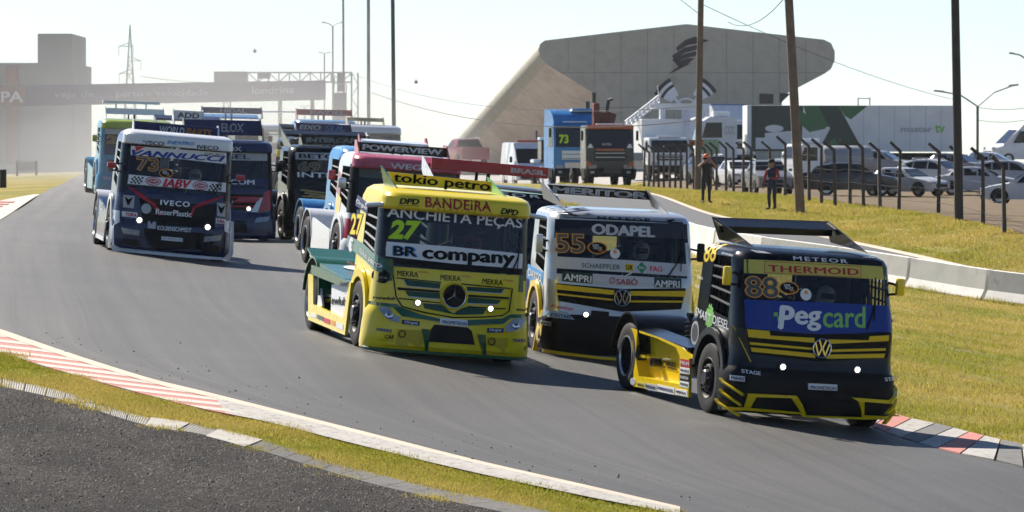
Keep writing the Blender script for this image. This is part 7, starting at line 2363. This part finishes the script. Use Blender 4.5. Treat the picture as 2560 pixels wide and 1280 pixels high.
# blue box truck behind it
rt = lorry('box_truck', 1826, 342, 20, 'box truck with a dark blue box and white roof deflector behind the white cab')
MB().box((0.15, 3.2, 2.75), (2.4, 5, 2.6), bev=0.04).build('box_body', paint('slate_blue', (0.06, 0.10, 0.22)), rt)
lorry_cab(rt, -1.25, 1.2, -1.2, 0.6, 0.7, 2.9, P_WHITE)
MB().prism([(-0.9, 2.9), (0.6, 2.9), (0.6, 3.95), (0.3, 3.95)], 'x', -1.2, 1.15).build('roof_deflector', P_WHITE, rt, smooth=30)
lorry_wheels(rt, (-1.0, 1.0), (-0.3, 4.2))
# tank truck behind the fence
rt = lorry('tank_truck', 2040, 286, 76, 'small white tank truck with a roof air conditioner, behind the leaning pole')
rt.rotation_euler = (0, 0, rad(-70))
cab_ = MB().prism([(-1.7, 0.6), (0.0, 0.6), (0.0, 2.35), (-1.2, 2.35), (-1.6, 1.6)], 'x', -1.0, 1.0).build('cab', P_WHITE, rt)
MB().prism([(-1.35, 1.45), (-0.35, 1.45), (-0.35, 2.15), (-1.1, 2.15)], 'x', 1.0, 1.012).build('side_window', GLc, rt)
quad('windshield', [(-0.9, -1.63, 1.62), (0.9, -1.63, 1.62), (0.85, -1.22, 2.3), (-0.85, -1.22, 2.3)], GLc, rt)
MB().box((0, -0.6, 2.5), (1.1, 1.2, 0.26), bev=0.06).build('air_conditioner', P_WHITE, rt)
MB().lathe([(0.25, 0), (0.25, 0.72), (0.35, 0.8), (2.9, 0.8), (3.0, 0.72), (3.0, 0)], 20, 'y', (0, 0, 1.45)).build('tank', mat('tank_grey', (0.30, 0.30, 0.31), 0.45), rt, smooth=40)
MB().box((0, 1.2, 0.6), (0.9, 4.6, 0.2)).build('chassis', STEEL, rt)
lorry_wheels(rt, (-0.9, 0.9), (-1.0, 2.2), 0.42)
# white van at the right edge
rt = tag(empty('panel_van', GD(2468, 335) + Vector((0, 0, 0.03)), (0, 0, rad(-76))), 'white panel van on higher ground at the right frame edge', 'van')
st = [(0.0, 0.4, 0.8, 0.84, 0.86, 0.92, 0.80), (0.12, 0.34, 0.98, 1.04, 0.95, 0.99, 0.85), (0.75, 0.32, 1.15, 1.25, 0.97, 1.0, 0.86), (1.7, 0.32, 1.25, 2.15, 0.97, 1.0, 0.84), (2.1, 0.32, 1.3, 2.55, 0.97, 1.0, 0.86), (5.6, 0.34, 1.3, 2.6, 0.97, 1.0, 0.88), (5.7, 0.45, 1.3, 2.4, 0.94, 0.97, 0.85)]
ring_loft('body', st, P_WHITE, rt)
quad('windshield', [(-0.82, 0.80, 1.31), (0.82, 0.80, 1.31), (0.78, 1.69, 2.16), (-0.78, 1.69, 2.16)], GLc, rt)
for s in (-1, 1):
    MB().prism([(1.35, 1.32), (2.3, 1.36), (2.3, 2.05), (1.8, 2.05)], 'x', s * 0.985, s * 1.005).build('side_window', GLc, rt)
    MB().box((s * 0.78, 0.15, 0.95), (0.26, 0.24, 0.24), bev=0.04).build('headlight', LENS, rt)
    for y in (1.05, 4.4): car_wheel(rt, s * 0.9, y, 0.36)
MB().box((0, 0.04, 0.6), (1.6, 0.12, 0.5), bev=0.05).build('bumper', PLASTIC, rt)
# ------------------------------------------------------------------ people
def person(px, D, joints, radii, edges, zones, label, cap, turn=0.0, M=None, helmet=None):
    """continuous skinned body; joints in metres, facing -y"""
    base = GD(px, D) + Vector((0, 0, 0.02))
    names = list(joints)
    me = bpy.data.meshes.new('body')
    me.from_pydata([joints[k] for k in names], [(names.index(a), names.index(b)) for a, b in edges], [])
    o = bpy.data.objects.new('person', me)
    COL.objects.link(o)
    sk = o.modifiers.new('s', 'SKIN')
    sk.use_smooth_shade = True
    for k, n in enumerate(names):
        r = radii[n]
        me.skin_vertices[0].data[k].radius = r if isinstance(r, tuple) else (r, r)
        me.skin_vertices[0].data[k].use_root = (n == 'pelvis')
    sb = o.modifiers.new('d', 'SUBSURF')
    sb.levels = sb.render_levels = 2
    dgp = bpy.context.evaluated_depsgraph_get()
    m2 = bpy.data.meshes.new_from_object(o.evaluated_get(dgp))
    bpy.data.objects.remove(o, do_unlink=True)
    o = bpy.data.objects.new('person', m2)
    COL.objects.link(o)
    mats_ = []
    for f in zones: 
        if f[1] not in mats_: mats_.append(f[1])
    m2.materials.clear()
    for m_ in mats_: m2.materials.append(m_)
    idx = []
    for p_ in m2.polygons:
        c = p_.center
        for test, m_ in zones:
            if test(c):
                idx.append(mats_.index(m_))
                break
        else: idx.append(0)
    m2.polygons.foreach_set('material_index', idx)
    m2.shade_smooth()
    o.location = base
    o.rotation_euler = (0, 0, turn)
    if M is not None: o.matrix_world = M
    tag(o, label, 'person')
    h = Vector(joints['head'])
    if helmet:
        MB().lathe([(-0.14, 0.09), (-0.10, 0.125), (0.0, 0.145), (0.07, 0.135), (0.12, 0.095), (0.15, 0.0)], 18, 'z', h).build('helmet', helmet, o, smooth=60)
        MB().box(h + Vector((0, -0.115, 0.0)), (0.20, 0.08, 0.09), bev=0.03).build('visor', mat('visor_dark', (0.01, 0.01, 0.012), 0.05, coat=1.0), o)
        return o
    c_ = MB().lathe([(-0.02, 0.118), (0.03, 0.118), (0.08, 0.10), (0.115, 0.06), (0.125, 0.0)], 16, 'z', h + Vector((0, 0.0, 0.03)))
    c_.box(h + Vector((0, -0.15, 0.03)), (0.17, 0.14, 0.02), bev=0.008)
    c_.build('cap', cap, o, smooth=50)
    f_ = MB().box(h + Vector((0, -0.112, -0.03)), (0.03, 0.04, 0.05), bev=0.01)
    f_.build('nose', SKIN, o)
    for s in (-1, 1):
        MB().box(h + Vector((s * 0.105, 0.0, -0.02)), (0.025, 0.05, 0.06), bev=0.01).build('ear', SKIN, o)
    for hand in ('hand_l', 'hand_r'):
        hp = Vector(joints[hand])
        el_ = Vector(joints['elbow' + hand[-2:]])
        d = (hp - el_).normalized()
        u = d.cross(Vector((0, 0, 1))).normalized() if abs(d.z) < 0.9 else Vector((1, 0, 0))
        for k in range(5):
            off = u * (0.018 * (k - 1.5)) if k < 4 else u * -0.05
            ln = (0.06, 0.075, 0.08, 0.065, 0.05)[k]
            MB().tube([hp + off * 0.8, hp + off + d * ln * 0.6, hp + off + d * ln + Vector((0, 0, -0.012))], [0.011, 0.010, 0.008], 6).build('finger', SKIN, o)
    return o
SKIN = mat('skin', (0.32, 0.17, 0.11), rough=0.55)
CLOTH_D = mat('cloth_black', (0.016, 0.016, 0.019), rough=0.85)
CLOTH_N = mat('cloth_navy', (0.014, 0.018, 0.045), rough=0.85)
CLOTH_R = mat('cloth_red', (0.36, 0.02, 0.03), rough=0.85)
CAP_O = mat('cap_orange', (0.80, 0.17, 0.03), rough=0.6)
SHOE = mat('shoe', (0.02, 0.02, 0.02), rough=0.6)
EDG = [('pelvis', 'waist'), ('waist', 'chest'), ('chest', 'neck'), ('neck', 'chin'), ('chin', 'head'), ('head', 'crown'), ('chest', 'sh_l'), ('sh_l', 'elbow_l'), ('elbow_l', 'wrist_l'), ('wrist_l', 'hand_l'), ('chest', 'sh_r'), ('sh_r', 'elbow_r'), ('elbow_r', 'wrist_r'), ('wrist_r', 'hand_r'),
       ('pelvis', 'hip_l'), ('hip_l', 'knee_l'), ('knee_l', 'ankle_l'), ('ankle_l', 'toe_l'), ('pelvis', 'hip_r'), ('hip_r', 'knee_r'), ('knee_r', 'ankle_r'), ('ankle_r', 'toe_r')]
RD = dict(pelvis=(0.155, 0.115), waist=(0.145, 0.11), chest=(0.165, 0.12), neck=0.058, chin=(0.075, 0.085), head=(0.088, 0.105), crown=0.07, hip_l=0.095, hip_r=0.095, knee_l=0.068, knee_r=0.068, ankle_l=0.052, ankle_r=0.052, toe_l=0.042, toe_r=0.042, sh_l=0.068, sh_r=0.068, elbow_l=0.05, elbow_r=0.05, wrist_l=0.035, wrist_r=0.035, hand_l=(0.038, 0.028), hand_r=(0.038, 0.028))
BASE = dict(pelvis=(0, 0, 0.94), waist=(0, 0, 1.10), chest=(0, -0.01, 1.34), neck=(0, -0.01, 1.50), chin=(0, -0.035, 1.57), head=(0, -0.03, 1.66), crown=(0, -0.02, 1.74), hip_l=(-0.11, 0, 0.86), hip_r=(0.11, 0, 0.86), knee_l=(-0.12, -0.02, 0.49), knee_r=(0.12, -0.02, 0.49),
            ankle_l=(-0.12, 0.01, 0.08), ankle_r=(0.13, 0.01, 0.08), toe_l=(-0.14, -0.17, 0.04), toe_r=(0.16, -0.17, 0.04), sh_l=(-0.20, 0, 1.42), sh_r=(0.20, 0, 1.42))
zone = lambda shirt, sleeve, trous, arm_skin: [(lambda c: c.z < 0.09, SHOE), (lambda c: c.z < 0.98, trous), (lambda c: c.z > 1.50 and abs(c.x) < 0.13, SKIN), (lambda c: arm_skin(c), SKIN), (lambda c: abs(c.x) > 0.19, sleeve), (lambda c: True, shirt)]
J1 = dict(BASE, elbow_l=(-0.36, -0.14, 1.30), wrist_l=(-0.15, -0.22, 1.52), hand_l=(-0.08, -0.22, 1.60), elbow_r=(0.36, -0.14, 1.30), wrist_r=(0.15, -0.22, 1.52), hand_r=(0.08, -0.22, 1.60))
p1 = person(1765, 197, J1, RD, EDG, zone(CLOTH_D, CLOTH_D, CLOTH_D, lambda c: c.y < -0.15 and c.z > 1.2), 'person in black with an orange cap, hands raised to the face, on the grass verge', CAP_O, 0.3)
J2 = dict(BASE, elbow_l=(-0.30, -0.03, 1.15), wrist_l=(-0.30, -0.10, 0.92), hand_l=(-0.29, -0.13, 0.83), elbow_r=(0.31, 0.0, 1.15), wrist_r=(0.16, -0.22, 1.10), hand_r=(0.07, -0.25, 1.12))
p2 = person(1930, 190, J2, RD, EDG, zone(CLOTH_N, CLOTH_R, CLOTH_N, lambda c: False), 'person in navy with red sleeves and a dark cap, standing beside the leaning pole', CLOTH_D, -0.7)
cm = MB().box(Vector(GD(1765, 197)) + Vector((-0.06, -0.27, 1.66)), (0.13, 0.10, 0.09), bev=0.015).lathe([(-0.15, 0.035), (-0.05, 0.04)], 10, 'y', Vector(GD(1765, 197)) + Vector((-0.06, -0.27, 1.66))).build('photo_camera', PLASTIC)
tag(cm, 'small dark camera held to the face by the person with the orange cap', 'camera')

J3 = dict(BASE, hip_l=(-0.11, -0.02, 0.90), hip_r=(0.11, -0.02, 0.90), knee_l=(-0.14, -0.42, 1.0), knee_r=(0.14, -0.42, 1.0), ankle_l=(-0.13, -0.62, 0.62), ankle_r=(0.13, -0.62, 0.62), toe_l=(-0.13, -0.76, 0.60), toe_r=(0.13, -0.76, 0.60),
          elbow_l=(-0.28, -0.16, 1.20), wrist_l=(-0.19, -0.36, 1.28), hand_l=(-0.17, -0.42, 1.30), elbow_r=(0.28, -0.16, 1.20), wrist_r=(0.19, -0.36, 1.28), hand_r=(0.17, -0.42, 1.30))
for T_, suit, hel, lb in ((T88, CLOTH_N, P_WHITE, 'driver in a helmet behind the windshield of truck 88'), (T55, mat('cloth_grey', (0.12, 0.12, 0.13), 0.8), P_WHITE, 'driver in a white helmet inside silver truck 55'), (T27, CLOTH_D, P_RED, 'driver in a dark suit inside yellow truck 27'), (T73, CLOTH_N, P_WHITE, 'driver inside dark blue truck 73')):
    person(0, 80, J3, RD, EDG, [(lambda c: True, suit)], lb, None, M=T_.M @ Matrix.Translation((0.5, 1.38, 0.05)), helmet=hel)
# ------------------------------------------------------------------ grass blades, stones, debris
rng = np.random.default_rng(11)
def blade_mat():
    m, n, b = node_mat('grass_blade')
    tc = n.nodes.new('ShaderNodeTexCoord')
    a = noise(n, mapping(n, tc.outputs['Object'], (1, 0.6, 1)), 0.30, 6, 0.62)
    f = noise(n, tc.outputs['Object'], 25, 3, 0.7)
    col = ramp(n, f, [(0.3, (0.16, 0.185, 0.014)), (0.55, (0.30, 0.29, 0.034)), (0.72, (0.48, 0.40, 0.10))])
    col = mixc(n, ramp(n, a, [(0.36, (0, 0, 0)), (0.60, (1, 1, 1))]), col, ramp(n, f, [(0.3, (0.32, 0.26, 0.04)), (0.7, (0.56, 0.44, 0.14))]))
    n.links.new(col, b.inputs['Base Color'])
    b.inputs['Roughness'].default_value = 0.6
    b.inputs['Specular IOR Level'].default_value = 0.2
    tr = n.nodes.new('ShaderNodeBsdfTranslucent')
    n.links.new(col, tr.inputs[0])
    mx = n.nodes.new('ShaderNodeMixShader')
    mx.inputs[0].default_value = 0.45
    n.links.new(b.outputs[0], mx.inputs[1])
    n.links.new(tr.outputs[0], mx.inputs[2])
    n.links.new(mx.outputs[0], n.nodes['Material Output'].inputs[0])
    return m
BLADE = blade_mat()
def np_mesh(name, V, F, m, label, cat):
    me = bpy.data.meshes.new(name)
    me.vertices.add(len(V))
    me.vertices.foreach_set('co', np.ascontiguousarray(V, dtype=np.float32).ravel())
    k = F.shape[1]
    me.loops.add(F.size)
    me.loops.foreach_set('vertex_index', np.ascontiguousarray(F, dtype=np.int32).ravel())
    me.polygons.add(len(F))
    me.polygons.foreach_set('loop_start', np.arange(0, F.size, k, dtype=np.int32))
    me.update(calc_edges=True)
    me.materials.append(m)
    return tag(link(bpy.data.objects.new(name, me)), label, cat, kind='stuff')
def blades(XY, h0, h1, w, bare=0.75):
    x_, y_ = XY[:, 0], XY[:, 1]
    nz = np.sin(x_ * 1.7 + 1.3 * np.sin(y_ * 0.9)) + np.sin(y_ * 0.61 + 1.9 * np.sin(x_ * 0.8)) + 0.6 * np.sin(x_ * 4.3 + y_ * 2.2)
    XY = XY[(nz < bare * 2.0) | (rng.uniform(0, 1, len(XY)) < 0.25)]
    n = len(XY)
    Z = gz(XY[:, 0], XY[:, 1])
    h = rng.uniform(h0, h1, n) * (0.55 + 0.9 * (np.sin(XY[:, 0] * 2.1) * np.sin(XY[:, 1] * 1.3) * 0.5 + 0.5) ** 1.5)
    t = rng.uniform(0, 6.283, n)
    ww = w * rng.uniform(0.6, 1.3, n)
    ln = rng.normal(0, 0.35, (n, 2)) * h[:, None]
    a = np.stack([XY[:, 0] - ww * np.cos(t), XY[:, 1] - ww * np.sin(t), Z - 0.005], 1)
    b = np.stack([XY[:, 0] + ww * np.cos(t), XY[:, 1] + ww * np.sin(t), Z - 0.005], 1)
    c = np.stack([XY[:, 0] + ln[:, 0], XY[:, 1] + ln[:, 1], Z + h], 1)
    V = np.stack([a, b, c], 1).reshape(-1, 3)
    return V, np.arange(3 * n).reshape(-1, 3)
# strip between the near kerb and the serrated kerb
n = 110000
t_, u_ = rng.uniform(0, 1, n), rng.uniform(0, 1, n)
def atv(C, t):
    x = t * (len(C) - 1)
    i = np.minimum(x.astype(int), len(C) - 2)
    f = (x - i)[:, None]
    return C[i] * (1 - f) + C[i + 1] * f
XY = atv(E2, t_) * (1 - u_[:, None]) + atv(S1, t_) * u_[:, None]
jit = rng.normal(0, 0.05, XY.shape)
V1, F1 = blades(XY + jit, 0.03, 0.07, 0.008)
np_mesh('grass', V1, F1, BLADE, 'short sunlit grass strip between the near kerb and the serrated kerb', 'grass')
# verge on the right
n = 420000
X, Y = rng.uniform(-1, 19, n), 68 + 80 * rng.beta(0.9, 1.5, n)
reX = np.interp(Y, KR[::-1, 1], KR[::-1, 0], left=99, right=99)
reX = np.where(Y > KR[0, 1], np.interp(Y, RE[::-1, 1], RE[::-1, 0]) + 0.1, reX)
sb = SB[np.argsort(SB[:, 0])]
k = (X > reX + 0.05) & (Y < np.interp(X, sb[:, 0], sb[:, 1]) - 0.35) & (X / Y < 0.099) & (X / Y > 0.02)
XY = np.stack([X[k], Y[k]], 1)
V1, F1 = blades(XY, 0.025, 0.07, 0.010)
np_mesh('grass', V1, F1, BLADE, 'yellowish grass verge between the track and the white barrier', 'grass')
# bank behind the service road
n = 160000
t_, u_ = rng.uniform(0, 1, n), rng.uniform(0, 1, n) ** 1.2
XY = atv(SF + np.array([0.15, 0.8]), t_) * (1 - u_[:, None]) + atv(D1, 1 - t_ * 0 - (1 - t_)) * u_[:, None]
k = (XY[:, 0] / XY[:, 1] < 0.1)
V1, F1 = blades(XY[k], 0.04, 0.11, 0.016)
np_mesh('grass', V1, F1, BLADE, 'grass bank between the service road and the post fence', 'grass')
# rough tufts at the foot of the barrier and along kerb edges
n = 16000
t_ = rng.uniform(0, 1, n)
XY = atv(SB, t_) + np.array([-0.1, -0.45]) + rng.normal(0, 0.12, (n, 2))
V1, F1 = blades(XY, 0.08, 0.22, 0.012)
np_mesh('grass', V1, F1, BLADE, 'taller green tufts at the foot of the white barrier', 'grass')

n = 26000
t_ = rng.uniform(0, 1, n)
pick_ = rng.integers(0, 3, n)
XY = np.where((pick_ == 0)[:, None], atv(E2, t_), np.where((pick_ == 1)[:, None], atv(S1, t_), atv(S2, t_)))
wv_ = np.sin(t_ * 90) + np.sin(t_ * 37 + 1)
XY = XY + rng.normal(0, 1, (n, 2)) * (0.06 + 0.05 * np.clip(wv_, 0, 2))[:, None]
kk = (pick_ < 2) | (wv_ > 0.8)
V1, F1 = blades(XY[kk], 0.03, 0.085, 0.009, 9)
np_mesh('grass', V1, F1, BLADE, 'ragged grass creeping over the near kerb edges', 'grass')

def stones(XY, r0, r1, zoff=0.03):
    n = len(XY)
    Z = gz(XY[:, 0], XY[:, 1]) + zoff
    r = r0 * (r1 / r0) ** rng.uniform(0, 1, n) ** 2
    base = np.array([(1, 0, 0), (-0.5, 0.87, 0), (-0.5, -0.87, 0), (0, 0, 0.9), (0.35, 0.3, 0.55)])
    P = base[None] * r[:, None, None] * rng.uniform(0.6, 1.3, (n, 5, 3))
    t = rng.uniform(0, 6.28, n)
    c, s = np.cos(t)[:, None], np.sin(t)[:, None]
    Q = np.stack([P[..., 0] * c - P[..., 1] * s, P[..., 0] * s + P[..., 1] * c, P[..., 2]], -1)
    V = Q + np.stack([XY[:, 0], XY[:, 1], Z - 0.003], 1)[:, None]
    F = np.array([(0, 1, 4), (1, 3, 4), (3, 0, 4), (1, 2, 3), (2, 0, 3)])
    return V.reshape(-1, 3), (np.arange(n)[:, None, None] * 5 + F[None]).reshape(-1, 3)
STONE = mat('loose_stone', (0.075, 0.065, 0.056), rough=0.9, var=0.6, scale=30)
n = 24000
t_, u_ = rng.uniform(0, 1, n), rng.uniform(0.002, 0.45, n) ** 1.15
XY = atv(S2, t_) * (1 - u_[:, None]) + atv(Aout, t_) * u_[:, None]
V1, F1 = stones(XY, 0.006, 0.028, 0.028)
np_mesh('gravel', V1, F1, STONE, 'loose dark stones on the crumbling asphalt', 'gravel')
n = 130
t_ = rng.uniform(0, 1, n)
off = np.abs(rng.normal(0, 0.9, n))
i_ = np.clip((t_ * 199).astype(int), 0, 198)
tg = E1[i_ + 1] - E1[i_]
nn = np.stack([-tg[:, 1], tg[:, 0]], 1) / np.linalg.norm(tg, axis=1)[:, None]
XY = atv(E1, t_) + nn * off[:, None]
V1, F1 = stones(XY, 0.01, 0.032, 0.032)
np_mesh('rubber_marbles', V1, F1, RUBBER, 'dark bits of rubber and grit along the near track edge', 'debris')
n = 140
XY = np.stack([rng.uniform(5, 13, n), rng.uniform(76, 128, n)], 1)
XY = XY[(XY[:, 0] > 6.3)]
V1, F1 = stones(XY, 0.02, 0.06, 0.0)
np_mesh('litter', V1, F1, K_PALE, 'scattered pale litter and clods on the right verge', 'litter')

# ------------------------------------------------------------------ dust and haze
def volume(name, density, col, aniso, label):
    m = bpy.data.materials.new(name)
    m.use_nodes = True
    n = m.node_tree
    n.nodes.remove(n.nodes['Principled BSDF'])
    v = n.nodes.new('ShaderNodeVolumePrincipled')
    v.inputs['Density'].default_value = density
    v.inputs['Color'].default_value = tuple(col) + (1,)
    v.inputs['Anisotropy'].default_value = aniso
    n.links.new(v.outputs[0], n.nodes['Material Output'].inputs['Volume'])
    return m
hz = volume('haze_air', 0.00005, (0.90, 0.92, 0.95), 0.3, '')
o = MB().box((0, 480, 12.0), (420, 1080, 40)).build('haze', hz)
tag(o, 'thin bright haze over the whole place', 'haze', kind='stuff')
dm_ = volume('dust_air', 0.00135, (0.60, 0.59, 0.575), 0.35, '')
def ellipsoid(name, c, r, m, label):
    V, F = [], []
    a, b = 20, 12
    for j in range(b + 1):
        ph = math.pi * j / b
        for i in range(a):
            th = 2 * math.pi * i / a
            k = 1 + 0.08 * math.sin(3 * th + j) * math.sin(ph)
            V.append((c[0] + r[0] * k * math.sin(ph) * math.cos(th), c[1] + r[1] * k * math.sin(ph) * math.sin(th), c[2] + r[2] * k * math.cos(ph)))
    for j in range(b):
        for i in range(a):
            F.append((j * a + i, j * a + (i + 1) % a, (j + 1) * a + (i + 1) % a, (j + 1) * a + i))
    o = MB().add(V, F).build(name, m, smooth=80)
    return tag(o, label, 'dust', kind='stuff')
for k, (px, D, zc, rx, ry, rz) in enumerate(((480, 300, 1.0, 16, 90, 13), (560, 290, 1.0, 13, 75, 10.5), (420, 310, 0.5, 12, 70, 8.5), (600, 290, 0.5, 10, 60, 7.5), (500, 280, 0.0, 9, 55, 5.5), (640, 270, 0.0, 9, 55, 4.0), (330, 300, 0.0, 9, 50, 4.5), (700, 260, 0.0, 9, 60, 3.0), (180, 330, 0.0, 9, 50, 4.0), (760, 188, 0.0, 8, 38, 5.0), (880, 202, 0.0, 7, 38, 4.5), (640, 185, 0.0, 6, 35, 3.5))):
    p = GD(px, D)
    ellipsoid('dust_cloud', (p.x, D, zc - 1.5 + (0.0013 * k)), (rx, ry, rz), dm_, 'pale dust cloud hanging over the track behind the pack')
